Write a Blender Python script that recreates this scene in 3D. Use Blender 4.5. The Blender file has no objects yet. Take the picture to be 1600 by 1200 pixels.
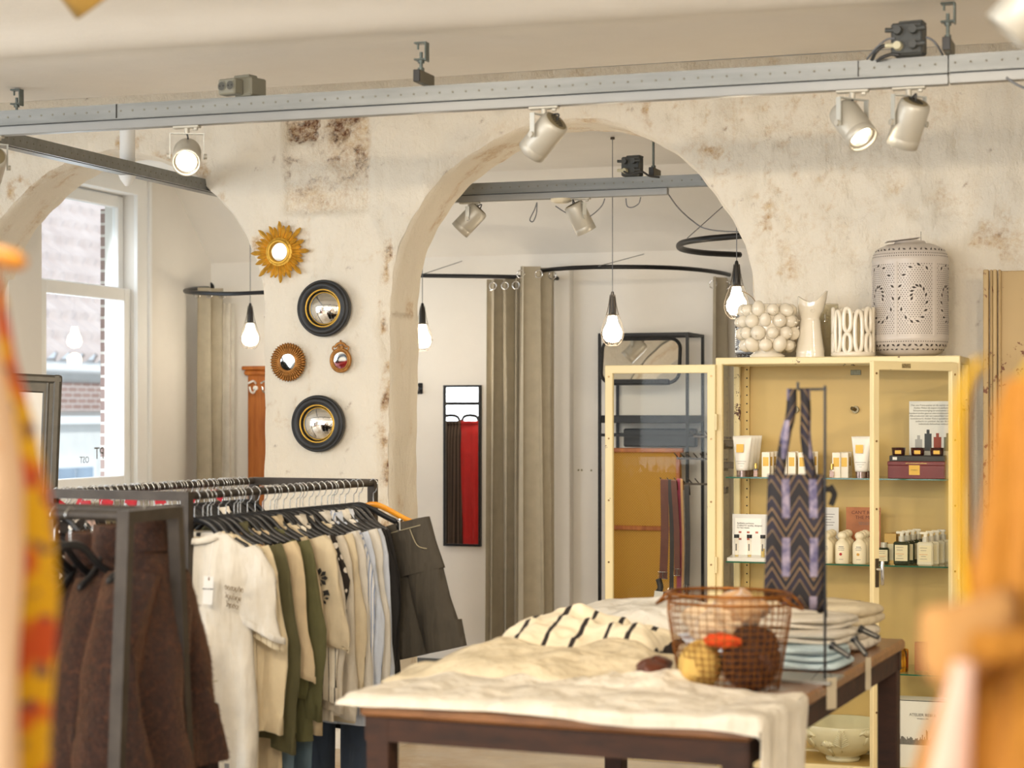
import bpy, math, random
import numpy as np
from mathutils import Vector, Matrix
random.seed(7); rng = np.random.default_rng(7)
PI = math.pi
scn = bpy.context.scene
COL = scn.collection
# ------------------------------------------------------------------ camera
EYE = 1.656; F = 3000.0; YAW = math.atan(.3405)
FW = Vector((-math.sin(YAW), math.cos(YAW), 0)); RT = Vector((math.cos(YAW), math.sin(YAW), 0)); HZ = 643.0
cd = bpy.data.cameras.new('camera'); cam = bpy.data.objects.new('camera', cd); COL.objects.link(cam)
cam.location = (0, 0, EYE); cam.rotation_euler = (PI/2, 0, YAW)
cd.sensor_width = 36; cd.lens = 36*F/1600; cd.shift_y = (HZ-600)/1600
cd.clip_start = .05; cd.clip_end = 200
cd.dof.use_dof = True; cd.dof.focus_distance = 8.7; cd.dof.aperture_fstop = 2.9
scn.camera = cam
scn.view_settings.view_transform = 'Standard'; scn.view_settings.look = 'None'
scn.view_settings.gamma = 1; scn.view_settings.use_curve_mapping = False
scn.view_settings.exposure = 0.0
# ------------------------------------------------------------------ world and big lights
w = bpy.data.worlds.new('world'); scn.world = w; w.use_nodes = True
bg = w.node_tree.nodes['Background']; bg.inputs[0].default_value = (.80, .90, 1, 1); bg.inputs[1].default_value = 1.15
def lamp(kind, name, loc, target, energy, color, **kw):
    l = bpy.data.lights.new(name, kind); l.energy = energy; l.color = color
    for k, v in kw.items(): setattr(l, k, v)
    o = bpy.data.objects.new(name, l); COL.objects.link(o); o.location = loc
    d = Vector(target)-Vector(loc)
    o.rotation_euler = d.to_track_quat('-Z', 'Y').to_euler()
    return o
WARM = (1, .82, .60); DAY = (.86, .93, 1)
lamp('SUN', 'sun', (8, 3, 12), (-4, 10, 0), 2.4, (1, .97, .92), angle=.02)
# daylight through the shop windows of the front room (openings in wall_rear and wall_side)
lamp('AREA', 'rear_window_daylight', (-2.6, -2.7, 1.9), (-2.8, 8, 3.0), 225, DAY, shape='RECTANGLE', size=5.0, size_y=2.2)
lamp('AREA', 'side_window_daylight', (-7.9, 3.2, 1.7), (-2, 5.5, 2.8), 170, DAY, shape='RECTANGLE', size=4.4, size_y=2.0)
lamp('AREA', 'garden_window_daylight', (-6.25, 9.8, 1.7), (-3, 9.9, 1.2), 20, DAY, shape='RECTANGLE', size=.9, size_y=2.0)
# spots added outside the frame to light wall and goods, set like track lamps
for (x, y, tx, ty, tz, e) in [(-1.0, 3.0, -.9, 8.6, 1.2, 115), (.9, 4.2, -1.5, 8.5, 1.0, 60), (.4, 2.6, -1.2, 5.2, .9, 85),
                              (-1.6, 2.2, -2.6, 6.0, .9, 105), (-3.4, 3.0, -3.4, 8.6, 1.6, 90), (-.2, 5.6, -.9, 8.5, .4, 60)]:
    lamp('SPOT', 'added_spot', (x, y, 2.72), (tx, ty, tz), e, WARM, spot_size=1.25, spot_blend=.8, shadow_soft_size=.04)
for (x, y) in ((-3.6, 2.4), (-1.4, 1.6), (-2.4, .2)):  # soft point lamps added out of frame to brighten the ceiling
    lamp('POINT', 'ceiling_fill', (x, y, 2.35), (x, y, 0), 36, (1, .95, .88), shadow_soft_size=.4)
lamp('POINT', 'ceiling_fill', (.9, 3.4, 2.62), (.9, 3.4, 0), 13, (1, .86, .68), shadow_soft_size=.25)  # another added point, lifting the right part of the ceiling
# ------------------------------------------------------------------ helpers: pixels to points
def ray(px, py):
    return FW + RT*((px-800)/F) + Vector((0, 0, (HZ-py)/F))
def PT(px, py, t): return Vector((0, 0, EYE)) + ray(px, py)*t
def PY(px, py, Y): r = ray(px, py); return Vector((0, 0, EYE)) + r*(Y/r.y)
def PX(px, py, X): r = ray(px, py); return Vector((0, 0, EYE)) + r*(X/r.x)
def PZ(px, py, Z): r = ray(px, py); return Vector((0, 0, EYE)) + r*((Z-EYE)/r.z)
def XatY(px, Y): r = ray(px, HZ); return r.x*Y/r.y
# ------------------------------------------------------------------ noise
_perm = rng.random((256, 256, 4)).astype(np.float64)
def vnoise(x, y, k=0):
    xi = np.floor(x).astype(int); yi = np.floor(y).astype(int); fx = x-xi; fy = y-yi
    fx = fx*fx*(3-2*fx); fy = fy*fy*(3-2*fy)
    P = _perm[:, :, k]
    a = P[xi % 256, yi % 256]; b = P[(xi+1) % 256, yi % 256]; c = P[xi % 256, (yi+1) % 256]; d = P[(xi+1) % 256, (yi+1) % 256]
    return (a*(1-fx)+b*fx)*(1-fy)+(c*(1-fx)+d*fx)*fy
def fbm(x, y, o=4, k=0):
    s = 0; a = .5; f = 1
    for i in range(o): s = s+a*vnoise(x*f+i*17.3, y*f+i*9.1, (k+i) % 4); a *= .5; f *= 2.03
    return s/(1-.5**o)
# ------------------------------------------------------------------ mesh builder
class MB:
    def __init__(s): s.v = []; s.f = []; s.m = []; s.sm = []
    def add(s, vs, fs, smooth=True, mi=0):
        b = len(s.v); s.v += [tuple(v) for v in vs]; s.f += [tuple(i+b for i in f) for f in fs]
        s.m += [mi]*len(fs); s.sm += [smooth]*len(fs); return s
    def box(s, c, size, rot=None, mi=0, bev=0.0):
        sx, sy, sz = [q/2+min(.0003, q*.03)*random.random() for q in size]
        if bev > 0:
            b = min(bev, sx*.9, sy*.9, sz*.9); vs = []; fs = []
            for ax in range(3):
                for sg in (-1, 1):
                    o = [0, 0, 0]; u = (ax+1) % 3; w_ = (ax+2) % 3; e = (sx, sy, sz); idx = []
                    for (p, q) in ((-1, -1), (1, -1), (1, 1), (-1, 1)):
                        pt = [0, 0, 0]; pt[ax] = sg*e[ax]; pt[u] = p*(e[u]-b); pt[w_] = q*(e[w_]-b); idx.append(len(vs)); vs.append(pt)
                    fs.append(tuple(idx if sg > 0 else idx[::-1]))
            import itertools
            def find(ax, sg, sgn):
                for i, v in enumerate(vs[(ax*2+(sg > 0))*4:(ax*2+(sg > 0))*4+4]):
                    if all((v[k] > 0) == (sgn[k] > 0) for k in range(3)): return (ax*2+(sg > 0))*4+i
            for ax in range(3):
                u = (ax+1) % 3; w_ = (ax+2) % 3
                for su in (-1, 1):
                    for sw in (-1, 1):
                        q = []
                        for sa in (-1, 1):
                            g = [0, 0, 0]; g[ax] = sa; g[u] = su; g[w_] = sw; q.append((find(u, su, g), find(w_, sw, g)))
                        fc = (q[0][0], q[1][0], q[1][1], q[0][1]); fs.append(fc if su*sw > 0 else fc[::-1])
            for g in itertools.product((-1, 1), repeat=3):
                t = tuple(find(ax, g[ax], g) for ax in range(3)); fs.append(t if g[0]*g[1]*g[2] > 0 else t[::-1])
        else:
            vs = [(-sx, -sy, -sz), (sx, -sy, -sz), (sx, sy, -sz), (-sx, sy, -sz), (-sx, -sy, sz), (sx, -sy, sz), (sx, sy, sz), (-sx, sy, sz)]
            fs = [(3, 2, 1, 0), (4, 5, 6, 7), (0, 1, 5, 4), (1, 2, 6, 5), (2, 3, 7, 6), (3, 0, 4, 7)]
        R = rot if rot is not None else Matrix.Identity(3); c = Vector(c)
        return s.add([R@Vector(v)+c for v in vs], fs, False, mi)
    def bar(s, p0, p1, w_, h, up=(0, 0, 1), mi=0, bev=0.0):
        p0 = Vector(p0); p1 = Vector(p1); d = (p1-p0); L = d.length; d.normalize(); up = Vector(up)
        if abs(d.dot(up)) > .98: up = Vector((1, 0, 0))
        x = d.cross(up).normalized(); z = x.cross(d).normalized()
        R = Matrix((x, d, z)).transposed()
        return s.box((p0+p1)/2, (w_, L, h), R, mi, bev)
    def ring(s, c, x, y, r, n): return [Vector(c)+(Vector(x)*math.cos(2*PI*i/n)+Vector(y)*math.sin(2*PI*i/n))*r for i in range(n)]
    def loft(s, rings, caps=(False, False), mi=0, closed=True, smooth=True):
        n = len(rings[0]); vs = [p for r in rings for p in r]; fs = []
        for i in range(len(rings)-1):
            for j in range(n if closed else n-1):
                a = i*n+j; b = i*n+(j+1) % n; fs.append((a, b, b+n, a+n))
        if caps[0]: fs.append(tuple(range(n))[::-1])
        if caps[1]: fs.append(tuple((len(rings)-1)*n+j for j in range(n)))
        return s.add(vs, fs, smooth, mi)
    def tube(s, pts, r, n=10, caps=True, mi=0, closed=False, squash=1.0):
        pts = [Vector(p) for p in pts]; N = len(pts); rr = r if hasattr(r, '__len__') else [r]*N
        rings = []; pu = None
        for i, p in enumerate(pts):
            if closed: d = pts[(i+1) % N]-pts[i-1]
            else: d = pts[min(i+1, N-1)]-pts[max(i-1, 0)]
            if d.length < 1e-9: d = Vector((0, 0, 1))
            d.normalize()
            if pu is None:
                pu = Vector((0, 0, 1)) if abs(d.z) < .9 else Vector((1, 0, 0))
            x = d.cross(pu).normalized(); y = x.cross(d).normalized(); pu = y
            rings.append([p+x*math.cos(2*PI*j/n)*rr[i]*squash+y*math.sin(2*PI*j/n)*rr[i] for j in range(n)])
        if closed: rings.append(rings[0])
        return s.loft(rings, (caps and not closed, caps and not closed), mi)
    def cyl(s, p0, p1, r0, r1=None, n=24, caps=True, mi=0):
        r1 = r0 if r1 is None else r1; p0 = Vector(p0); p1 = Vector(p1); d = (p1-p0).normalized()
        a = Vector((0, 0, 1)) if abs(d.z) < .9 else Vector((1, 0, 0)); x = d.cross(a).normalized(); y = x.cross(d)
        A = s.ring(p0, x, y, r0, n); B = s.ring(p1, x, y, r1, n)
        s.loft([A, B], (False, False), mi)
        if caps: s.add(A, [tuple(range(n))], False, mi); s.add(B, [tuple(range(n))[::-1]], False, mi)
        return s
    def lathe(s, prof, n=32, c=(0, 0, 0), ax='Z', R=None, mi=0, fn=None):
        c = Vector(c); rings = []
        for (r, h) in prof:
            ring = []
            for j in range(n):
                a = 2*PI*j/n; q = fn(a, r, h) if fn else r
                p = Vector((q*math.cos(a), q*math.sin(a), h))
                if ax == 'Y': p = Vector((p.x, p.z, p.y))
                if R is not None: p = R@p
                ring.append(c+p)
            rings.append(ring)
        return s.loft(rings, (False, False), mi)
    def sphere(s, c, r, n=16, sc=(1, 1, 1), R=None, mi=0, fn=None):
        m = n//2+1; prof = [(max(1e-4, math.sin(PI*i/(m-1))), -math.cos(PI*i/(m-1))) for i in range(m)]
        vs = []; c = Vector(c)
        rings = []
        for (q, h) in prof:
            rg = []
            for j in range(n):
                a = 2*PI*j/n; p = Vector((q*math.cos(a)*sc[0], q*math.sin(a)*sc[1], h*sc[2]))*r
                if fn: p = p*fn(a, h)
                if R is not None: p = R@p
                rg.append(c+p)
            rings.append(rg)
        return s.loft(rings, (False, False), mi)
    def grid(s, fn, nu, nv, mi=0, smooth=True):
        vs = [fn(i/nu, j/nv) for j in range(nv+1) for i in range(nu+1)]
        fs = [(j*(nu+1)+i, j*(nu+1)+i+1, (j+1)*(nu+1)+i+1, (j+1)*(nu+1)+i) for j in range(nv) for i in range(nu)]
        return s.add(vs, fs, smooth, mi)
    def mesh(s, name, mats):
        me = bpy.data.meshes.new(name); me.from_pydata(s.v, [], s.f)
        for m in (mats if isinstance(mats, (list, tuple)) else [mats]): me.materials.append(m)
        me.polygons.foreach_set('material_index', s.m); me.polygons.foreach_set('use_smooth', s.sm); me.update(); return me
def offset(mb, off):
    o = Vector(off); mb.v = [tuple(Vector(v)-o) for v in mb.v]; return mb
def xf(mb, M): mb.v = [tuple(M@Vector(v)) for v in mb.v]; return mb
def catmull(pts, k=6):
    pts = [Vector(p) for p in pts]; out = []
    for i in range(len(pts)-1):
        p0 = pts[max(i-1, 0)]; p1 = pts[i]; p2 = pts[i+1]; p3 = pts[min(i+2, len(pts)-1)]
        for j in range(k):
            t = j/k; out.append(.5*((2*p1)+(p2-p0)*t+(2*p0-5*p1+4*p2-p3)*t*t+(3*p1-p0-3*p2+p3)*t**3))
    out.append(pts[-1]); return out
def thing(name, label, cat, loc=(0, 0, 0), rz=0, group=None):
    o = bpy.data.objects.new(name, None); COL.objects.link(o); o.location = loc; o.rotation_euler = (0, 0, rz); o.empty_display_size = .05
    o['label'] = label; o['category'] = cat
    if group: o['group'] = group
    return o
def tag(o, label, cat, group=None, kind=None):
    o['label'] = label; o['category'] = cat
    if group: o['group'] = group
    if kind: o['kind'] = kind
    return o
def obj(name, mb, mats, parent=None, world=False, loc=None):
    """links mb as one mesh object; world=True: vertices are world points and the parent is unrotated"""
    if world and parent is not None:
        o_ = parent; off = Vector(o_.location)
        if o_.parent: off = off+Vector(o_.parent.location)
        offset(mb, off)
    if loc is not None and world: offset(mb, loc)
    o = bpy.data.objects.new(name, mb.mesh(name, mats)); COL.objects.link(o)
    if parent is not None: o.parent = parent
    if loc is not None: o.location = loc
    return o
def struct(name, mb, mats, parent=None):
    o = obj(name, mb, mats, parent)
    if parent is None: o['kind'] = 'structure'
    return o
def children(o): return [c for c in ALLKIDS(o)]
def ALLKIDS(o): return [c for c in COL.objects if c.parent == o]
def copy_tree(root, loc=None, rz=None, label=None, group=None):
    r = root.copy(); COL.objects.link(r)
    if loc is not None: r.location = loc
    if rz is not None: r.rotation_euler = (0, 0, rz)
    if label: r['label'] = label
    if group: r['group'] = group
    for ch in root.children:
        c = ch.copy(); COL.objects.link(c); c.parent = r
        for g in ch.children:
            d = g.copy(); COL.objects.link(d); d.parent = c
    return r
# ------------------------------------------------------------------ materials
def srgb(r, g, b):
    f = lambda c: (c/255/12.92 if c/255 <= .04045 else ((c/255+.055)/1.055)**2.4)
    return (f(r), f(g), f(b), 1)
class NT:
    def __init__(s, name):
        s.m = bpy.data.materials.new(name); s.m.use_nodes = True; s.t = s.m.node_tree; s.n = s.t.nodes; s.b = s.n['Principled BSDF']; s.l = s.t.links
        s.tc = s.n.new('ShaderNodeTexCoord')
    def new(s, typ, **kw):
        n = s.n.new('ShaderNode'+typ)
        for k, v in kw.items():
            if hasattr(n, k): setattr(n, k, v)
            else: n.inputs[k.replace('_', ' ')].default_value = v
        return n
    def link(s, a, b): s.l.new(a, b)
    def noise(s, scale, detail=4, rough=.55, vec=None, stretch=None):
        n = s.new('TexNoise'); n.inputs['Scale'].default_value = scale; n.inputs['Detail'].default_value = detail; n.inputs['Roughness'].default_value = rough
        v = vec if vec is not None else s.tc.outputs['Object']
        if stretch: mp = s.new('Mapping'); mp.inputs['Scale'].default_value = stretch; s.link(v, mp.inputs['Vector']); v = mp.outputs[0]
        s.link(v, n.inputs['Vector']); return n.outputs['Fac']
    def ramp(s, fac, stops):
        r = s.new('ValToRGB'); e = r.color_ramp.elements
        while len(e) < len(stops): e.new(.5)
        for el, (p, c) in zip(e, stops): el.position = p; el.color = c
        s.link(fac, r.inputs[0]); return r.outputs[0]
    def mix(s, fac, a, b, blend='MIX'):
        m = s.new('Mix', data_type='RGBA', blend_type=blend)
        for so, v in ((m.inputs[0], fac), (m.inputs[6], a), (m.inputs[7], b)):
            if hasattr(v, 'default_value') or hasattr(v, 'links'): s.link(v, so)
            else: so.default_value = v
        return m.outputs[2]
    def bump(s, h, strength, dist=.01, prev=None):
        b = s.new('Bump'); b.inputs['Strength'].default_value = strength; b.inputs['Distance'].default_value = dist; s.link(h, b.inputs['Height'])
        if prev: s.link(prev, b.inputs['Normal'])
        s.link(b.outputs[0], s.b.inputs['Normal']); return b.outputs[0]
    def base(s, c):
        if hasattr(c, 'links'): s.link(c, s.b.inputs['Base Color'])
        else: s.b.inputs['Base Color'].default_value = c
    def set(s, **kw):
        for k, v in kw.items(): s.b.inputs[k.replace('_', ' ')].default_value = v
        return s
_mc = {}
def mat(name, col, rough=.6, metal=0, var=.12, vscale=6, bump=0, bscale=80, coat=0, sheen=0, emit=None, estr=0, trans=0, alpha=1, spec=None, stretch=None):
    if name in _mc: return _mc[name]
    t = NT(name); t.set(Roughness=rough, Metallic=metal)
    if var: 
        d = tuple(c*(1-var) for c in col[:3])+(1,); u = tuple(min(1, c*(1+var*.6)) for c in col[:3])+(1,)
        t.base(t.ramp(t.noise(vscale, 5, stretch=stretch), [(.3, d), (.7, u)]))
    else: t.base(col)
    if bump: t.bump(t.noise(bscale, 4, stretch=stretch), bump, .004)
    if coat: t.set(Coat_Weight=coat, Coat_Roughness=.08)
    if sheen: t.set(Sheen_Weight=sheen, Sheen_Roughness=.5)
    if emit is not None: t.set(Emission_Color=emit, Emission_Strength=estr)
    if trans: t.set(Transmission_Weight=trans, IOR=1.45)
    _mc[name] = t.m; return t.m
def fabric(name, c, rib=0, sheen=.0, rough=.9, wr=.5, wscale=9):
    if name in _mc: return _mc[name]
    t = NT(name); t.set(Roughness=rough, Sheen_Weight=sheen)
    d = tuple(q*.86 for q in c[:3])+(1,)
    t.base(t.ramp(t.noise(14, 5), [(.3, d), (.7, c)]))
    n1 = t.bump(t.noise(wscale, 3, .5, stretch=(1, 1, .35)), min(1, wr*1.3), .06)
    t.bump(t.noise(500 if not rib else 120, 2, stretch=(1, 1, .2) if rib else None), .25, .002, n1)
    _mc[name] = t.m; return t.m
def stripes(name, c1, c2, period, width, axis=0, wr=.4):
    if name in _mc: return _mc[name]
    t = NT(name); t.set(Roughness=.9)
    sx = t.new('SeparateXYZ'); t.link(t.tc.outputs['Object'], sx.inputs[0])
    m = t.new('Math', operation='FRACT'); d = t.new('Math', operation='DIVIDE'); d.inputs[1].default_value = period
    t.link(sx.outputs[axis], d.inputs[0]); t.link(d.outputs[0], m.inputs[0])
    c = t.new('Math', operation='LESS_THAN'); c.inputs[1].default_value = width; t.link(m.outputs[0], c.inputs[0])
    t.base(t.mix(c.outputs[0], c1, c2)); t.bump(t.noise(9, 3), wr, .03)
    _mc[name] = t.m; return t.m
def glass(name, tint=(1, 1, 1, 1), refl=1.0):
    if name in _mc: return _mc[name]
    t = NT(name); t.n.remove(t.b)
    out = t.n['Material Output']; g = t.new('BsdfGlossy'); g.inputs['Roughness'].default_value = .02; tr = t.new('BsdfTransparent'); tr.inputs[0].default_value = tint
    f = t.new('Fresnel'); f.inputs[0].default_value = 1.45; mx = t.new('MixShader'); ge = t.new('NewGeometry'); iv = t.new('Math', operation='SUBTRACT'); iv.inputs[0].default_value = 1; t.link(ge.outputs['Backfacing'], iv.inputs[1]); iv.inputs[0].default_value = refl; mu = t.new('Math', operation='MULTIPLY'); t.link(f.outputs[0], mu.inputs[0]); t.link(iv.outputs[0], mu.inputs[1]); t.link(mu.outputs[0], mx.inputs[0]); t.link(tr.outputs[0], mx.inputs[1]); t.link(g.outputs[0], mx.inputs[2]); t.link(mx.outputs[0], out.inputs[0])
    _mc[name] = t.m; return t.m
def painted_metal(name, c, rust, amount=.62, rough=.45):
    if name in _mc: return _mc[name]
    t = NT(name); t.set(Roughness=rough)
    n = t.noise(38, 6, .7); n2 = t.noise(5, 2); k = t.new('Math', operation='MULTIPLY'); t.link(n, k.inputs[0]); t.link(n2, k.inputs[1])
    f = t.ramp(k.outputs[0], [(amount*.62, (0, 0, 0, 1)), (amount*.62+.012, (1, 1, 1, 1))])
    c2 = t.ramp(t.noise(3, 3), [(.3, tuple(q*.9 for q in c[:3])+(1,)), (.7, c)])
    t.base(t.mix(f, c2, rust)); t.bump(f, -.3, .002); _mc[name] = t.m; return t.m
def wood(name, c1, c2, rough=.45, stretch=(1.2, 14, 14), coat=0):
    if name in _mc: return _mc[name]
    t = NT(name); t.set(Roughness=rough, Coat_Weight=coat)
    n = t.noise(3, 7, .6, stretch=stretch); t.base(t.ramp(n, [(.3, c1), (.7, c2)])); t.bump(n, .2, .004); _mc[name] = t.m; return t.m
MIRROR = mat('mirror_silver', (.93, .94, .94, 1), rough=.015, metal=1, var=0)
BLACKM = mat('black_powder_metal', (.012, .012, .013, 1), rough=.42, metal=.4, var=.2)
STEEL = mat('raw_steel', (.062, .050, .040, 1), rough=.48, metal=.5, var=.3, vscale=12, bump=.1)
GALV = mat('galvanised_steel', (.25, .255, .245, 1), rough=.40, metal=.55, var=.16, vscale=9, stretch=(.3, 3, 3))
ALU = mat('grey_track', (.28, .28, .27, 1), rough=.38, metal=.5, var=.05)
CHROME = mat('chrome', (.75, .75, .75, 1), rough=.14, metal=1, var=0)
SPOTM = mat('champagne_lamp_housing', (.50, .47, .40, 1), rough=.42, metal=.3, var=.04)
DARKHOLE = mat('dark_hole', (.02, .018, .015, 1), rough=.9, var=0)
BLKPL = mat('black_plastic', (.014, .014, .015, 1), rough=.35, var=.1)
WHITEP = mat('white_card', (.80, .79, .76, 1), rough=.6, var=.03)
INK = mat('black_ink', (.02, .02, .02, 1), rough=.6, var=0)
GREYINK = mat('grey_ink', (.16, .15, .14, 1), rough=.6, var=0)
BULB = mat('lit_bulb', (1, .9, .75, 1), emit=(1, .86, .64, 1), estr=26, var=0)
LENS = mat('lit_lens', (1, .9, .75, 1), emit=(1, .88, .68, 1), estr=30, var=0)
GOLDF = mat('gold_foil', (.62, .42, .12, 1), rough=.25, metal=1, var=.1)
def text_mesh(body, size, mats, M, name='lettering', parent=None, extrude=.0005, align='CENTER', space=1.0):
    cu = bpy.data.curves.new('t', 'FONT'); cu.body = body; cu.size = size; cu.extrude = extrude; cu.align_x = align; cu.align_y = 'CENTER'; cu.space_line = space
    cu.resolution_u = 2
    to = bpy.data.objects.new('t', cu); COL.objects.link(to); bpy.context.view_layer.update()
    me = bpy.data.meshes.new_from_object(to.evaluated_get(bpy.context.evaluated_depsgraph_get())); bpy.data.objects.remove(to); bpy.data.curves.remove(cu)
    me.name = name; me.materials.clear(); me.materials.append(mats); me.transform(M)
    o = bpy.data.objects.new(name, me); COL.objects.link(o)
    if parent: o.parent = parent
    return o
def facing(yaw=0, loc=(0, 0, 0), mirror=False):
    """text plane facing -Y (towards the camera side), turned by yaw"""
    return Matrix.Translation(loc)@Matrix.Rotation(yaw, 4, 'Z')@Matrix.Rotation(PI/2, 4, 'X')@(Matrix.Scale(-1, 4, (1, 0, 0)) if mirror else Matrix.Identity(4))
# ================================================================== STRUCTURE
def plaster(name, c, bumpk=.25, attr=False):
    t = NT(name); t.set(Roughness=.82)
    n = t.noise(2.2, 5, .6); base = t.ramp(n, [(.3, tuple(q*.94 for q in c[:3])+(1,)), (.7, c)])
    if attr:
        a = t.new('VertexColor') if False else t.new('Attribute'); a.attribute_name = 'wear'
        s = t.new('SeparateColor'); t.link(a.outputs['Color'], s.inputs[0])
        tan = t.ramp(t.noise(24, 5, .7), [(.3, srgb(176, 132, 84)), (.7, srgb(222, 196, 150))])
        def frac(so, sc, k):
            n_ = t.noise(sc, 6, .75); a_ = t.new('Math', operation='SUBTRACT'); a_.inputs[1].default_value = .5; t.link(n_, a_.inputs[0])
            b_ = t.new('Math', operation='MULTIPLY_ADD'); b_.inputs[1].default_value = k; t.link(a_.outputs[0], b_.inputs[0]); t.link(so, b_.inputs[2])
            c_ = t.new('Math', operation='MULTIPLY'); c_.use_clamp = True; t.link(b_.outputs[0], c_.inputs[0])
            d_ = t.new('Math', operation='MULTIPLY'); d_.inputs[1].default_value = 2.2; d_.use_clamp = True; t.link(so, d_.inputs[0]); t.link(d_.outputs[0], c_.inputs[1]); return c_.outputs[0]
        f_st = frac(s.outputs[0], 55, 2.4); f_br = frac(s.outputs[1], 42, 3.6)
        base = t.mix(f_st, base, tan)
        br = t.ramp(t.noise(30, 5, .7), [(.34, srgb(46, 34, 24)), (.46, srgb(122, 82, 56)), (.56, srgb(176, 150, 118)), (.7, srgb(206, 190, 164))])
        base = t.mix(f_br, base, br)
        n0 = t.bump(t.noise(6, 7, .68, stretch=(1, 1, .6)), .6, .05)
        n0 = t.bump(t.noise(19, 5, .6, stretch=(1.6, 1, .5)), .4, .015, n0)
        t.bump(t.noise(70, 5, .6), .4, .005, n0)
    else:
        n0 = t.bump(t.noise(5, 4, .5), bumpk, .02); t.bump(t.noise(90, 3), .15, .002, n0)
    t.base(base); return t.m
M_WALL = plaster('old_wall_plaster', srgb(243, 234, 217), attr=True)
M_CEIL = plaster('ceiling_plaster', srgb(240, 235, 226), .18)
M_BACK = plaster('smooth_white_wall', srgb(238, 235, 229), .08)
M_WHITE = mat('white_gloss_paint', srgb(240, 241, 240), rough=.35, var=.02)
YW = 8.65; YB = 9.02; ARCH = [(-5.115, .86, .475), (-2.682, .903, .479)]   # centre x, radius, springline above the eye
ARCH = [(c, r, EYE+s) for c, r, s in ARCH]
def jit(k, a): return .006*math.sin(a*7+k)+.006*math.sin(a*17+k*3)+.004*math.sin(a*41+k)
def wall_mesh(Y, step, front):
    x0, x1, z0, z1 = -8.0, 2.2, 0.0, 3.9
    nx = int((x1-x0)/step); nz = int((z1-z0)/step)
    X, Z = np.meshgrid(np.linspace(x0, x1, nx+1), np.linspace(z0, z1, nz+1))
    inside = np.zeros_like(X, bool); NX = X.copy(); NZ = Z.copy()
    for k, (c, r, s) in enumerate(ARCH):
        dx = X-c; dz = np.maximum(Z-s, 0); d = np.hypot(dx, dz); ang = np.arctan2(dz, dx)
        J = .005*np.sin(ang*5+k)+.003*np.sin(ang*13+k*3)+.002*np.sin(ang*41+k)
        low = Z < s; J = np.where(low, .004*np.sin(Z*5+k)+.002*np.sin(Z*31), J)
        R = r+J; ins = d < R; inside |= ins
        sc = R/np.maximum(d, 1e-6)
        NX = np.where(ins, np.where(low, c+np.sign(dx)*R, c+dx*sc), NX); NZ = np.where(ins & ~low, s+dz*sc, NZ)
    keep = ~(inside[:-1, :-1] & inside[1:, :-1] & inside[:-1, 1:] & inside[1:, 1:])
    D = np.zeros_like(X); ST = np.zeros_like(X); BR = np.zeros_like(X)
    if front:
        f1 = fbm(NX*1.7, NZ*1.7, 4); f2 = fbm(NX*9, NZ*5, 4, 1); f3 = fbm(NX*28, NZ*22, 3, 2)
        D = .040*(f1-.5)+.026*(f2-.5)+.008*(f3-.5)+.010*np.clip((1-np.abs(2*fbm(NX*4+3, NZ*3, 4, 3)-1)-.90)*10, 0, 1)
        ridge = 1-np.abs(2*fbm(NX*3.1+5, NZ*2.3, 4, 2)-1); crack = np.clip((ridge-.965)/.03, 0, 1)
        ST = np.maximum(ST, crack*.35*np.clip((f1-.42)*6, 0, 1))
        def box(xa, xb, za, zb, s=.03):
            jx = .035*(fbm(NZ*7+xa, NX*0+xb, 3)-.5); xa, xb = xa+jx, xb+jx*.8
            return np.clip((NX-xa)/s, 0, 1)*np.clip((xb-NX)/s, 0, 1)*np.clip((NZ-za)/s, 0, 1)*np.clip((zb-NZ)/s, 0, 1)
        # bare masonry strip high on the pier between the arches
        m = box(-4.15, -3.67, 2.62+.12*0, 3.2); wob = fbm(NX*4, NZ*4, 3, 3)
        m = m*np.clip((NZ-2.40-.30*wob)*14, 0, 1)
        cell = fbm(NX*11, NZ*13, 2, 1); stone = np.abs(cell-.5)*2
        D -= m*(.022+.05*np.clip(.25-stone, 0, 1)); 
        pit = np.clip((fbm(NX*16+3, NZ*20, 3, 2)-.56)*12, 0, 1)*np.clip((NZ-2.55)*1.6, .15, 1)
        BR = np.maximum(BR, m*pit*.95); ST = np.maximum(ST, m*.38*fbm(NX*7, NZ*7, 3)*1.6)
        topb = box(-4.15, -3.72, 2.98, 3.2)*np.clip((fbm(NX*13, NZ*7+2, 3, 1)-.43)*9, 0, 1); BR = np.maximum(BR, topb*.9); D -= topb*.03
        # crumbling seam to the right of the mirrors, down to the floor
        xs = -3.60+.02*np.sin(NZ*11)+.03*(fbm(NZ*6, NZ*0+2, 3)-.5)
        sw = .018+.06*np.clip(1.55-NZ, 0, 1)**.7*(NZ > .0)
        se = np.exp(-((NX-xs)/sw)**2)*np.clip((2.75-NZ)*6, 0, 1); q = fbm(NX*20, NZ*16, 3, 3)
        ST = np.maximum(ST, se*np.clip((q-.42)*5, 0, 1)*.75); BR = np.maximum(BR, se*np.clip((q-.60)*10, 0, 1)*.7); D -= se*(.010+.03*(q-.4))
        # flaking patch round and right of the main arch
        big = np.exp(-(((NX+1.62)/.55)**2+((NZ-2.92)/.62)**2)); p2 = fbm(NX*5, NZ*5, 5, 1)
        fl = np.clip((p2-.50)*9, 0, 1)*np.clip(big*1.6, 0, 1); D -= fl*.012; 
        edge = np.exp(-((p2-.505)/.018)**2)*np.clip(big*1.5, 0, 1); ST = np.maximum(ST, edge*.32)
        sp = np.clip((fbm(NX*24, NZ*24, 3, 2)-.62)*10, 0, 1)*np.clip(big*1.4, 0, 1); ST = np.maximum(ST, sp*.38); D -= sp*.010
        c, r, s_ = ARCH[1]; dr = np.hypot(NX-c, np.maximum(NZ-s_, 0))-r
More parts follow.
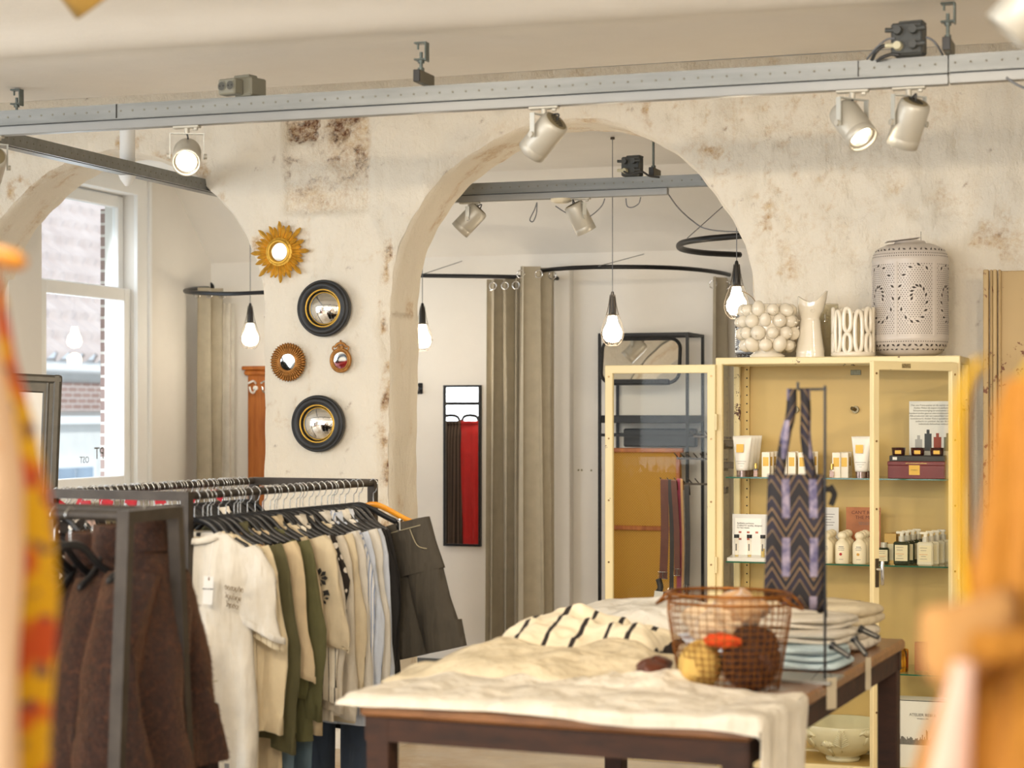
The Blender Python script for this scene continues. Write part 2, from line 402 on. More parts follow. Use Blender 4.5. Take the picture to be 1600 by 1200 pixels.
        rim = np.exp(-((dr-.12)/.10)**2)*np.clip((NX-c+.5)*3, .12, 1)*(NZ > s_-.2); ST = np.maximum(ST, rim*np.clip((fbm(NX*14, NZ*14, 4, 3)-.50)*6, 0, 1)*.7)
        D += .02*np.exp(-(dr/.05)**2)*0
        # patches on the right part of the wall
        for (a, b, sx_, sz_, am) in [(-1.05, 2.62, .22, .10, .8), (-.75, 2.42, .22, .16, .9), (-.95, 2.95, .12, .3, .5), (-1.25, 2.35, .3, .1, .4)]:
            g = np.exp(-(((NX-a)/sx_)**2+((NZ-b)/sz_)**2)); z = np.clip((fbm(NX*15, NZ*15, 4, 0)-.47)*6, 0, 1)*g; ST = np.maximum(ST, z*am*.6); D -= z*.014
        rr = np.clip((NX+1.6)*2, 0, 1); st2 = 1-np.abs(2*fbm(NX*6+9, NZ*1.6, 4, 1)-1); D += rr*.008*np.clip((st2-.93)*14, 0, 1)
        # arch edge of the left opening
        c, r, s_ = ARCH[0]; dr = np.hypot(NX-c, np.maximum(NZ-s_, 0))-r
        rim = np.exp(-((dr-.04)/.05)**2)*(NZ > s_+.3); ST = np.maximum(ST, rim*np.clip((fbm(NX*14, NZ*14, 4, 3)-.50)*6, 0, 1)*.7)
        spk = np.clip((fbm(NX*23+NZ*7, NZ*25-NX*9, 3, 1)-.79)*14, 0, 1); BR = np.maximum(BR, spk*.5)
        D = np.where(inside, 0, D)
        soft = np.zeros_like(D)
        for (c, r, s_) in ARCH:
            dr = np.hypot(NX-c, np.maximum(NZ-s_, 0))-r; D = np.where((dr > -.1) & (dr < .05), D*np.clip(dr/.05, 0, 1), D)
            soft += np.where((dr < .06) & (dr > -.05), .020*(1-np.clip(dr/.06, 0, 1))**2, 0)
        D = D-soft*1.0
    Yv = Y-D if front else np.full_like(X, Y)
    idx = np.arange(X.size).reshape(X.shape)
    a = idx[:-1, :-1][keep]; b = idx[:-1, 1:][keep]; c_ = idx[1:, 1:][keep]; d_ = idx[1:, :-1][keep]
    fc = np.stack([a, b, c_, d_], 1) if front else np.stack([d_, c_, b, a], 1)
    return np.stack([NX.ravel(), Yv.ravel(), NZ.ravel()], 1), fc, ST.ravel(), BR.ravel()
V1, F1, S1, B1 = wall_mesh(YW, .0185, True)
V2, F2, S2, B2 = wall_mesh(YB, .08, False)
# intrados strips
strips_v = []; strips_f = []; off = len(V1)+len(V2)
for k, (c, r, s) in enumerate(ARCH):
    path = [(math.pi, z) for z in np.linspace(0, s, 60)]
    path = [('L', z) for z in np.linspace(0, s, 70)]+[('A', a) for a in np.linspace(math.pi, 0, 140)]+[('R', z) for z in np.linspace(s, 0, 70)]
    n = 9
    for (kd, q) in path:
        for j in range(n+1):
            v = j/n; Y = YW+.020*(j == 0)+(YB-YW)*v
            def rad(a): 
                rr = r+.005*math.sin(a*5+k)+.003*math.sin(a*13+k*3)+.002*math.sin(a*41+k)
                return rr if j == 0 else rr-.012+.02*(float(fbm(np.array(a*3.+v*2), np.array(v*5.), 3))-.5)
            def jam(z):
                rr = r+.004*math.sin(z*5+k)+.002*math.sin(z*31)
                return rr if j == 0 else rr-.010+.016*(float(fbm(np.array(z*3.), np.array(v*5.), 3))-.5)
            if kd == 'L': strips_v.append((c-jam(q), Y, q))
            elif kd == 'R': strips_v.append((c+jam(q), Y, q))
            else: strips_v.append((c+rad(q)*math.cos(q), Y, s+rad(q)*math.sin(q)))
    m = len(path)
    base = off
    for i in range(m-1):
        for j in range(n): a = base+i*(n+1)+j; strips_f.append((a, a+n+1, a+n+2, a+1))
    off += m*(n+1)
allv = np.concatenate([V1, V2, np.array(strips_v)]); allf = [tuple(f) for f in F1]+[tuple(f+len(V1)) for f in F2]+strips_f
me = bpy.data.meshes.new('wall_back'); me.from_pydata(allv.tolist(), [], [tuple(int(q) for q in f) for f in allf])
me.polygons.foreach_set('use_smooth', [True]*len(me.polygons)); me.materials.append(M_WALL)
att = me.color_attributes.new('wear', 'FLOAT_COLOR', 'POINT'); cols = np.zeros((len(allv), 4), np.float32); cols[:, 3] = 1
cols[:len(V1), 0] = np.clip(S1, 0, 1); cols[:len(V1), 1] = np.clip(B1, 0, 1)
nst = len(strips_v); sv = np.array(strips_v); q = fbm(sv[:, 2]*5+sv[:, 0]*5, sv[:, 1]*14, 4, 2); cols[-nst:, 0] = np.clip((q-.56)*7, 0, 1)*.45
att.data.foreach_set('color', cols.ravel()); me.update()
o = bpy.data.objects.new('wall_back', me); COL.objects.link(o); o['kind'] = 'structure'
# ceilings
mb = MB()
def cz(u, v):
    X = -8+10.2*u; Y = -3+10.3*v
    z = 3.018-.045*math.exp(-((Y-6.2-.03*X)/.22)**2)+.012*(float(fbm(np.array(X*.8+20), np.array(Y*.8+20), 3))-.5)
    return (X, Y, z)
mb.grid(cz, 40, 150)
prof = [(7.3, 3.018), (7.34, 3.03), (7.37, 3.06), (7.38, 3.12), (7.38, 3.9), (8.7, 3.9)]
mb.add([(x, y, z) for (y, z) in prof for x in (-8, 2.2)], [(2*i+1, 2*i, 2*i+2, 2*i+3) for i in range(len(prof)-1)], True)
mb.box((-2.9, 2.1, 4.1), (10.4, 10.4, .2)); struct('ceiling', mb, M_CEIL)
XL = -5.934; YF = 11.3
mb = MB(); zc = 3.085; zs = EYE+.964
mb.add([(XL-.3, YB-.02, zc), (2.2, YB-.02, zc), (2.2, 10.79, zc), (XL-.3, 10.79, zc), (2.2, YF+.01, zs), (XL-.3, YF+.01, zs)], [(3, 2, 1, 0), (5, 4, 2, 3)], False)
mb.box((-2, 10.2, 3.35), (8.6, 2.7, .1)); struct('ceiling.001', mb, M_BACK)
# floor
t = NT('concrete_floor'); t.set(Roughness=.5); n = t.noise(1.3, 7, .62)
t.base(t.mix(t.ramp(t.noise(7, 5, .7), [(.45, (0, 0, 0, 1)), (.7, (1, 1, 1, 1))]), t.ramp(n, [(.35, srgb(186, 160, 124)), (.6, srgb(222, 208, 186))]), srgb(210, 198, 180))); t.bump(t.noise(30, 5), .15, .004)
struct('floor', MB().box((-2.4, 4.4, -.05), (11.4, 15, .1)), t.m)
# outer walls (front room); big shop windows stand open towards the daylight behind the camera
def wall_with_hole(name, a, b, z1, holes, thick, m):
    a = Vector(a); b = Vector(b); L = (b-a).length; d = (b-a)/L; n = Vector((-d.y, d.x, 0)); mb = MB()
    R = Matrix((d, n, Vector((0, 0, 1)))).transposed()
    def blk(u0, u1, w0, w1):
        if u1-u0 > .001 and w1-w0 > .001: mb.box(a+d*(u0+u1)/2+Vector((0, 0, (w0+w1)/2)), (u1-u0, thick, w1-w0), R)
    u = 0
    for (h0, h1, k0, k1) in holes: blk(u, h0, 0, z1); blk(h0, h1, 0, k0); blk(h0, h1, k1, z1); u = h1
    blk(u, L, 0, z1); return struct(name, mb, m)
wall_with_hole('wall_rear', (-8, -3, 0), (2.2, -3, 0), 3.9, [(1.6, 4.9, .5, 2.8), (5.1, 8.0, .5, 2.8)], .1, M_CEIL)
wall_with_hole('wall_side', (-8.05, -3, 0), (-8.05, 8.7, 0), 3.9, [(3.8, 8.3, .7, 2.7)], .1, M_CEIL)
wall_with_hole('wall_right', (2.25, -3, 0), (2.25, 11.4, 0), 3.9, [], .1, M_CEIL)
# back room
struct('wall_far', MB().box(((XL+2.2)/2, YF+.05, 1.7), (2.2-XL+.3, .1, 3.4)), M_BACK)
struct('baseboard_far', MB().box(((XL+2.2)/2, YF-.01, .05), (2.2-XL-.02, .02, .10)), mat('grey_skirting', srgb(92, 94, 92), var=.06))
W0, W1, WZ0, WZ1 = 9.29, 10.30, 1.18, 2.97
wall_with_hole('wall_left', (XL-.1, YB-.05, 0), (XL-.1, YF+.1, 0), 3.4, [(W0-YB+.05, W1-YB+.05, WZ0, WZ1)], .2, M_BACK)
# window 1: white sash window with a casing
win = bpy.data.objects.new('window_1', None); COL.objects.link(win); win.location = (XL, (W0+W1)/2, WZ0); win['kind'] = 'structure'
mb = MB()
mb.box((XL+.012, W1+.075, (WZ0+WZ1)/2-.05), (.03, .15, WZ1-WZ0+.3), bev=.004); mb.box((XL+.025, W1+.135, (WZ0+WZ1)/2-.05), (.04, .03, WZ1-WZ0+.3), bev=.006)
mb.box((XL+.012, (W0+W1)/2, WZ1+.05), (.03, W1-W0+.3, .10), bev=.004)
mb.box((XL+.04, (W0+W1)/2, WZ0-.03), (.14, W1-W0+.3, .045), bev=.008)
obj('casing', mb, M_WHITE, win, True)
def sash(y0, y1, z0, z1, x, wst, wtop, wbot):
    mb = MB(); mb.box((x, y0+wst/2, (z0+z1)/2), (.045, wst, z1-z0), bev=.005); mb.box((x, y1-wst/2, (z0+z1)/2), (.045, wst, z1-z0), bev=.005)
    mb.box((x, (y0+y1)/2, z1-wtop/2), (.045, y1-y0-2*wst, wtop), bev=.005); mb.box((x, (y0+y1)/2, z0+wbot/2), (.045, y1-y0-2*wst, wbot), bev=.005)
    s = obj('sash', mb, M_WHITE, win, True); g = MB().box((x, (y0+y1)/2, (z0+z1)/2), (.004, y1-y0-2*wst+.01, z1-z0-wtop-wbot+.01))
    p = MB(); offset(g, win.location); go = obj('pane', g, glass('window_glass', (.97, .99, 1, 1)), s); return go
sash(W0+.005, W1-.005, 2.335, WZ1-.01, XL-.09, .06, .07, .075); sash(W0+.005, W1-.005, WZ0+.01, 2.40, XL-.04, .075, .075, .08)
# mirrored shop lettering on the lower pane
def win_text(body, px, py, size):
    p = PX(px, py, XL-.03); M = Matrix.Translation(p-Vector(win.location))@Matrix.Rotation(PI/2, 4, 'Z')@Matrix.Rotation(PI/2, 4, 'X')@Matrix.Scale(-1, 4, (1, 0, 0))
    text_mesh(body, size, GREYINK, M, parent=win)
win_text('PT', 155, 709, .10); win_text('OST', 132, 719, .055)
# ------------------------------------------------------------------ across the street
t = NT('pale_roof_tiles'); t.set(Roughness=.7); t.base(t.ramp(t.noise(2.5, 5), [(.3, srgb(196, 182, 178)), (.7, srgb(214, 202, 198))])); M_TILE = t.m
def brick(name, c1, c2, mortar, axis):
    t = NT(name); b = t.new('TexBrick'); b.inputs['Scale'].default_value = 1; b.inputs['Brick Width'].default_value = .215; b.inputs['Row Height'].default_value = .072; b.inputs['Mortar Size'].default_value = .009
    b.inputs['Color1'].default_value = c1; b.inputs['Color2'].default_value = c2; b.inputs['Mortar'].default_value = mortar
    s = t.new('SeparateXYZ'); cmb = t.new('CombineXYZ'); t.link(t.tc.outputs['Object'], s.inputs[0]); t.link(s.outputs[axis], cmb.inputs[0]); t.link(s.outputs[2], cmb.inputs[1]); t.link(cmb.outputs[0], b.inputs[0])
    t.base(b.outputs[0]); t.set(Roughness=.9); return t.m
neigh = thing('neighbour_house', 'white rendered house with a pantiled roof seen across the street through the sash window', 'house', (-13, 18, -3.0))
def rf(u, v):
    Y = 13.5+13*u; L = 6.0*v; cyc = (Y/.30) % 1; wv = .045*math.sin(2*PI*cyc)+.02*math.sin(4*PI*cyc+.6)
    ph = (L/.38+.16*math.sin(2*PI*cyc)) % 1; st = .085*(1-ph)
    return (-12.75-L*.68-(wv+st)*-.73, Y, 2.30+L*.73+(wv+st)*.68)
obj('tiled_roof', MB().grid(rf, 340, 190), M_TILE, neigh, True)
obj('facade', MB().box((-13.2, 20, -.4), (.3, 14, 5.2)), mat('white_render', srgb(226, 226, 222), var=.05), neigh, True)
obj('gutter', MB().bar((-12.9, 13.5, 2.22), (-12.9, 26.5, 2.22), .2, .17, bev=.03).bar((-13.0, 13.5, 1.55), (-13.0, 26.5, 1.55), .12, .10), M_WHITE, neigh, True)
obj('brick_band', MB().bar((-13.02, 13.5, 1.84), (-13.02, 26.5, 1.84), .1, .36), brick('facade_brick', srgb(150, 118, 108), srgb(170, 140, 130), srgb(200, 190, 184), 1), neigh, True)
for (ya, yb, za, zb) in [(18.75, 19.75, -.15, 1.05), (20.6, 21.6, -.15, 1.05), (16.8, 17.8, -.15, 1.05)]:
    wd = obj('window', MB().box((-13.02, (ya+yb)/2, (za+zb)/2), (.06, yb-ya, zb-za)), M_WHITE, neigh, True)
    g = MB()
    for i in range(2):
        for j in range(2): g.box((-12.98, ya+.08+(yb-ya-.16)*(i+.5)/2, za+.08+(zb-za-.16)*(j+.5)/2), (.02, (yb-ya-.24)/2, (zb-za-.24)/2))
    offset(g, neigh.location); obj('pane', g, mat('street_glass', srgb(150, 170, 190), rough=.1, var=.3, vscale=1), wd)
obj('shop_front', MB().box((-13.0, 19, -1.6), (.1, 5, 1.5)), mat('blue_grey_front', srgb(96, 116, 130), var=.2, vscale=2), neigh, True)
pier = MB().box((XL-.236, 10.445, 1.45), (.06, .17, 2.9))
tag(obj('brick_pier', pier, brick('reveal_brick', srgb(150, 126, 122), srgb(168, 146, 140), srgb(224, 218, 212), 1)), 'narrow brick pier outside the right edge of the sash window', 'pier')
struct('ground', MB().box((-20, 15, -3.2), (26, 40, .2)), mat('street_paving', srgb(170, 165, 160)))
# ------------------------------------------------------------------ old painted door on the right
M_DOOR = painted_metal('peeling_cream_door_paint', srgb(186, 158, 110), srgb(112, 66, 36), .50, .6)
door = bpy.data.objects.new('door_1', None); COL.objects.link(door); door.location = (-.4, 8.5, 0); door['kind'] = 'structure'
DY = 8.42
p = PY(1537, 422, DY); xl = p.x; zt = p.z
mb = MB()
for (dx, ww, dy) in [(0.0, .022, 0), (.026, .012, .018), (.040, .016, .006), (.060, .012, .022)]: mb.box((xl+dx+ww/2, DY+.03+dy-.03, zt/2), (ww, .05, zt), bev=.003)
mb.box((xl+.16, DY+.03, zt/2), (.20, .035, zt-.01), bev=.004)
mb.box((xl+.65, DY+.03, zt-.07), (1.0, .035, .13), bev=.004); mb.box((xl+.65, DY+.03, 1.0), (1.0, .035, .14), bev=.004); mb.box((xl+.65, DY+.03, .12), (1.0, .035, .22), bev=.004)
obj('frame', mb, M_DOOR, door, True)
obj('panel', MB().box((xl+.65, DY+.045, zt/2), (1.0, .012, zt-.05)), M_DOOR, door, True)
# ================================================================== CEILING RAILS AND LAMPS
YR = 6.47; ZR = EYE+1.173; RH = .058
def perforated(name, p0, p1, label, track=True, thick=.042, first=.03, group=None):
    """galvanised C channel with punched holes; a grey lighting track hangs under it"""
    p0 = Vector(p0); p1 = Vector(p1); d = (p1-p0); L = d.length; d.normalize(); n = Vector((d.y, -d.x, 0)); up = Vector((0, 0, 1))
    r = thing(name, label, 'rail', p0, 0, group)
    mb = MB(); t = .003
    a = p0; b = p1
    for s in (-1, 1): mb.bar(a+n*s*(thick/2)-up*RH/2, b+n*s*(thick/2)-up*RH/2, t, RH)
    mb.bar(a-up*t/2, b-up*t/2, thick, t); mb.bar(a+n*(thick/2+.005)-up*(RH-.001), b+n*(thick/2+.005)-up*(RH-.001), .012, t)
    mb.bar(a-up*(RH-.001)-n*.008, b-up*(RH-.001)-n*.008, thick-.02, t)
    obj('channel', mb, GALV, r, True)
    mb = MB(); k = int(L/.05)
    for i in range(k):
        c = a+d*(first+i*.05)+n*(thick/2+t/2+.0004)-up*RH*.47
        mb.cyl(c, c+n*.0008, .0042, n=8)
        c2 = a+d*(first+.02+i*.05)+n*(thick/2+t/2+.0004)-up*(RH-.003); mb.bar(c2, c2+d*.016, .001, .003)
    obj('holes', mb, HOLEM, r, True)['kind'] = 'stuff'
    if track:
        mb = MB(); mb.bar(a-up*(RH+.019)-n*.002, b-up*(RH+.019)-n*.002, .036, .034, bev=.002); mb.bar(a-up*(RH+.020)+n*.0165, b-up*(RH+.020)+n*.0165, .002, .020)
        obj('lighting_track', mb, ALU, r, True)
    return r
HOLEM = mat('punched_hole', srgb(120, 116, 104), rough=.9, var=0)
main = perforated('ceiling_rail', (-7.0, YR, ZR), (-.68, YR, ZR), 'long galvanised perforated rail with grey light track crossing the whole room')
mb = MB(); 
for px in (182, 1341): q = PY(px, 300, YR-.023); obj('joint', MB().box((q.x, YR-.0245, ZR-RH/2), (.003, .003, RH)), DARKHOLE, main, True)
rr2 = perforated('ceiling_rail', (-.675, YR, ZR+.002), (.6, YR-.02, ZR+.002), 'short bright end piece of rail continuing right of the joint', first=.02)
cross = perforated('ceiling_rail', (-4.62, YR+.06, ZR-.002), (-4.62, 9.75, ZR-.002), 'perforated rail running back through the left arch towards the window', track=False, thick=.075)
for c in cross.children: 
    if c.name.startswith('holes'): pass
YR2 = 9.30
q0 = PY(560, 300, YR2); q1 = PY(1240, 300, YR2)
back = perforated('ceiling_rail', (-3.9, YR2, ZR), (-1.2, YR2, ZR), 'galvanised rail seen through the main arch in the fitting room')
for c in list(back.children):
    if c.name.startswith('lighting_track'): bpy.data.objects.remove(c)
xe = XatY(1044, YR2); mb = MB(); mb.bar((-3.9, YR2, ZR-RH-.019), (xe, YR2, ZR-RH-.019), .036, .034, bev=.002); obj('lighting_track', mb, ALU, back, True)
# hangers: threaded rod with a beam clamp
CLAMP = mat('zinc_clamp', srgb(104, 112, 108), rough=.4, metal=.5, var=.3, vscale=40)
def rod(px, Y, ztop, label, zbot=ZR, block=True):
    x = XatY(px, Y); r = thing('rail_hanger', label, 'hanger', (x, Y, zbot), 0)
    H = ztop-zbot
    obj('threaded_rod', MB().cyl((0, 0, 0), (0, 0, H-.035), .006, n=10).cyl((0, 0, H-.075), (0, 0, H-.062), .012, n=6).cyl((0, 0, .045*block), (0, 0, .045*block+.012), .012, n=6), CLAMP, r)
    mb = MB(); mb.box((.022, 0, H-.035), (.006, .034, .07), bev=.002); mb.box((0, 0, H-.062), (.045, .034, .006), bev=.002); mb.box((0, 0, H-.003), (.045, .034, .006), bev=.002); mb.cyl((-.012, 0, H-.025), (-.012, 0, H-.003), .004, n=8)
    obj('beam_clamp', mb, CLAMP, r)
    if block:
        mb = MB(); mb.box((0, .03, .0225), (.026, .14, .043), bev=.002); obj('strut', mb, mat('olive_strut', srgb(104, 98, 82), rough=.6, var=.15), r)
        obj('end_cap', MB().box((0, -.043, .0225), (.026, .006, .043), bev=.002), BLKPL, r)
rod(658, 6.40, 3.012-.035, 'zinc rod and beam clamp holding the long rail above the pier')
rod(1481, 6.40, 3.012-.02, 'zinc rod and clamp right of the plugged socket block')
rod(26, 6.98, 3.012, 'zinc rod and clamp at the far left over the crossing rail', block=False)
rod(1021, YR2+.02, 3.084, 'thin rod holding the fitting room rail beside the cabled socket block')
# socket blocks
OLIVE = mat('olive_grey_plastic', srgb(122, 119, 104), rough=.5, var=.05)
def schuko(mb, c, n, r=.019):
    c = Vector(c); n = Vector(n); 
    mb.cyl(c, c+n*.002, r, n=24, mi=0); mb.cyl(c+n*.0015, c+n*.003, r*.86, n=24, mi=1)
    x = n.cross(Vector((0, 0, 1))).normalized()
    for s in (-1, 1): mb.cyl(c+x*s*.0085+n*.002, c+x*s*.0085+n*.0038, .003, n=8, mi=2)
# plain double socket, left
x = XatY(368, 6.44); r = thing('socket_block', 'olive grey double socket block with empty outlets on top of the long rail', 'socket', (x, 6.46, ZR+.002), -.25)
obj('body', MB().box((-.005, -.035, .032), (.082, .05, .058), bev=.005).box((.03, .035, .035), (.085, .09, .07), bev=.006).box((.02, .02, .074), (.075, .05, .012), bev=.003), OLIVE, r)
mb = MB(); schuko(mb, (-.025, -.061, .034), (0, -1, 0)); schuko(mb, (.016, -.061, .034), (0, -1, 0)); obj('outlet', mb, [OLIVE, mat('socket_well', srgb(70, 68, 60), var=0), DARKHOLE], r)
CABLE = mat('dark_rubber_cable', (.035, .035, .035, 1), rough=.5, var=.1); GCABLE = mat('grey_cable', srgb(110, 112, 116), rough=.5, var=.05)
def quad_block(px, Y, lab, sc=1.0, z=ZR+.002):
    x = XatY(px, Y); r = thing('socket_block', lab, 'socket', (x, Y, z), -.1)
    D = mat('dark_grey_plastic', srgb(66, 68, 66), rough=.5, var=.05)
    obj('body', MB().box((0, 0, .055*sc), (.105*sc, .07*sc, .105*sc), bev=.006).box((.01, .01, .11*sc), (.08*sc, .06*sc, .01), bev=.003), D, r)
    mb = MB()
    for i in (-1, 1):
        for j in (0, 1): schuko(mb, (i*.026*sc, -.036*sc, (.030+.05*j)*sc), (0, -1, 0), .021*sc)
    obj('outlet', mb, [D, mat('socket_well', srgb(70, 68, 60), var=0), DARKHOLE], r)
    for (i, j, m_) in [(-1, 1, D), (1, 1, D), (-1, 0, mat('ivory_plug', srgb(196, 190, 160), rough=.4, var=0)), (1, 0, D)]:
        s_ = 1 if i > 0 else -1
        obj('plug', MB().cyl((i*.026*sc, -.036*sc, (.030+.05*j)*sc), (i*.026*sc, -.062*sc, (.030+.05*j)*sc), .016*sc, .013*sc, n=16).cyl((i*.026*sc, -.052*sc, (.030+.05*j)*sc), ((i*.026+s_*.04)*sc, -.052*sc, (.033+.05*j)*sc), .008*sc, n=10), m_, r)
    return r, x
qb, qx = quad_block(1420, 6.44, 'dark grey four way socket block full of plugs on the rail')
def cable(lab, pts, rad=.004, m=CABLE, name='cable', k=8, group=None):
    pts = [Vector(p) for p in pts]; o = obj(name, MB().tube(catmull(pts, k), rad, 8), m, None, True, loc=pts[0]); tag(o, lab, 'cable', group); return o
def py(px, y, Y=6.40): return PY(px, y, Y)
cable('thin grey cable arching left from the upper plug of the full socket block', [py(1398, 60), py(1385, 62), py(1370, 74), py(1355, 92, 6.46)], .0035, GCABLE)
cable('thick black cable bending left from the full socket block', [py(1398, 70), py(1380, 72), py(1368, 82), py(1362, 95, 6.46)], .0065)
cable('black cable leaving the full socket block low on the left', [py(1405, 86), py(1392, 85), py(1378, 90), py(1370, 96, 6.46)], .006)
cable('thin grey cable drooping right from the full socket block', [py(1447, 58), py(1456, 62), py(1465, 72), py(1473, 86, 6.46)], .0035, GCABLE)
cable('pair of grey cables hanging under the rail at the right edge of the room', [py(1572, 121), py(1582, 128), py(1600, 137), py(1625, 140)], .004, GCABLE)
# ------------------------------------------------------------------ spot lamps
def make_spot(px, ptop, Y, aim, label, lit=False, power=60, drop=.07, z=None, r=.053, L=.150, cam_aim=True):
    """aim in camera axes (right, up, forward)"""
    a = (RT*aim[0]+Vector((0, 0, 1))*aim[1]+FW*aim[2]).normalized()
    top = PY(px, ptop, Y); ztop = ZR-RH-.036 if z is None else z; top.z = ztop
    yaw = math.atan2(a.x, -a.y)      # local -Y turned onto the aim's heading
    pitch = math.asin(-a.z)
    root = thing('spotlight', label, 'spotlight', top, yaw)
    tw = Matrix.Rotation(-yaw, 3, 'Z')
    xr = tw@Vector((1, 0, 0))
    mb = MB(); mb.bar(-xr*.055+Vector((0, 0, -.004)), xr*.055+Vector((0, 0, -.004)), .028, .010, bev=.003); mb.cyl(xr*.0, Vector((0, 0, -.03)), .010, n=14); mb.bar(xr*.03+Vector((0, 0, -.012)), xr*.045+Vector((0, 0, -.012)), .012, .012, bev=.002)
    obj('track_adapter', mb, SPOTM, root)
    hw = r+.010; zb = -.030; zp = -.030-drop
    mb = MB(); mb.box((0, 0, zb), (2*hw+.004, .020, .003)); 
    for s in (-1, 1): mb.box((s*hw, 0, (zb+zp)/2-.004), (.003, .020, zb-zp+.012))
    obj('bracket', mb, mat('light_grey_bracket', srgb(196, 196, 188), rough=.35, metal=.2, var=.03), root)
    for s in (-1, 1): obj('knob', MB().cyl((s*hw, 0, zp), (s*(hw+.012), 0, zp), .010, n=18), SPOTM, root)
    ax = Vector((0, -math.cos(pitch), -math.sin(pitch))); piv = Vector((0, 0, zp))
    R = Matrix((Vector((1, 0, 0)), ax.cross(Vector((1, 0, 0))), ax)).transposed()   # local z = aim
    if R.determinant() < 0: R = Matrix((Vector((1, 0, 0)), Vector((1, 0, 0)).cross(ax)*-1, ax)).transposed()
    f = L*.52; b = -L*.48
    mb = MB(); mb.lathe([(r*.80, b-.004), (r*.93, b), (r*.97, b+.01), (r, b+.02), (r, f-.032), (r*.992, f-.031), (r*.992, f-.029), (r, f-.028), (r, f), (r*.95, f+.001), (r*.90, f-.003), (r*.88, f-.012)], 40, piv, R=R)
    obj('housing', mb, SPOTM, root)
    mb = MB(); mb.lathe([(.0005, b-.006), (r*.72, b-.006), (r*.80, b-.004), (r*.86, b-.001)], 40, piv, R=R)
    for i in range(-3, 4): w_ = math.sqrt(max(1e-6, (r*.6)**2-(i*.009)**2)); mb.box(piv+R@Vector((0, i*.009, b-.0065)), (w_*1.3, .003, .002), R, mi=1)
    obj('rear_cap', mb, [mat('taupe_cap', srgb(128, 116, 88), rough=.5, var=.05), DARKHOLE], root)
    mb = MB(); mb.lathe([(r*.88, f-.012), (r*.80, f-.016), (r*.78, f-.010), (r*.72, f-.013), (r*.60, f-.030)], 40, piv, R=R); obj('reflector_ring', mb, mat('reflector', (.7, .66, .58, 1), rough=.25, metal=.8, var=0), root)
    mb = MB(); mb.lathe([(r*.60, f-.028), (.0005, f-.026)], 32, piv, R=R); obj('lens', mb, LENS if lit else mat('unlit_lens', (.5, .48, .42, 1), rough=.2, var=0), root)
    e = piv+R@Vector((0, 0, b-.006))
    pts = [Vector((0, 0, -.028)), Vector((.004, .01, -.045)), (e+Vector((0, .025, .030)))*.5+Vector((0, .0, -.02)), e+R@Vector((0, .01, -.02)), e]
    obj('cable', MB().tube(catmull(pts, 6), .0032, 8), CABLE, root)
    if lit or power:
        l = bpy.data.lights.new('spot_beam', 'SPOT'); l.energy = power; l.color = WARM; l.spot_size = 1.1; l.spot_blend = .6; l.shadow_soft_size = .03
        lo = bpy.data.objects.new('spot_beam', l); COL.objects.link(lo); lo.parent = root; lo.location = piv+R@Vector((0, 0, f-.004)); lo.rotation_euler = (-ax).to_track_quat('Z', 'Y').to_euler()
    return root
make_spot(292, 200, YR, (.12, -.42, -.88), 'lit spot lamp left of the bare masonry strip, shining at the viewer', True, 14, drop=.085)
make_spot(850, 170, YR, (-.55, -.62, .50), 'grey spot lamp in front of the top of the main arch, rear cap showing', False, 60, drop=.075)
make_spot(1332, 135, YR, (.36, -.72, -.55), 'lit spot lamp under the full socket block, left one of two close together', True, 14, drop=.085)
make_spot(1420, 133, YR, (-.20, -.86, .46), 'grey spot lamp nearest the room corner, bright lower rim and cap towards the viewer', False, 45, drop=.09)
make_spot(-14, 210, YR, (-.35, -.45, .75), 'spot lamp cut by the left picture edge under the long rail', False, 60, drop=.09)
make_spot(734, 320, YR2, (-.66, -.68, .12), 'fitting room spot lamp tilted down left, just inside the arch', False, 34, drop=.06)
make_spot(906, 318, YR2, (.42, -.82, .15), 'fitting room spot lamp beside the hanging pendant cord, tilted down right', False, 34, drop=.07)
sd = thing('smoke_detector', 'round cream detector puck under the fitting room rail', 'detector', (XatY(877, YR2), YR2, ZR-RH-.036)); obj('case', MB().lathe([(.0005, -.022), (.03, -.022), (.052, -.014), (.055, -.004), (.055, 0), (.0005, 0)], 32), mat('ivory_plastic', srgb(236, 226, 200), rough=.4, var=0), sd)
# white cylinder lamp behind the crossing rail
r = thing('downlight', 'white cylinder lamp with a pointed shade hanging in front of the sash window', 'lamp', (-4.70, 7.9, ZR-.12))
q = PY(199, 262, 8.0); r.location = (q.x, 8.0, q.z+.02)
obj('mount', MB().cyl((0, 0, .0), (0, 0, .16), .036, n=24), M_WHITE, r); obj('shade', MB().lathe([(.036, 0), (.044, -.004), (.044, -.05), (.034, -.075), (.012, -.105), (.0005, -.108)], 28), M_WHITE, r)
obj('stem', MB().box((.05, 0, .17), (.09, .03, .02)), M_WHITE, r)
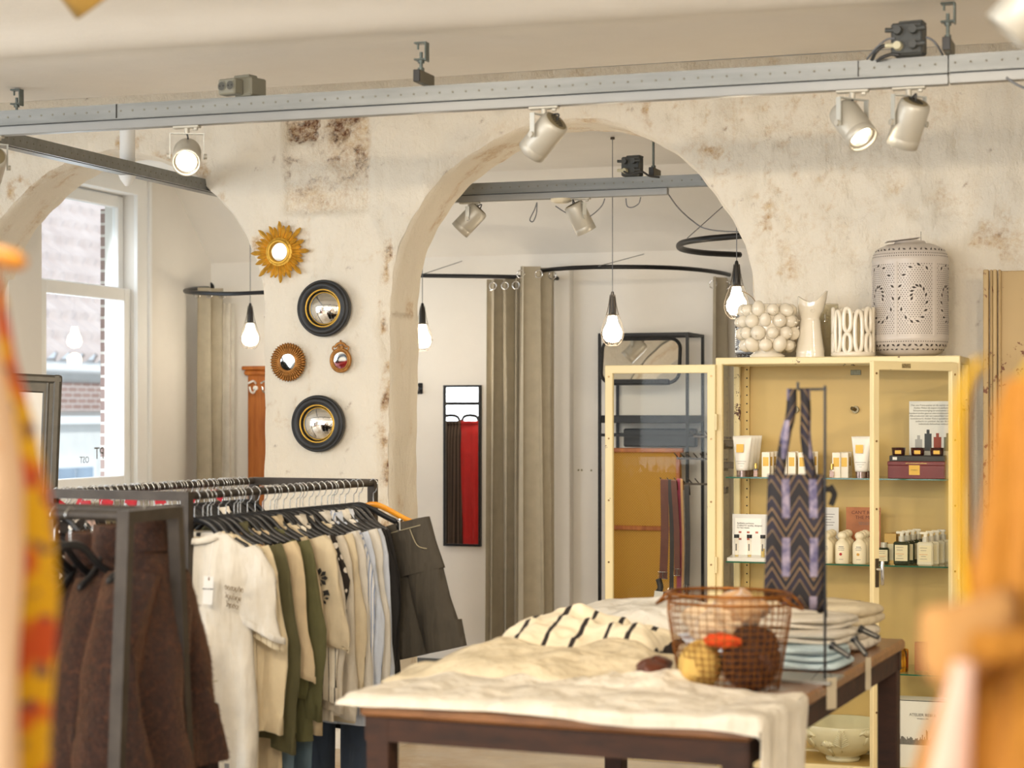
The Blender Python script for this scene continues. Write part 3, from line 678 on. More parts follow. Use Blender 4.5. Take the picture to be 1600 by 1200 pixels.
# blurred lamp ends near the camera
def near_lamp(p, aim, label, m, r=.05, L=.14):
    a = (RT*aim[0]+Vector((0, 0, 1))*aim[1]+FW*aim[2]).normalized(); root = thing('spotlight', label, 'spotlight', p)
    x = a.cross(Vector((0, 0, 1))).normalized(); R = Matrix((x, a.cross(x), a)).transposed()
    obj('housing', MB().lathe([(.0005, -L), (r*.9, -L), (r, -L+.01), (r, -.002), (r*.92, 0), (r*.88, -.01), (.0005, -.012)], 32, R=R), m, root)
    obj('bracket', MB().bar((0, 0, .0)+Vector(a)*-.07+x*(r+.006) if False else Vector(a)*-.07+x*(r+.006), Vector(a)*-.07+x*(r+.006)+Vector((0, 0, .16)), .02, .004).bar(Vector(a)*-.07-x*(r+.006), Vector(a)*-.07-x*(r+.006)+Vector((0, 0, .16)), .02, .004).bar(Vector(a)*-.07-x*(r+.006)+Vector((0, 0, .16)), Vector(a)*-.07+x*(r+.006)+Vector((0, 0, .16)), .02, .004), SPOTM, root)
    obj('stem', MB().cyl(Vector(a)*-.07+Vector((0, 0, .16)), Vector(a)*-.07+Vector((0, 0, 3.0-p.z)), .008, n=10), SPOTM, root)
near_lamp(PT(150, 9, 3.6), (.55, -.75, .3), 'blurred brass coloured lamp rim poking in at the top left', mat('brass_blur', srgb(150, 120, 60), rough=.4, metal=.5, var=0), .045)
near_lamp(PT(1572, 52, 3.2), (-.62, -.72, .2), 'blurred pale spot lamp poking in at the top right edge', SPOTM, .045)
# fitting room socket block and cables
qb2, _ = quad_block(988, YR2-.0, 'socket block wrapped in black cable on the fitting room rail', .92)
cable('black cable looped over the fitting room socket block', [py(975, 268, 9.22), py(985, 272, 9.2), py(1002, 268, 9.2), py(1015, 275, 9.22), py(1030, 277, 9.26)], .005)
cable('grey cable sagging from the fitting room rail to the curved ring rail', [py(1044, 303, 9.4), py(1060, 325, 9.5), py(1082, 345, 9.6), py(1105, 358, 9.6), py(1150, 362, 9.6), py(1200, 360, 9.6)], .0035, GCABLE)
cable('little loop of grey cable dangling under the fitting room rail', [py(839, 316, YR2), py(835, 328, 9.3), py(828, 343, 9.3), py(833, 346, 9.3), py(838, 334, 9.3), py(839, 317, YR2)], .003, GCABLE)
cable('grey cable drooping between rail and right hand fitting room lamp', [py(868, 322, YR2), py(880, 330, 9.3), py(895, 338, 9.3), py(910, 342, 9.3), py(925, 336, 9.3), py(940, 322, 9.3), py(945, 310, YR2)], .003, GCABLE)
cable('small hoop of grey cable at the track end of the fitting room rail', [py(978, 310, YR2), py(980, 322, 9.3), py(988, 324, 9.3), py(998, 318, 9.3), py(1001, 308, YR2)], .003, GCABLE)
# ------------------------------------------------------------------ pendant cage lamps
CAGE = mat('cage_wire', srgb(88, 80, 70), rough=.5, metal=.4, var=0)
def make_pendant(p, zc, label, on=6):
    """p = top of the black cap; zc = ceiling height"""
    r = thing('pendant_lamp', label, 'pendant lamp', p, 0, None)
    obj('cord', MB().cyl((0, 0, 0), (0, 0, zc-p.z), .0022, n=6), GCABLE, r)
    obj('ceiling_hook', MB().cyl((0, 0, zc-p.z-.012), (0, 0, zc-p.z), .012, n=12), CAGE, r)
    obj('socket', MB().lathe([(.0005, .004), (.007, .0), (.011, -.02), (.016, -.045), (.020, -.10), (.021, -.125), (.0005, -.127)], 20), BLKPL, r)
    obj('bulb', MB().lathe([(.019, -.120), (.024, -.14), (.030, -.165), (.046, -.195), (.050, -.218), (.046, -.240), (.030, -.258), (.0005, -.264)], 28), BULB, r)
    mb = MB(); prof = [(.014, -.015), (.022, -.07), (.034, -.12), (.052, -.17), (.062, -.215), (.052, -.255), (.030, -.278)]
    for i in range(8):
        a = 2*PI*i/8; mb.tube(catmull([(q*math.cos(a), q*math.sin(a), h) for q, h in prof], 3), .0013, 5)
    for (q, h) in ((.034, -.12), (.062, -.215), (.030, -.278)): mb.tube([(q*math.cos(2*PI*i/20), q*math.sin(2*PI*i/20), h) for i in range(20)], .0013, 5, closed=True)
    obj('wire_cage', mb, CAGE, r)
    if on:
        l = bpy.data.lights.new('pendant_glow', 'POINT'); l.energy = on; l.color = (1, .84, .64); l.shadow_soft_size = .05; lo = bpy.data.objects.new('pendant_glow', l); COL.objects.link(lo); lo.parent = r; lo.location = (0, 0, -.34)
    return r
make_pendant(PY(391, 474, 10.7), 3.08, 'cage pendant lamp glowing in the left arch beside the mirror pier', 2.2)
make_pendant(PY(660, 474, 10.5), 3.08, 'cage pendant lamp glowing next to the left edge of the main arch')
make_pendant(PY(957, 456, 9.6), 3.08, 'cage pendant lamp hanging over the black metal frame')
make_pendant(PY(1151, 408, 9.16), 3.08, 'cage pendant lamp half behind the garlic vase at the right edge of the main arch')
# ------------------------------------------------------------------ curtain rails and curtains
def crail(lab, pts, rad=.0125, flange=None, hang=None):
    r = thing('curtain_rail', lab, 'curtain rail', pts[0]); obj('tube', MB().tube(catmull(pts, 8), rad, 12), BLACKM, r, True)
    if flange is not None: obj('wall_flange', MB().cyl(flange, Vector(flange)+Vector((0, -.012, 0)), .042, n=24).cyl(Vector(flange)+Vector((0, -.012, 0)), Vector(flange)+Vector((0, -.05, 0)), .02, n=16), BLACKM, r, True)
    if hang is not None:
        for (a, b) in hang: obj('stay_wire', MB().cyl(a, b, .0025, n=6), GCABLE, r, True)
    return r
h1 = .817
def ph(px, y, h=h1): return PT(px, y, h*F/(HZ-y))
crail('curved black curtain rail bowing out between the middle and right curtains', [PY(876, 436, YF-.03), ph(852, 431.5), ph(833, 427), ph(850, 422.5), ph(880, 419.5), ph(920, 417.6), ph(957, 417), ph(1010, 417.3), ph(1060, 419), ph(1100, 422.5), ph(1130, 427), ph(1146, 432), PY(1152, 436, YF-.03)],
      flange=PY(876, 436, YF), hang=[(ph(935, 416), PY(1006, 397, YF-.01))])
crail('straight black curtain rail left of the middle curtains', [PY(560, 429, 10.9), PY(655, 430.5, 10.9), PY(765, 432, 10.9), PY(828, 433, 10.95)], hang=[(PY(662, 428, 10.9), PY(722, 408, YF-.01))])
crail('black rail ring high behind the right edge of the main arch', [PT(1210, 363, 9.55), PT(1150, 369, 9.6), PT(1100, 373.5, 9.7), PT(1068, 379, 9.9), PT(1061, 385.5, 10.1), PT(1072, 391, 10.3), PT(1105, 395.5, 10.5), PT(1156, 398, 10.7)], rad=.016, hang=[(PT(1074, 372, 9.9), PT(1130, 322, 10.2))])
crail('black curtain rail curving out in the left arch', [PY(325, 450, YF-.03), PT(302, 451.5, 12.3), PT(289, 454.5, 12.0), PT(300, 457, 11.7), PT(340, 459, 11.5), PT(380, 458.5, 11.4), PT(430, 456, 11.4), PT(500, 452, 11.6)], flange=PY(326, 450, YF))
GREYC = fabric('grey_green_curtain', srgb(180, 171, 151), wr=.15, sheen=.05); LINING = fabric('pale_curtain_lining', srgb(222, 218, 208), wr=.15)
def _cur(): pass
def curtain(lab, pa, pb, ztop, zbot, folds, amp, m=GREYC, eyelets=True, lean=0, name='curtain', group=None):
    pa = Vector((pa[0], pa[1], 0)); pb = Vector((pb[0], pb[1], 0)); d = (pb-pa); L = d.length; d.normalize(); n = Vector((-d.y, d.x, 0))
    r = thing(name, lab, 'curtain', (pa.x, pa.y, zbot), 0, group)
    def fn(u, v):
        z = zbot+(ztop-zbot)*v; k = .75+.25*v
        s = math.sin(2*PI*folds*u); q = math.copysign(abs(s)**.7, s)
        o_ = amp*q*(1.0+.25*math.sin(3*v+u*5))+amp*.15*math.sin(2*PI*folds*2.3*u+2*v)
        w_ = L*(u-.5)*(1.0+.10*(1-v)*math.sin(u*4+1))+L*.5+lean*(1-v)
        p = pa+d*(w_+.3*amp*math.sin(4*PI*folds*u))+n*o_; p.z = z; return p
    obj('cloth', MB().grid(fn, int(folds*22), 30), m, r, True)
    if eyelets:
        for i in range(int(folds*2)):
            mb = MB(); u = (i+.5)/(folds*2); p = fn(u, 1)+Vector((0, -.008, -.045)); mb.tube([p+Vector((.022*math.cos(a), -.004, .022*math.sin(a))) for a in [2*PI*j/16 for j in range(16)]], .004, 6, closed=True)
            obj('eyelet', mb, CHROME, r, True)
    return r
c0 = PY(760, 500, 10.95); c1 = PY(817, 500, 10.95); curtain('left curtain of the middle pair, pale outer folds and dark inner fold', c0, c1, EYE+.80, .02, 3, .045)
c0 = PT(820, 500, 11.0); c1 = PT(866, 500, 11.25); curtain('right curtain of the middle pair hung on the curved rail', c0, c1, EYE+.835, .02, 2.5, .055)
c0 = PT(1120, 500, 11.2); c1 = PT(1142, 500, 11.6); curtain('narrow grey curtain at the right end of the curved rail', c0, c1, EYE+.79, .02, 2, .04)
c0 = PT(310, 500, 12.2); c1 = PT(346, 500, 12.35); curtain('grey curtain gathered in the corner right of the sash window', c0, c1, EYE+.79, .02, 2, .04)
c0 = PT(347, 500, 12.4); c1 = PT(366, 500, 12.45); curtain('pale curtain lining beside the corner curtain', c0, c1, EYE+.70, .02, 1.5, .02, LINING, False)
# pale pilaster strip behind the curtain and thin cracks on the far wall
tag(obj('pipe_boxing', MB().box((PY(873, 500, 11.25).x+.03, 11.26, 1.3), (.10, .08, 2.5), bev=.004), M_BACK, None, True, loc=(PY(873, 500, 11.25).x, 11.26, 0)), 'white boxed pipe right behind the middle curtains', 'boxing')
mb = MB(); 
for (px, y) in [(889, 735), (904, 734.5), (909, 734.5), (924, 735), (939, 735)]: p = PY(px, y, YF-.002); mb.cyl(p, p+Vector((0, -.003, 0)), .006, n=8)
tag(obj('wall_plugs', mb, mat('plug_hole', srgb(130, 126, 90), var=0)), 'row of small plug holes on the far wall behind the curtain', 'plug holes')
# ------------------------------------------------------------------ wooden coat rack, hook
OAK = wood('orange_oak', srgb(150, 80, 26), srgb(196, 120, 52), stretch=(8, 8, 1))
q0 = PY(384, 573, YF-.02); r = thing('wall_coat_rack', 'orange oak coat board with white hooks half behind the mirror pier', 'coat rack', (q0.x, YF-.03, 0))
zt = q0.z; xx = q0.x
obj('board', MB().box((xx+.17, YF-.02, zt-.5), (.30, .025, 1.0), bev=.004), OAK, r, True)
obj('cornice', MB().box((xx+.17, YF-.035, zt-.01), (.36, .06, .025), bev=.006).box((xx+.17, YF-.03, zt-.04), (.34, .045, .035), bev=.01), OAK, r, True)
for i in range(3):
    c = Vector((xx+.08+i*.09, YF-.035, zt-.14)); obj('hook', MB().tube(catmull([c+Vector((0, 0, .03)), c+Vector((0, -.04, .045)), c+Vector((-.02, -.07, .03))], 5), .007, 8).tube(catmull([c, c+Vector((0, -.03, -.03)), c+Vector((-.01, -.055, -.02)), c+Vector((-.015, -.06, .01))], 5), .007, 8).cyl(c+Vector((0, .005, 0)), c+Vector((0, -.01, 0)), .016, n=12), CHROME if i else M_WHITE, r, True)
c = PY(657, 607, YF-.004); r = thing('coat_hook', 'black double coat hook on the far wall left of the tall mirror', 'hook', c)
obj('plate', MB().box((0, 0, 0), (.03, .008, .07), bev=.004), BLACKM, r); obj('prongs', MB().tube(catmull([(0, 0, .01), (-.01, -.04, .03), (-.03, -.06, .045), (-.035, -.06, .06)], 5), .006, 8).tube(catmull([(0, 0, -.01), (0, -.04, -.03), (0, -.06, -.01)], 5), .007, 8), BLACKM, r)
# black lock plates on the cupboard left of the coat board
# ------------------------------------------------------------------ tall wall mirror
q0 = PY(694, 602, YF-.01); q1 = PY(752, 854, YF-.01); cx = (q0.x+q1.x)/2; cz_ = (q0.z+q1.z)/2; ww = q1.x-q0.x; hh = q0.z-q1.z
r = thing('wall_mirror', 'tall narrow black framed mirror on the far wall reflecting a red dress', 'mirror', (cx, YF, cz_))
obj('glass', MB().box((0, -.015, 0), (ww-.02, .006, hh-.02)), MIRROR, r)
mb = MB(); f_ = .014
for s in (-1, 1): mb.box((s*(ww/2-f_/2), -.015, 0), (f_, .03, hh), bev=.002); mb.box((0, -.015, s*(hh/2-f_/2)), (ww, .03, f_), bev=.002)
obj('frame', mb, BLACKM, r)
# ================================================================== MIRRORS ON THE PIER
GOLD = mat('gold_leaf', srgb(224, 176, 70), rough=.42, metal=.55, var=.3, vscale=30, bump=.3, bscale=120)
BRONZE = mat('antique_gold', srgb(176, 122, 60), rough=.45, metal=.5, var=.4, vscale=40, bump=.3, bscale=150)
def onwall(px, y, d=0): p = PY(px, y, YW-.028-d); return p
# sunburst
p = onwall(438, 394); r = thing('sunburst_mirror', 'gold sunburst mirror with pointed rays at the top of the pier', 'mirror', p)
mb = MB(); N = 32
rl = [.150, .118, .138, .112, .158, .116, .134, .122]
for i in range(N):
    a = 2*PI*i/N+.02; L = rl[i % 8]+.01*rng.random(); w0 = .0118; y = -.004-.005*(i % 2)
    d = Vector((math.cos(a), 0, math.sin(a))); n = Vector((-math.sin(a), 0, math.cos(a)))
    prof = [(.052, .007), (.08, .0088), (L-.022, w0), (L-.006, .0062), (L, .0008)]
    rings = [[d*q+n*w_+Vector((0, y, 0)), d*q+Vector((0, y-.012, 0)), d*q-n*w_+Vector((0, y, 0)), d*q+Vector((0, y+.006, 0))] for q, w_ in prof]
    mb.loft(rings, (True, True), smooth=False)
obj('rays', mb, GOLD, r)
obj('rim', MB().lathe([(.074, 0), (.074, -.012), (.068, -.02), (.064, -.018), (.060, -.026), (.052, -.028), (.046, -.022), (.044, -.008)], 48, ax='Y'), GOLD, r)
obj('glass', MB().lathe([(.0005, -.010), (.045, -.010)], 48, ax='Y'), MIRROR, r)
def convex(px, y, label, R=.140):
    p = onwall(px, y); r = thing('convex_mirror', label, 'mirror', p)
    obj('frame', MB().lathe([(R*.97, .01), (R, -.004), (R, -.020), (R*.985, -.028), (R*.94, -.032), (R*.925, -.030), (R*.90, -.040), (R*.80, -.045), (R*.70, -.036), (R*.66, -.028), (R*.64, -.018)], 72, ax='Y'), mat('black_leather_frame', (.018, .019, .021, 1), rough=.42, var=.2, bump=.35, bscale=200), r)
    obj('inner_bead', MB().tube([(R*.655*math.cos(2*PI*i/60), -.027, R*.655*math.sin(2*PI*i/60)) for i in range(60)], .0045, 8, closed=True), GOLD, r)
    Rc = R*.64; prof = [(max(.0005, Rc*i/14), -.018-.030*math.cos(PI/2*i/14)) for i in range(15)]
    obj('bulging_glass', MB().lathe([(q, -.014-.034*(1-(q/Rc)**2)) for q, _ in prof], 64, ax='Y'), MIRROR, r)
convex(508, 482, 'upper of the two black round convex mirrors on the pier')
convex(499, 662, 'lower of the two black round convex mirrors on the pier')
p = onwall(451, 566); r = thing('small_round_mirror', 'small round mirror in a bronze leaf frame between the convex mirrors', 'mirror', p)
mb = MB()
for k, (n_, r0, r1, w_, y) in enumerate([(40, .060, .096, .0085, -.006), (40, .046, .080, .0065, -.014)]):
    for i in range(n_):
        a = 2*PI*(i+.5*k)/n_; d = Vector((math.cos(a), 0, math.sin(a))); n = Vector((-math.sin(a), 0, math.cos(a)))
        rings = [[d*q+n*w2+Vector((0, y, 0)), d*q+Vector((0, y-.008, 0)), d*q-n*w2+Vector((0, y, 0)), d*q+Vector((0, y+.006, 0))] for q, w2 in [(r0, w_*.6), ((r0+r1)/2, w_), (r1-.006, w_*.8), (r1, .0008)]]
        mb.loft(rings, (True, True))
obj('leaf_frame', mb, BRONZE, r); obj('rim', MB().lathe([(.075, 0), (.066, -.014), (.058, -.016), (.050, -.020), (.044, -.022), (.040, -.012)], 48, ax='Y'), BRONZE, r); obj('glass', MB().lathe([(.0005, -.012), (.041, -.012)], 40, ax='Y'), MIRROR, r)
# heart mirror
p = onwall(533, 563); r = thing('heart_crest_mirror', 'tiny oval gold mirror crowned with a heart, right of the bronze leaf mirror', 'mirror', p)
S_ = 1.12
obj('frame', MB().tube([(.050*math.cos(2*PI*i/48), -.006, .054*math.sin(2*PI*i/48)) for i in range(48)], .008, 10, closed=True).tube([(.041*math.cos(2*PI*i/48), -.010, .045*math.sin(2*PI*i/48)) for i in range(48)], .004, 8, closed=True), BRONZE, r)
obj('glass', MB().lathe([(.0005, -.006), (.043, -.006)], 40, ax='Y'), MIRROR, r)
mb = MB(); hp = []
for i in range(40): t_ = 2*PI*i/40; hp.append(Vector((.0011*16*math.sin(t_)**3, 0, .0011*(13*math.cos(t_)-5*math.cos(2*t_)-2*math.cos(3*t_)-math.cos(4*t_)))))
hc = Vector((0, -.012, .060)); mb.loft([[hc+q*1.0+Vector((0, .008, 0)) for q in hp], [hc+q for q in hp], [hc+q*.75+Vector((0, -.006, 0)) for q in hp], [hc+q*.70+Vector((0, -.003, 0)) for q in hp], [hc+q*.35+Vector((0, -.009, 0)) for q in hp], [hc+q*.05+Vector((0, -.010, 0)) for q in hp]])
obj('heart', mb, BRONZE, r)
mb = MB()
for i in range(9):
    a = PI*(.12+.76*i/8); c = Vector((.030*math.cos(a), -.006, .058+.026*math.sin(a))); mb.sphere(c, .0065, 10, sc=(1, .7, 1.2))
mb.sphere((0, -.006, .094), .006, 10)
for s in (-1, 1): mb.tube(catmull([(s*.03, -.006, .045), (s*.042, -.006, .055), (s*.040, -.006, .066), (s*.03, -.006, .068)], 5), .004, 8)
obj('crest', mb, BRONZE, r)
# ================================================================== BACK ROOM FURNITURE
# black wall frame with tilting mirror and rattan panel
q0 = PY(935, 521, 10.9); q1 = PY(1076, 951, 10.9); x0, x1 = q0.x, q1.x; zt, zb = q0.z, q1.z; Y = 10.9
r = thing('black_frame_stand', 'tall black metal wall frame with a shelf and a tilted mirror on top', 'wall frame', ((x0+x1)/2, 11.0, zb))
mb = MB(); t_ = .016
for yy in (10.9, 11.29):
    for x in (x0+t_/2, x1-t_/2): mb.box((x, yy, (zt+zb)/2), (t_, t_, zt-zb))
    for z in (zt-t_/2, zb+t_/2, zt-.60): mb.box(((x0+x1)/2, yy, z), (x1-x0, t_, t_))
for x in (x0+t_/2, x1-t_/2):
    for z in (zt-t_/2, zb+t_/2, zt-.60): mb.box((x, 11.095, z), (t_, .39, t_))
obj('frame', mb, BLACKM, r, True)
q = PY(1000, 655, 10.9); obj('shelf', MB().box(((x0+x1)/2, 11.095, q.z), (x1-x0, .38, .045), bev=.003), BLACKM, r, True)
q = PY(1000, 684, 11.1); obj('leather_band', MB().box(((x0+x1)/2+.04, 11.15, q.z), (x1-x0-.10, .05, .11), bev=.008), mat('black_quilted', (.03, .03, .032, 1), rough=.45, var=.3, bump=.5, bscale=14), r, True)
# tilted mirror, rounded corners
qa = PY(941, 530, 10.86); qb_ = PY(1062, 598, 10.86); mw = qb_.x-qa.x; mh = qa.z-qb_.z; mc = Vector(((qa.x+qb_.x)/2, 10.86, (qa.z+qb_.z)/2))
tm = thing('tilting_mirror', 'black rimmed mirror with rounded corners tilted on the top of the black wall frame', 'mirror', mc)
def rrect(w_, h_, rad, n=8):
    out = []
    for (cx_, cz2, a0) in ((w_/2-rad, h_/2-rad, 0), (-w_/2+rad, h_/2-rad, PI/2), (-w_/2+rad, -h_/2+rad, PI), (w_/2-rad, -h_/2+rad, 3*PI/2)):
        for i in range(n+1): a = a0+PI/2*i/n; out.append((cx_+rad*math.cos(a), cz2+rad*math.sin(a)))
    return out
Rm = Matrix.Rotation(math.radians(-10), 3, 'X')
rp = rrect(mw, mh, .06); tt = [Rm@Vector((a, 0, b)) for a, b in rp]
obj('rim', MB().tube(tt, .011, 8, closed=True), BLACKM, tm); obj('glass', MB().add([Rm@Vector((a, -.004, b)) for a, b in rrect(mw-.01, mh-.01, .055)], [tuple(range(len(rp)))], False), MIRROR, tm)
obj('lower_tray', MB().box(Rm@Vector((0, -.01, -mh/2-.0)), (mw-.1, .04, .03), Rm, bev=.006), BLACKM, tm)
# rattan cupboard
RAT = NT('golden_cane'); ch = RAT.new('TexChecker'); ch.inputs['Scale'].default_value = 130; RAT.link(RAT.tc.outputs['Object'], ch.inputs[0]); RAT.base(RAT.mix(ch.outputs['Fac'], srgb(206, 158, 56), srgb(176, 126, 36))); RAT.bump(ch.outputs['Fac'], .4, .002); RAT.set(Roughness=.6)
qa = PY(950, 700, 11.0); qb_ = PY(1068, 946, 11.0); xa, xb = qa.x, qb_.x
cab2 = thing('cane_panel', 'golden cane screen panel standing inside the black wall frame', 'cane panel', ((xa+xb)/2, 11.0, qb_.z))
obj('cane', MB().box(((xa+xb)/2, 11.01, (qa.z+qb_.z)/2), (xb-xa-.03, .01, qa.z-qb_.z-.02)), RAT.m, cab2, True)
mb = MB(); zz = [qa.z-.012, qb_.z+.012, PY(1000, 825, 11.0).z]
for z in zz: mb.box(((xa+xb)/2, 11.0, z), (xb-xa, .03, .026), bev=.003)
for x in (xa+.01, xb-.03): mb.box((x, 11.0, (qa.z+qb_.z)/2), (.026, .03, qa.z-qb_.z), bev=.003)
obj('frame', mb, OAK, cab2, True)
# ------------------------------------------------------------------ belt stand with belts and bag
YS = 9.9
bx = PY(1124, 700, YS)-Vector((.06, 0, 0)); st = thing('belt_stand', 'dark steel stand with comb shaped arms carrying belts', 'display stand', (bx.x+.06, YS, 0))
mb = MB(); mb.box((bx.x+.06, YS, .95), (.03, .03, 1.9)); mb.box((bx.x+.06, YS, .01), (.36, .36, .02)); obj('post', mb, STEEL, st, True)
arms = [(1084, 682, 1118), (1058, 716, 1112), (1036, 755, 1096)]
for k, (pxa, y, pxb) in enumerate(arms):
    a = PY(pxa, y, YS-.02*k); b = PY(pxb+24, y+2, YS-.02*k); mb = MB(); mb.bar(a, b, .022, .010, bev=.001)
    for i in range(6): c = a+(b-a)*(.02+.13*i); mb.tube([c+Vector((0, 0, .004)), c+Vector((-.012, -.01, .020)), c+Vector((-.020, -.01, .030))], .003, 6)
    mb.box((b+Vector((0, .03, -.03))), (.10, .06, .035), bev=.002); mb.bar(b+Vector((0, .03, -.045)), Vector((bx.x+.06, YS, b.z-.045)), .03, .03); obj('arm', mb, STEEL, st, True)
LEA1 = mat('brown_leather', srgb(92, 46, 28), rough=.45, var=.2, vscale=20, bump=.2); LEA2 = mat('dark_leather', srgb(36, 30, 26), rough=.45, var=.2); PINKL = mat('pink_leather', srgb(160, 62, 92), rough=.45, var=.1); TANL = mat('tan_leather', srgb(180, 140, 90), rough=.5, var=.1)
def strap(lab, px0, y0, px1, y1, wd, m, Y=9.8, group=None):
    a = PY(px0, y0, Y); b = PY(px1, y1, Y); mid = (a+b)/2+Vector((.006, .0, 0)); n = 20; vs = []
    pts = catmull([a+Vector((0, .03, -.03)), a+Vector((0, .015, .012)), a+Vector((0, 0, 0)), mid, b], 8); root = thing('belt', lab, 'belt', a, 0, group)
    rings = []
    for i, p in enumerate(pts): rings.append([p+Vector((-wd/2, -.0015, 0)), p+Vector((wd/2, -.0015, 0)), p+Vector((wd/2, .0015, 0)), p+Vector((-wd/2, .0015, 0))])
    obj('strap', MB().loft(rings, (True, True), smooth=False), m, root, True)
    bk = MB(); c = b+Vector((0, -.004, .02)); bk.tube([c+Vector((dx*(wd/2+.004), 0, dz)) for dx, dz in ((-1, -.018), (1, -.018), (1, .018), (-1, .018))], .0022, 6, closed=True); bk.bar(c+Vector((0, 0, -.018)), c+Vector((0, 0, .018)), .003, .003); obj('buckle', bk, CHROME, root, True)
strap('wide brown leather strap on the left end of the lowest arm', 1038, 756, 1036, 905, .042, LEA1)
strap('dark belt directly right of the wide brown strap', 1047, 757, 1049, 930, .022, LEA2)
strap('brown belt with a metal slider in the middle of the lowest arm', 1053, 757, 1058, 900, .030, LEA1, 9.78)
strap('pink leather belt behind the brown belts', 1061, 757, 1060, 960, .024, PINKL, 9.84)
strap('tan belt between the pink and the black one', 1065, 757, 1066, 945, .012, TANL)
strap('black belt hanging at the right end of the lowest arm', 1073, 765, 1073, 925, .026, LEA2)
# brown leather bag hanging from the straps
b0 = PY(1032, 900, 9.78)
bag = thing('leather_bag', 'brown studded leather bag with a white tag hanging below the belts', 'bag', b0+Vector((.02, 0, -.15)))
mb = MB(); cx_ = 1030
outl = [PY(1030, 925, 9.78), PY(1003, 972, 9.78), PY(1003, 1010, 9.78), PY(1085, 1010, 9.78), PY(1085, 972, 9.78), PY(1052, 925, 9.78)]
mb.loft([[p+Vector((0, -.03, 0)) for p in outl], [p+Vector((0, .03, 0)) for p in outl]], (True, True), smooth=False); obj('body', mb, LEA1, bag, True)
mb = MB(); a = outl[0]; b = outl[1]
for i in range(11): mb.sphere(a.lerp(b, i/10)+Vector((.012, -.031, 0)), .004, 8)
obj('studs', mb, GOLDF, bag, True)
obj('strap_knot', MB().tube(catmull([PY(1029, 905, 9.75), PY(1032, 918, 9.74), PY(1028, 926, 9.75)], 4), .016, 8), LEA2, bag, True)
for (px, y, lab) in ((1028, 938, 'white'), (1063, 936, 'cream')):
    p = PY(px, y, 9.72); obj('price_tag', MB().box(p, (.046, .002, .095) if lab == 'white' else (.04, .002, .05), Matrix.Rotation(.12, 3, 'Y')), WHITEP, bag, True)
# ------------------------------------------------------------------ hidden-by-the-pier garment rail whose dresses the tall mirror shows
REDF = fabric('scarlet_satin', srgb(200, 18, 14), rough=.55, sheen=.1, wr=.6); DKD = stripes('dark_striped_dress', srgb(44, 34, 30), srgb(96, 78, 66), .022, .5)
# ================================================================== LEANING MIRROR (left)
a = PT(97, 587, 8.9); Wm = .78; 
Rl = Matrix.Rotation(YAW+.30, 3, 'Z')@Matrix.Rotation(math.radians(-5), 3, 'X')@Matrix.Rotation(math.radians(2.5), 3, 'Y')
Hm = a.z+.01
lm = thing('leaning_floor_mirror', 'large floor mirror in a dark moulded frame leaning below the sash window', 'mirror', a-Vector((.3, 0, a.z)))
def lp(x, y, z): return a+Rl@Vector((x, y, z))
mb = MB()
for (x0_, x1_, z0_, z1_) in [(-.085, 0, -Hm, 0), (-Wm, -Wm+.085, -Hm, 0), (-Wm, 0, -.085, 0), (-Wm, 0, -Hm, -Hm+.085)]:
    mb.box(lp((x0_+x1_)/2, 0, (z0_+z1_)/2), (x1_-x0_, .03, z1_-z0_), Rl, bev=.006)
    if x1_-x0_ < .1: mb.box(lp((x0_+x1_)/2+(.02 if x0_ > -.2 else -.02), -.02, (z0_+z1_)/2), (.03, .02, z1_-z0_-.0), Rl, bev=.006); mb.box(lp((x0_+x1_)/2-(.02 if x0_ > -.2 else -.02), -.017, (z0_+z1_)/2), (.012, .014, z1_-z0_-.04), Rl, bev=.004)
    else: mb.box(lp((x0_+x1_)/2, -.02, (z0_+z1_)/2+(.02 if z0_ > -.2 else -.02)), (x1_-x0_, .02, .03), Rl, bev=.006)
obj('frame', mb, mat('dark_pewter_frame', srgb(78, 74, 66), rough=.4, metal=.3, var=.2, vscale=20), lm, True)
obj('glass', MB().box(lp(-Wm/2, -.004, -Hm/2), (Wm-.16, .006, Hm-.16), Rl), MIRROR, lm, True)
# ================================================================== GLASS DISPLAY CABINET
CX0, CX1, CY0, CY1, CZ0, CZ1 = -1.856, -.814, 8.20, 8.60, .11, EYE+.234
CREAM = painted_metal('chipped_cream_enamel', srgb(240, 222, 172), srgb(84, 46, 24), .66)
INNER = mat('cream_cabinet_back', srgb(204, 174, 106), rough=.5, var=.05)
CGL = glass('cabinet_glass', (.985, .99, .97, 1), .5); SHG = mat('green_glass_edge', srgb(28, 96, 72), rough=.1, var=0)
SHT = glass('shelf_glass', (.93, .97, .93, 1))
cabt = thing('display_cabinet', 'tall cream enamelled metal display cabinet with glass doors and chipped edges', 'cabinet', ((CX0+CX1)/2, (CY0+CY1)/2, 0))
def cb(name, mb, m): return obj(name, mb, m, cabt, True)
mb = MB(); pw = .030
for x in (CX0+pw/2, CX1-pw/2):
    for y in (CY0+pw/2, CY1-pw/2): mb.box((x, y, (CZ0+CZ1)/2), (pw, pw, CZ1-CZ0), bev=.004)
for z in (CZ1-.015, CZ0+.02):
    for y in (CY0+pw/2, CY1-pw/2): mb.box(((CX0+CX1)/2, y, z), (CX1-CX0, pw, .030), bev=.004)
    for x in (CX0+pw/2, CX1-pw/2): mb.box((x, (CY0+CY1)/2, z), (pw, CY1-CY0, .030), bev=.004)
cb('carcass', mb, CREAM)
cb('top_panel', MB().box(((CX0+CX1)/2, (CY0+CY1)/2, CZ1-.004), (CX1-CX0-.01, CY1-CY0-.01, .008)), CREAM)
cb('bottom_panel', MB().box(((CX0+CX1)/2, (CY0+CY1)/2, CZ0+.02), (CX1-CX0-.03, CY1-CY0-.03, .01)), INNER)
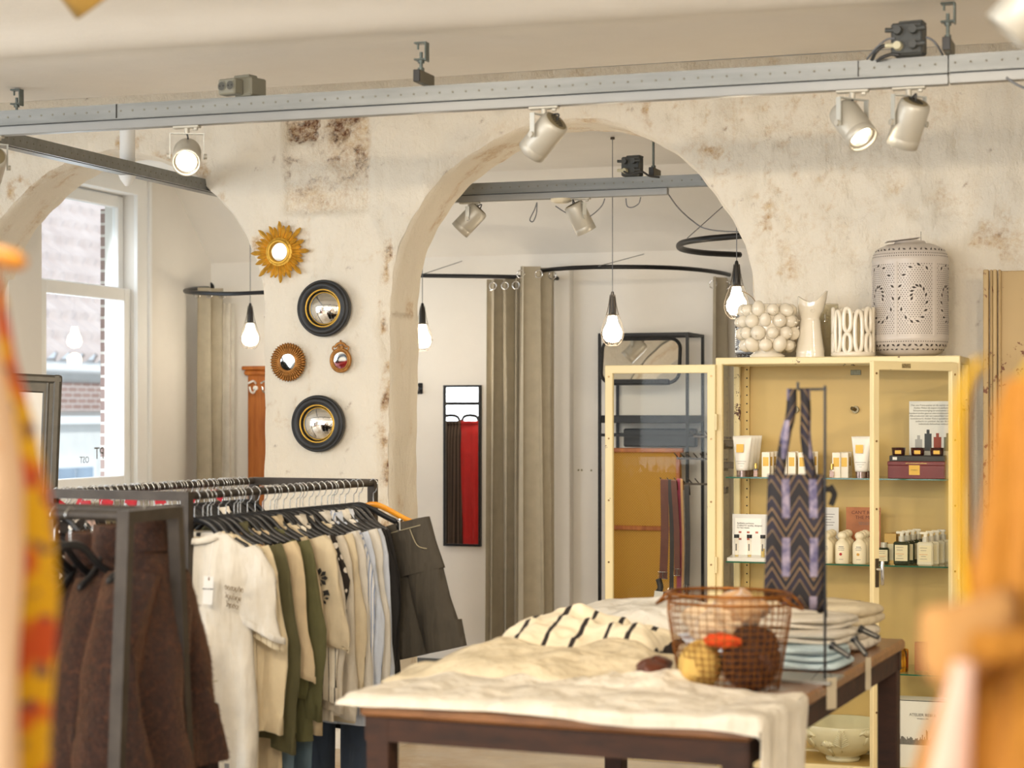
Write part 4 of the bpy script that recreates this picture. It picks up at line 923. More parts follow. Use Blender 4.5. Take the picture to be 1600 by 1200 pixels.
cb('back_panel', MB().box(((CX0+CX1)/2, CY1-.006, (CZ0+CZ1)/2), (CX1-CX0-.04, .006, CZ1-CZ0-.04)), INNER)
for x in (CX0+.012, CX1-.012): cb('side_glass', MB().box((x, (CY0+CY1)/2, (CZ0+CZ1)/2), (.004, CY1-CY0-2*pw+.01, CZ1-CZ0-.055)), CGL)
for x in (CX0+.06, CX1-.06):
    mb = MB(); mb.box((x, CY1-.018, (CZ0+CZ1)/2), (.022, .012, CZ1-CZ0-.06)); 
    for i in range(44): mb.cyl((x, CY1-.0245, CZ0+.08+i*.0385), (x, CY1-.0255, CZ0+.08+i*.0385), .0036, n=8, mi=1)
    cb('shelf_rail', mb, [INNER, DARKHOLE])
for (sx, sy) in ((CX0+.03, CY0+.03), (CX1-.03, CY0+.03), (CX0+.03, CY1-.03), (CX1-.03, CY1-.03)): cb('leg', MB().cyl((sx, sy, 0), (sx, sy, CZ0+.01), .014, .018, 16), CREAM)
cb('maker_plate', MB().box((PY(1337, 582, CY1-.012).x, CY1-.011, PY(1337, 582, CY1-.012).z), (.046, .003, .022), bev=.001), mat('grey_plate', srgb(110, 104, 76), rough=.4, metal=.4, var=.3, vscale=150))
for px in (1243, 1337): p = PY(px, 640, CY1-.012); cb('peg', MB().cyl(p, p+Vector((0, -.014, 0)), .016, n=20).cyl(p+Vector((0, -.014, 0)), p+Vector((-.012, -.035, .006)), .008, n=14), mat('grey_peg', srgb(112, 100, 72), rough=.35, metal=.6, var=.1))
SZ = [1.3706, 1.0017, .542]
for z in SZ:
    s = cb('glass_shelf', MB().box(((CX0+CX1)/2, (CY0+CY1)/2+.012, z-.003), (CX1-CX0-2*pw-.006, CY1-CY0-.075, .006)), SHT)
    e = MB().box(((CX0+CX1)/2, CY0+.0485, z-.003), (CX1-CX0-2*pw-.008, .0015, .0055)); offset(e, cabt.location); obj('shelf_edge', e, SHG, s)
# doors
DZ0, DZ1, DW, DF = .12, CZ1-.030, .498, .036
def door_parts(handle):
    d = MB()
    for x in (DF/2, DW-DF/2): d.box((x, 0, (DZ0+DZ1)/2), (DF, .022, DZ1-DZ0), bev=.003)
    for z in (DZ0+DF/2, DZ1-DF/2): d.box((DW/2, 0, z), (DW, .022, DF), bev=.003)
    g = MB().box((DW/2, 0, (DZ0+DZ1)/2), (DW-2*DF+.01, .004, DZ1-DZ0-2*DF+.01))
    sc = MB()
    for x in (DF*.5, DW-DF*.5):
        for i in range(7): sc.cyl((x, -.011, DZ0+.05+i*(DZ1-DZ0-.1)/6), (x, -.0135, DZ0+.05+i*(DZ1-DZ0-.1)/6), .0045, n=10)
    return d, g, sc
def hang_door(M, handle):
    dm, g, sc = door_parts(handle)
    d = cb('door', xf(dm, M), CREAM)
    gg = xf(g, M); offset(gg, cabt.location); obj('door_glass', gg, CGL, d)
    ss = xf(sc, M); offset(ss, cabt.location); o = obj('screws', ss, mat('brass_screw', srgb(150, 120, 80), rough=.3, metal=.8, var=0), d); o['kind'] = 'stuff'
    h = MB()
    for z in (DZ0+.25, DZ1-.25, (DZ0+DZ1)/2): h.cyl(M@Vector((-.004, -.012, z-.035)), M@Vector((-.004, -.012, z+.035)), .006, n=10)
    offset(h, cabt.location); obj('hinges', h, CREAM, d)
    if handle:
        z = PY(1372, 895, 7.8).z; h = MB(); x = DW-DF*.55
        h.box((x, -.013, z), (.020, .004, .115), bev=.0015, mi=1); h.cyl((x, -.012, z+.015), (x, -.045, z+.015), .008, n=16); h.tube(catmull([(x+.002, -.045, z+.05), (x+.006, -.047, z+.02), (x+.004, -.047, z-.02), (x-.002, -.04, z-.045)], 5), .0075, 10)
        h = xf(h, M); offset(h, cabt.location); obj('handle', h, [CHROME, mat('worn_steel_plate', srgb(96, 84, 66), rough=.35, metal=.8, var=.3)], d)
    return d
# left door swung right back beside the cabinet; its own x runs away from the hinge
ML = Matrix.Translation((CX0+.004, CY0-.012, 0))@Matrix.Rotation(math.radians(180), 4, 'Z')@Matrix.Scale(-1, 4, (0, 1, 0))
hang_door(ML, False)
phi = math.radians(54); MR = Matrix.Translation((CX1-.016, CY0-.012, 0))@Matrix.Rotation(phi, 4, 'Z')@Matrix.Scale(-1, 4, (1, 0, 0))
hang_door(MR, True)
p = MR@Vector((DW*.62, -.0125, DZ1-.018)); cb('worn_label', MB().box(p, (.05, .001, .018), Matrix.Rotation(phi, 3, 'Z')), mat('worn_label', srgb(150, 132, 90), var=.6, vscale=120))
# ------------------------------------------------------------------ things on the cabinet
WCER = mat('white_glazed_ceramic', srgb(238, 228, 208), rough=.12, var=.03, coat=.6); WMAT = mat('white_matt_ceramic', srgb(234, 222, 198), rough=.45, var=.05)
def ontop(px, y=8.42): return Vector((XatY(px, y), y, CZ1))
# pierced lanterns: dots and leaves are cut as dark inlays following the pattern
LMET = mat('white_lacquered_tin', srgb(206, 196, 186), rough=.35, var=.06, bump=.1)
def lantern(pos, R, H, label, m=LMET):
    r = thing('pierced_lantern', label, 'lantern', pos)
    prof = [(.0005, .008), (R*.62, .004), (R*.80, .035*H), (R*.93, .085*H), (R, .145*H), (R*1.008, .157*H), (R, .17*H), (R, .815*H), (R*1.008, .83*H), (R, .845*H), (R*.955, .895*H), (R*.85, .94*H), (R*.62, .975*H), (R*.42, .985*H), (R*.40, H), (R*.38, H+.003), (.0005, H+.003)]
    obj('shell', MB().lathe(prof, 64), m, r)
    def surf(a, z, e=.0006):
        # radius on the profile at height z
        rr = R
        pz = [(q, h) for q, h in prof if q > R*.5]
        for (q0, h0), (q1, h1) in zip(pz, pz[1:]):
            if min(h0, h1) <= z <= max(h0, h1) and abs(h1-h0) > 1e-6: rr = q0+(q1-q0)*(z-h0)/(h1-h0); break
        return Vector(((rr+e)*math.cos(a), (rr+e)*math.sin(a), z)), Vector((math.cos(a), math.sin(a), 0)), Vector((-math.sin(a), math.cos(a), 0))
    mb = MB(); z0, z1 = .18*H, .808*H
    def dot(a, z, s=.0024):
        c, n, t_ = surf(a, z); mb.add([c+t_*s*math.cos(k*PI/3)+Vector((0, 0, s*math.sin(k*PI/3))) for k in range(6)], [tuple(range(6))], False)
    def leaf(a, z, ang, s=.009):
        s *= 1.3
        c, n, t_ = surf(a, z, .0012); d = t_*math.cos(ang)+Vector((0, 0, math.sin(ang))); e = t_*-math.sin(ang)+Vector((0, 0, math.cos(ang)))
        mb.add([c-d*s, c-d*s*.1-e*s*.42, c+d*s*.6-e*s*.1, c+d*s, c+d*s*.3+e*s*.30, c-d*s*.2+e*s*.45], [tuple(range(6))], False)
    seg = 6
    for k in range(seg):
        a0 = 2*PI*k/seg; cz2 = (z0+z1)/2; mir = 1 if k % 2 else -1
        def pl(u, v): return a0+PI/seg+mir*u/R, cz2+v
        sp = []
        for j in range(34):
            th = j*.42; rad = .018+.0062*th*R/.12*1.0; u = rad*math.cos(th); v = rad*math.sin(th)*1.7
            if abs(u) < R*PI/seg-.012 and z0 < cz2+v < z1: sp.append((u, v)); a, z = pl(u, v); leaf(a, z, (th+PI/2+.5)*mir+(0 if mir > 0 else PI))
        nu, nv = 13, max(12, int((z1-z0)/.0088))
        for i in range(nu):
            for j in range(nv):
                u = (-.5+(i+.5+.5*(j % 2))/nu)*(2*R*PI/seg-.02); v = (-.5+(j+.5)/nv)*(z1-z0-.01)
                if min(((u-a)**2+(v-b)**2 for a, b in sp), default=1) > .0125**2: a, z = pl(u, v); dot(a, z, .0023)
    for zz in (.862*H, .885*H, .13*H):
        for i in range(96): dot(2*PI*i/96, zz)
    for i in range(40): leaf(2*PI*i/40, .915*H, .9*(1 if i % 2 else -1)+.4, .008); leaf(2*PI*i/40, .100*H, .7*(1 if i % 2 else -1), .009)
    for i in range(40): leaf(2*PI*(i+.5)/40, .065*H, -.5*(1 if i % 2 else -1), .007)
    o = obj('pierced_pattern', mb, mat('piercing_dark', srgb(58, 48, 40), var=0), r); o['kind'] = 'stuff'
    for k in range(seg): obj('rib', MB().box(((R+.0005)*math.cos(2*PI*k/seg), (R+.0005)*math.sin(2*PI*k/seg), (z0+z1)/2), (.003, .010, z1-z0), Matrix.Rotation(2*PI*k/seg, 3, 'Z')), m, r)
    return r
L1 = lantern(ontop(1422, 8.43), .163, .500, 'large pierced white metal lantern at the right end of the cabinet top'); L1.rotation_euler[2] = .28
obj('wire_stalk', MB().cyl((.045, -.01, .50), (.045, -.01, .545), .0012, n=6), CAGE, L1); obj('lid_flap', MB().box((-.035, -.02, .508), (.14, .10, .003), Matrix.Rotation(-.12, 3, 'Y')), LMET, L1)
L2 = lantern(ontop(1205, 8.52), .072, .215, 'small bluish pierced lantern hidden behind the garlic vase', mat('bluish_tin', srgb(200, 206, 212), rough=.3, var=.05)); L2.location.x = ontop(1150, 8.52).x+.070
obj('wire_handle', MB().tube(catmull([(-.02, -.03, .22), (-.035, -.06, .29), (-.02, -.06, .30), (.02, -.05, .27), (.04, -.03, .22)], 6), .0016, 6), mat('brass_wire', srgb(150, 120, 70), rough=.3, metal=.8, var=0), L2)
# garlic and fig vase
gp = ontop(1199, 8.335); gv = thing('garlic_vase', 'cream ceramic vase covered in garlic bulbs figs and citrus', 'vase', gp)
obj('pot', MB().lathe([(.0005, 0), (.075, 0), (.078, .012), (.060, .022), (.085, .045), (.098, .09), (.10, .15), (.095, .20), (.088, .232), (.083, .235), (.08, .225), (.085, .12), (.0005, .06)], 40), WCER, gv)
k = 0
for row, (z, rr, n_) in enumerate([(.055, .098, 10), (.108, .112, 11), (.160, .110, 11), (.208, .100, 10)]):
    for i in range(n_):
        a = 2*PI*(i+.5*(row % 2))/n_-PI/2+.12; c = Vector((rr*math.cos(a), rr*math.sin(a), z)); s = .029+.003*math.sin(k*2.3); kind = k % 4; k += 1
        if kind == 0: fn = lambda a_, h: 1+.06*abs(math.sin(4*a_))
        elif kind == 1: fn = lambda a_, h: 1+.45*max(0, h)**3
        elif kind == 2: fn = lambda a_, h: 1+.05*math.sin(9*a_)*math.sin(7*h)
        else: fn = None
        Rr = Matrix.Rotation(a+PI/2, 3, 'Z')@Matrix.Rotation(rng.random()*2.2, 3, 'X')
        mbb = MB().sphere(c, s, 18, sc=(1, 1, .98), R=Rr, fn=fn)
        if kind in (0, 3): mbb.cyl(c+Rr@Vector((0, 0, s*.9)), c+Rr@Vector((0, 0, s*1.25)), .006, .003, 8)
        obj('ceramic_fruit', mbb, WCER, gv)
# fish vase
fp = ontop(1266, 8.36); fv = thing('fish_vase', 'tall white ceramic fish vase with its mouth gaping up', 'vase', fp)
sc = 1.0
def frad(z): 
    return np.interp(z, [0, .01, .10, .17, .185, .20, .235, .262], [.056, .056, .044, .036, .040, .046, .052, .052])
rings = []
for j in range(56):
    z = .262*j/55; ring = []
    for i in range(48):
        a = 2*PI*i/48; q = frad(z)
        if .02 < z < .165: q += .0020*abs(math.sin(a*12+(PI/2 if int(z/.012) % 2 else 0)))*abs(math.sin(PI*(z/.012)))+.0008
        zz = z
        if z > .20: zz = z+(z-.20)/.062*(.052*max(0, math.cos(a))**1.3+.030*max(0, -math.cos(a))**1.3-.022)
        sh = .018*max(0, (z-.18)/.08)
        ring.append(((q*math.cos(a)*1.12+sh*(1 if math.cos(a) > 0 else .2)), q*math.sin(a)*.8, zz))
    rings.append(ring)
obj('body', MB().loft(rings, (True, False)).loft([[(x*.90, y*.90, z) for x, y, z in rings[-1]], [(x*.6, y*.6, .20) for x, y, z in rings[-1]]], (False, True)).loft([rings[-1], [(x*.90, y*.90, z) for x, y, z in rings[-1]]]), WCER, fv)
obj('eye', MB().tube([(.018+.008*math.cos(2*PI*i/16), -.0405, .205+.008*math.sin(2*PI*i/16)) for i in range(16)], .0016, 6, closed=True), WCER, fv)
# open loop vase
lp_ = ontop(1333, 8.32); lv = thing('loop_vase', 'white ceramic vase built of open loops beside the large lantern', 'vase', lp_)
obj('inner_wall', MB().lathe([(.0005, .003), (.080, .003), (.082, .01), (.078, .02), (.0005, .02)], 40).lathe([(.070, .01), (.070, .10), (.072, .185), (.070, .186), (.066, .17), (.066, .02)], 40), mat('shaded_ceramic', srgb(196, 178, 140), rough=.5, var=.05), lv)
mb = MB(); n_ = 11
for i in range(n_):
    a = 2*PI*i/n_; tall = i % 2
    def P3(u, z, off=0): b = a+u/.085; return Vector(((.085+off)*math.cos(b), (.085+off)*math.sin(b), z))
    wv = .0185
    if tall: mb.tube([P3(wv*.85*math.cos(t_), .108+.088*math.copysign(abs(math.sin(t_))**.6, math.sin(t_))) for t_ in [2*PI*q/36 for q in range(36)]], .0095, 10, closed=True)
    else:
        for (cz2, h_) in ((.058, .042), (.158, .050)): mb.tube([P3(wv*.85*math.cos(t_), cz2+h_*math.copysign(abs(math.sin(t_))**.75, math.sin(t_))) for t_ in [2*PI*q/28 for q in range(28)]], .0095, 10, closed=True)
mb.tube([(.084*math.cos(2*PI*q/48), .084*math.sin(2*PI*q/48), .012) for q in range(48)], .012, 10, closed=True)
obj('loops', mb, WCER, lv)
gpv = ontop(1290, 8.50); gl = thing('glass_jug', 'clear glass vase behind the fish vase', 'vase', gpv)
obj('bowl', MB().lathe([(.05, 0), (.06, .01), (.062, .05), (.085, .13), (.095, .19), (.09, .24), (.088, .24), (.092, .19), (.08, .13), (.057, .05), (.055, .012), (.0005, .01)], 36), glass('clear_vase_glass', (.94, .93, .88, 1)), gl)
gl.scale = (.62, .62, 1)
obj('rim', MB().tube([(.089*math.cos(2*PI*q/40), .089*math.sin(2*PI*q/40), .24) for q in range(40)], .0022, 8, closed=True), WCER, gl)
# ------------------------------------------------------------------ goods on the shelves
def spot_at(px, Y, k): return Vector((XatY(px, Y), Y, SZ[k] if k < 3 else CZ0+.0255))
WPL = mat('white_tube_plastic', srgb(244, 240, 230), rough=.35, var=.02); GLDL = mat('gold_label', srgb(186, 148, 66), rough=.4, metal=.6, var=.1); SILV = mat('silver_cap', srgb(150, 130, 120), rough=.2, metal=.9, var=.2, vscale=60)
def tube_(loc, lab, group=None, h=.178, w_=.086):
    r = thing('cream_tube', lab, 'cosmetic tube', loc, 0, group); n = 28; rings = []
    for j in range(12):
        v = j/11; z = .028+v*(h-.028); a_ = .027+(w_/2-.027)*v; b_ = .026*(1-v**1.6)+.0015
        rings.append([(a_*math.cos(2*PI*i/n), b_*math.sin(2*PI*i/n), z) for i in range(n)])
    obj('tube', MB().loft(rings, (True, True)), WPL, r); obj('cap', MB().cyl((0, 0, 0), (0, 0, .027), .025, n=24), SILV, r)
    obj('label', MB().box((-.006, -.0235, h*.70), (.032, .001, .036), Matrix.Rotation(math.radians(-9), 3, 'X')), GLDL, r)
    mb = MB()
    for k, w2 in enumerate((.044, .030, .012)): mb.box((0, -.0262, h*.38-k*.010), (w2, .0008, .0012))
    obj('small_print', mb, GREYINK, r); return r
G = 'white tubes at the left of the top shelf'
tube_(spot_at(1160, 8.29, 0), 'front tube of the white tubes at the left of the top shelf')
for i, (px, Y) in enumerate([(1166, 8.36), (1171, 8.43), (1176, 8.50)]): tube_(spot_at(px, Y, 0), 'white tube, %s behind the front one at the top shelf left' % ('first', 'second', 'third')[i], 'rear left white tubes')
tube_(spot_at(1346, 8.29, 0), 'front white tube just left of the half open right cabinet door')
tube_(spot_at(1353, 8.37, 0), 'white tube directly behind the front one by the right cabinet door')
BOXW = mat('white_carton', srgb(246, 238, 220), rough=.5, var=.02)
def carton(loc, lab, group, w_=.034, d_=.034, h=.108, rz=.1):
    r = thing('perfume_carton', lab, 'box', loc, rz, group); obj('carton', MB().box((0, 0, h/2), (w_, d_, h), bev=.001), BOXW, r); obj('gold_panel', MB().box((0, -d_/2-.0004, h*.62), (w_*.72, .0008, h*.36)), GLDL, r)
    mb = MB()
    for k in range(7): mb.box((w_/2+.0004, .002, h*(.2+.07*k)), (.0008, d_*.5, .0012))
    obj('side_print', mb, GREYINK, r); return r
grp = [(1199, 'first', 4), (1226, 'second', 4), (1256, 'third', 4), (1309, 'fourth', 4)]
for px, nm, n_ in grp:
    for i in range(n_):
        Y = 8.30+.062*i; c = spot_at(px+i*6-2, Y, 0)
        carton(c, 'white and gold carton, %s of the %s row on the top shelf' % (['front box', 'second box', 'third box', 'rear box'][i], nm), 'perfume cartons, %s row' % nm)
for px, nm in ((1232, 'second'), (1314, 'fourth')):
    carton(spot_at(px+6, 8.315, 0), 'white and gold perfume carton turned beside the %s row of cartons' % nm, None, rz=.0)
def vial(px, lab):
    r = thing('perfume_sample', lab, 'perfume bottle', spot_at(px, 8.275, 0)); obj('glass', MB().box((0, 0, .018), (.022, .022, .036), bev=.002), glass('vial_glass', (.96, .94, .9, 1)), r)
    obj('liquid', MB().box((0, 0, .016), (.016, .016, .026)), mat('amber_liquid', srgb(170, 110, 40), rough=.2, var=0), r); obj('cap', MB().cyl((0, 0, .036), (0, 0, .060), .0065, n=16), GOLDF, r); return r
vial(1181, 'tiny gold capped perfume bottle next to the left tubes'); vial(1214, 'tiny gold capped perfume bottle beside the tote straps'); vial(1300, 'tiny gold capped perfume bottle before the right hand cartons')
# maroon gift box, black box, candles, card
MAR = mat('maroon_box', srgb(112, 22, 28), rough=.4, var=.08); BXB = mat('charcoal_box', srgb(40, 38, 40), rough=.5, var=.1)
c = spot_at(1433, 8.36, 0); r = thing('gift_box', 'maroon gift box with a gold label on the top shelf', 'box', c, .06)
obj('body', MB().box((0, 0, .028), (.238, .12, .056), bev=.002), MAR, r); obj('lid', MB().box((0, 0, .064), (.242, .124, .017), bev=.002), MAR, r)
obj('gold_label', MB().box((-.008, -.0608, .036), (.045, .001, .042)), GLDL, r); text_mesh('A·REBUL', .008, INK, facing(0, (-.008, -.0616, .036)), 'label_text', r); text_mesh('JUST PURE REFINED FRAGRANCE', .006, GOLDF, facing(0, (0, -.0630, .064)), 'lid_text', r)
c2 = c+Vector((.004, .005, .0725)); r = thing('flat_box', 'flat charcoal box lying on the maroon gift box', 'box', c2, .06); obj('body', MB().box((0, 0, .012), (.235, .11, .024), bev=.002), BXB, r); obj('sticker', MB().box((-.095, -.0553, .012), (.018, .001, .012)), WHITEP, r)
for i, px in enumerate((1404, 1434, 1464)):
    c3 = spot_at(px, 8.345, 0)+Vector((0, 0, .0965)); r = thing('candle_jar', '%s of the three small dark red candle jars on the flat charcoal box' % ('leftmost', 'middle', 'rightmost')[i], 'candle', c3, .05, 'dark red candle jars')
    obj('jar', MB().lathe([(.0005, 0), (.024, 0), (.027, .004), (.030, .034), (.028, .034), (.026, .010), (.0005, .010)], 28), mat('dark_red_glass', srgb(56, 14, 16), rough=.15, var=.05), r); obj('wax', MB().cyl((0, 0, .02), (0, 0, .026), .027, n=24), WHITEP, r); obj('gold_label', MB().box((0, -.0285, .015), (.026, .001, .015)), GLDL, r)
c = spot_at(1452, 8.44, 0); r = thing('shelf_card', 'white information card with a printed row of bottles behind the candle jars', 'card', c, .03)
obj('board', MB().box((.02, 0, .165), (.21, .004, .33)), WHITEP, r)
txt = "Met ons Frans atelier en de eerste vestiging is\nAtelier Rebul de expert in parfums, huid\nlichaamsverzorging en exclusieve cologne\nkarakteristieke geuren met traditionele essenties.\nAlle producten zijn van natuurlijke oorsprong en\nverantwoord. Atelier Rebul specialiseert zich in\nambacht en uniciteit dat aan de klant\nindividuele behoeften voldoen."
text_mesh(txt, .0105, GREYINK, facing(0, (.02, -.0026, .272)), 'printed_text', r, space=1.1)
for i, (dx, w2, h2, cc) in enumerate([(-.045, .030, .05, (170, 170, 170)), (-.005, .030, .075, (60, 66, 72)), (.035, .032, .06, (150, 60, 40)), (.078, .032, .06, (90, 100, 90))]):
    obj('printed_bottle', MB().box((dx, -.0025, .115+h2/2), (w2, .001, h2)).box((dx, -.0025, .115+h2+.008), (.012, .001, .018)), mat('print%d' % i, srgb(*cc), var=.1), r)
# second shelf: sample stand, cards, round capped bottles, dark and pump bottles
c = spot_at(1170, 8.30, 1); r = thing('sample_stand', 'white acrylic stand holding perfume samples on the middle shelf', 'display stand', c+Vector((.06, .03, 0)))
obj('base', MB().box((0, .0, .010), (.30, .13, .016), Matrix.Rotation(.05, 3, 'X'), bev=.002), mat('frosted_acrylic', srgb(232, 230, 222), rough=.2, var=.02), r)
obj('back_board', MB().box((-.03, .05, .105), (.24, .004, .19)), WHITEP, r)
obj('front_leaflet', MB().box((-.078, .046, .10), (.118, .002, .165)), mat('leaflet_white', srgb(252, 250, 244), var=0), r)
text_mesh('Refillable perfumes.\nCrafted for quality, designed\nfor less waste.', .0098, GREYINK, facing(0, (-.128, .044, .150)), 'leaflet_text', r, align='LEFT')
mb = MB()
for (dx, z) in ((-.115, .12), (-.078, .12), (-.04, .12), (-.115, .09), (-.078, .09)): mb.box((dx, .0445, z), (.012, .001, .008))
obj('leaflet_icons', mb, mat('icon_red', srgb(190, 110, 90), var=.5, vscale=60), r)
for i, px in enumerate((1151, 1171, 1192)):
    c3 = spot_at(px, 8.285, 1)+Vector((0, 0, .0155)); s_ = thing('sample_vial', 'black capped glass vial, %s on the acrylic stand' % ('leftmost', 'middle', 'rightmost')[i], 'perfume bottle', c3, 0, 'black capped vials'); obj('glass', MB().cyl((0, 0, 0), (0, 0, .085), .0095, n=20), glass('vial_glass', (.96, .94, .9, 1)), s_)
    obj('perfume', MB().cyl((0, 0, .004), (0, 0, [.010, .012, .040][i]), .0075, n=16), mat('straw_perfume', srgb(214, 190, 120), rough=.2, var=0), s_); obj('label', MB().box((0, -.0098, .045), (.006, .0008, .03)), GREYINK, s_); obj('cap', MB().cyl((0, 0, .085), (0, 0, .100), .0115, n=18), BLKPL, s_)
c = spot_at(1291, 8.50, 1); r = thing('shelf_card', 'tall white text card behind the round capped bottles', 'card', c); obj('board', MB().box((0, 0, .115), (.11, .004, .23)), WHITEP, r)
mb = MB()
for k in range(12): mb.box((-.0+(.004 if k % 3 else 0), -.0026, .20-.012*k-(.02 if k > 4 else 0)), (.075-.02*(k % 3), .0008, .002))
obj('printed_lines', mb, GREYINK, r)
c = spot_at(1349, 8.47, 1); r = thing('shelf_card', 'brown photo card with dark capital lettering behind the round capped bottles', 'card', c); obj('board', MB().box((0, 0, .118), (.150, .004, .232)), mat('burnt_card', srgb(176, 110, 66), rough=.6, var=.35, vscale=9), r)
text_mesh("CAN'T RESIST\nTHE MIST!", .021, mat('brown_ink', srgb(92, 44, 24), var=0), facing(0, (.012, -.0026, .200)), 'headline', r); text_mesh("NOW IN THE FINEST\nAND SOFTEST MIST", .007, GREYINK, facing(0, (.012, -.0026, .163)), 'subline', r)
obj('printed_shape', MB().add([(-.06, -.003, .0), (.07, -.003, .0), (.07, -.003, .13), (.02, -.003, .10), (-.03, -.003, .05)], [(0, 1, 2, 3, 4)], False), mat('cream_print', srgb(232, 210, 176), var=.1), r)
def round_bottle(px, Y, lab, group=None):
    r = thing('lotion_bottle', lab, 'bottle', spot_at(px, Y, 1), 0, group)
    CRM = mat('cream_plastic', srgb(242, 230, 198), rough=.3, var=.03)
    obj('body', MB().lathe([(.0005, 0), (.027, 0), (.030, .004), (.030, .078), (.026, .092), (.016, .100), (.015, .106), (.0005, .106)], 30), CRM, r); obj('round_cap', MB().sphere((0, 0, .120), .0205, 24, sc=(1, 1, .88)), CRM, r)
    mb = MB(); 
    for k, w2 in enumerate((.026, .034, .03)): mb.box((0, -.0305, .074-k*.007), (w2*.8, .0008, .0016 if k else .0026))
    mb.box((0, -.0305, .02), (.018, .0008, .0014)); obj('print', mb, GREYINK, r); obj('fruit_print', MB().cyl((-.002, -.0300, .042), (-.002, -.0310, .042), .0062, n=14), mat('red_print' if px > 1300 and px < 1330 else 'gold_print', srgb(170, 30, 24) if 1300 < px < 1330 else srgb(200, 150, 60), var=0), r); return r
for px, nm in ((1291, 'left'), (1316, 'middle'), (1343, 'right')):
    round_bottle(px, 8.285, 'cream lotion bottle with a ball cap at the front of the %s pair row' % nm)
    for i in range(1, 3): round_bottle(px+4.5*i, 8.285+.075*i, 'cream ball capped bottle behind the front one of the %s row, %s' % (nm, 'second back' if i == 1 else 'rearmost'), 'ball capped bottles, %s row' % nm)
DG = mat('dark_green_glass', srgb(42, 48, 26), rough=.12, var=.1); LBL = mat('cream_label', srgb(226, 214, 178), rough=.6, var=.03); CLP = mat('milky_bottle', srgb(222, 214, 190), rough=.2, var=.03); GOLDB = mat('gold_carton', srgb(176, 138, 66), rough=.35, metal=.4, var=.1)
def pump(px, Y, lab, m, group=None, w_=.066, d_=.036, h=.100, head=True, label=True):
    r = thing('pump_bottle', lab, 'bottle', spot_at(px, Y, 1), .0, group); obj('body', MB().box((0, 0, h/2), (w_, d_, h), bev=.006), m, r)
    obj('collar', MB().cyl((0, 0, h), (0, 0, h+.022), .014, n=20), mat('brushed_cap', srgb(206, 200, 184), rough=.3, metal=.3, var=.05), r)
    if head: obj('pump_head', MB().cyl((0, 0, h+.022), (0, 0, h+.034), .008, n=14).box((-.006, -.0, h+.038), (.036, .014, .010), bev=.003), mat('white_pump', srgb(236, 230, 214), rough=.3, var=0), r)
    obj('label', MB().box((0, -d_/2-.0005, h*.52), (w_*.80, .001, h*.68)), LBL, r)
    mb = MB(); 
    for k, (w2, z) in enumerate([(.03, .8), (.024, .68), (.034, .5), (.02, .42), (.03, .3)]): mb.box((-.006, -d_/2-.0014, h*z*.95), (w2, .0006, .0016), mi=1 if k == 2 else 0)
    obj('label_print', mb, [GREYINK, mat('orange_print', srgb(206, 130, 60), var=0)], r); return r
pump(1381, 8.33, 'amber perfume bottle with a wooden cap at the left of the bottle rows', DG, None, .045, .03, .07, False)
for i in range(3): 
    c = spot_at(1392+i*10, 8.36+.06*i, 1); r = thing('perfume_carton', 'gold brown carton in the row left of the dark green bottles, %s' % ('front', 'middle', 'rear')[i], 'box', c, 0, 'gold brown cartons'); obj('carton', MB().box((0, 0, .065), (.05, .035, .13), bev=.001), GOLDB, r); obj('label', MB().box((-.0, -.0181, .05), (.03, .001, .07)), LBL, r)
for i in range(4): pump(1409+i*8.5, 8.29+.065*i, 'dark green pump bottle with a cream label, %s' % ('front of its row', 'second from the front', 'third from the front', 'rearmost of its row')[i], DG, 'dark green pump bottles')
for i in range(4): pump(1446+i*9, 8.285+.065*i, 'milky pump bottle at the right of the middle shelf, %s' % ('front of its row', 'second from the front', 'third from the front', 'rearmost of its row')[i], CLP, 'milky pump bottles')
# third shelf
c = spot_at(1404, 8.33, 2); r = thing('candle_cup', 'shiny gold metal candle cup on the lower glass shelf', 'candle', c); obj('cup', MB().lathe([(.0005, 0), (.040, 0), (.042, .004), (.042, .095), (.040, .095), (.039, .08), (.0005, .08)], 36), mat('mirror_gold', srgb(226, 160, 40), rough=.12, metal=1, var=0), r); obj('wax', MB().cyl((0, 0, .07), (0, 0, .082), .039, n=24), WHITEP, r)
for i, (px, Y, z, lb) in enumerate([(1440, 8.40, .12, 'brown carton beside the gold candle cup'), (1462, 8.36, .10, 'second brown carton right of the gold candle cup')]):
    c = spot_at(px, Y, 2); r = thing('carton', lb, 'box', c); obj('carton', MB().box((0, 0, z/2), (.055, .04, z), bev=.001), mat('red_brown_carton', srgb(150, 90, 50), var=.1), r)
DKB = mat('black_gold_carton', srgb(52, 36, 22), rough=.4, var=.3, vscale=50)
# stacked flat black and gold boxes glimpsed above the folded clothes
base = spot_at(1322, 8.34, 2)
for i in range(7):
    r = thing('flat_carton', 'flat dark carton with gold edges, %s of the stack behind the folded whites' % ('lowest', 'second', 'third', 'fourth', 'fifth', 'sixth', 'topmost')[i], 'box', base+Vector((0, 0, .042*i)), .05*(i % 2), 'stacked dark cartons')
    obj('carton', MB().box((0, 0, .0205), (.11, .09, .041), bev=.001), DKB, r); obj('gold_edge', MB().box((0, -.0455, .034), (.108, .001, .004)), GOLDF, r)
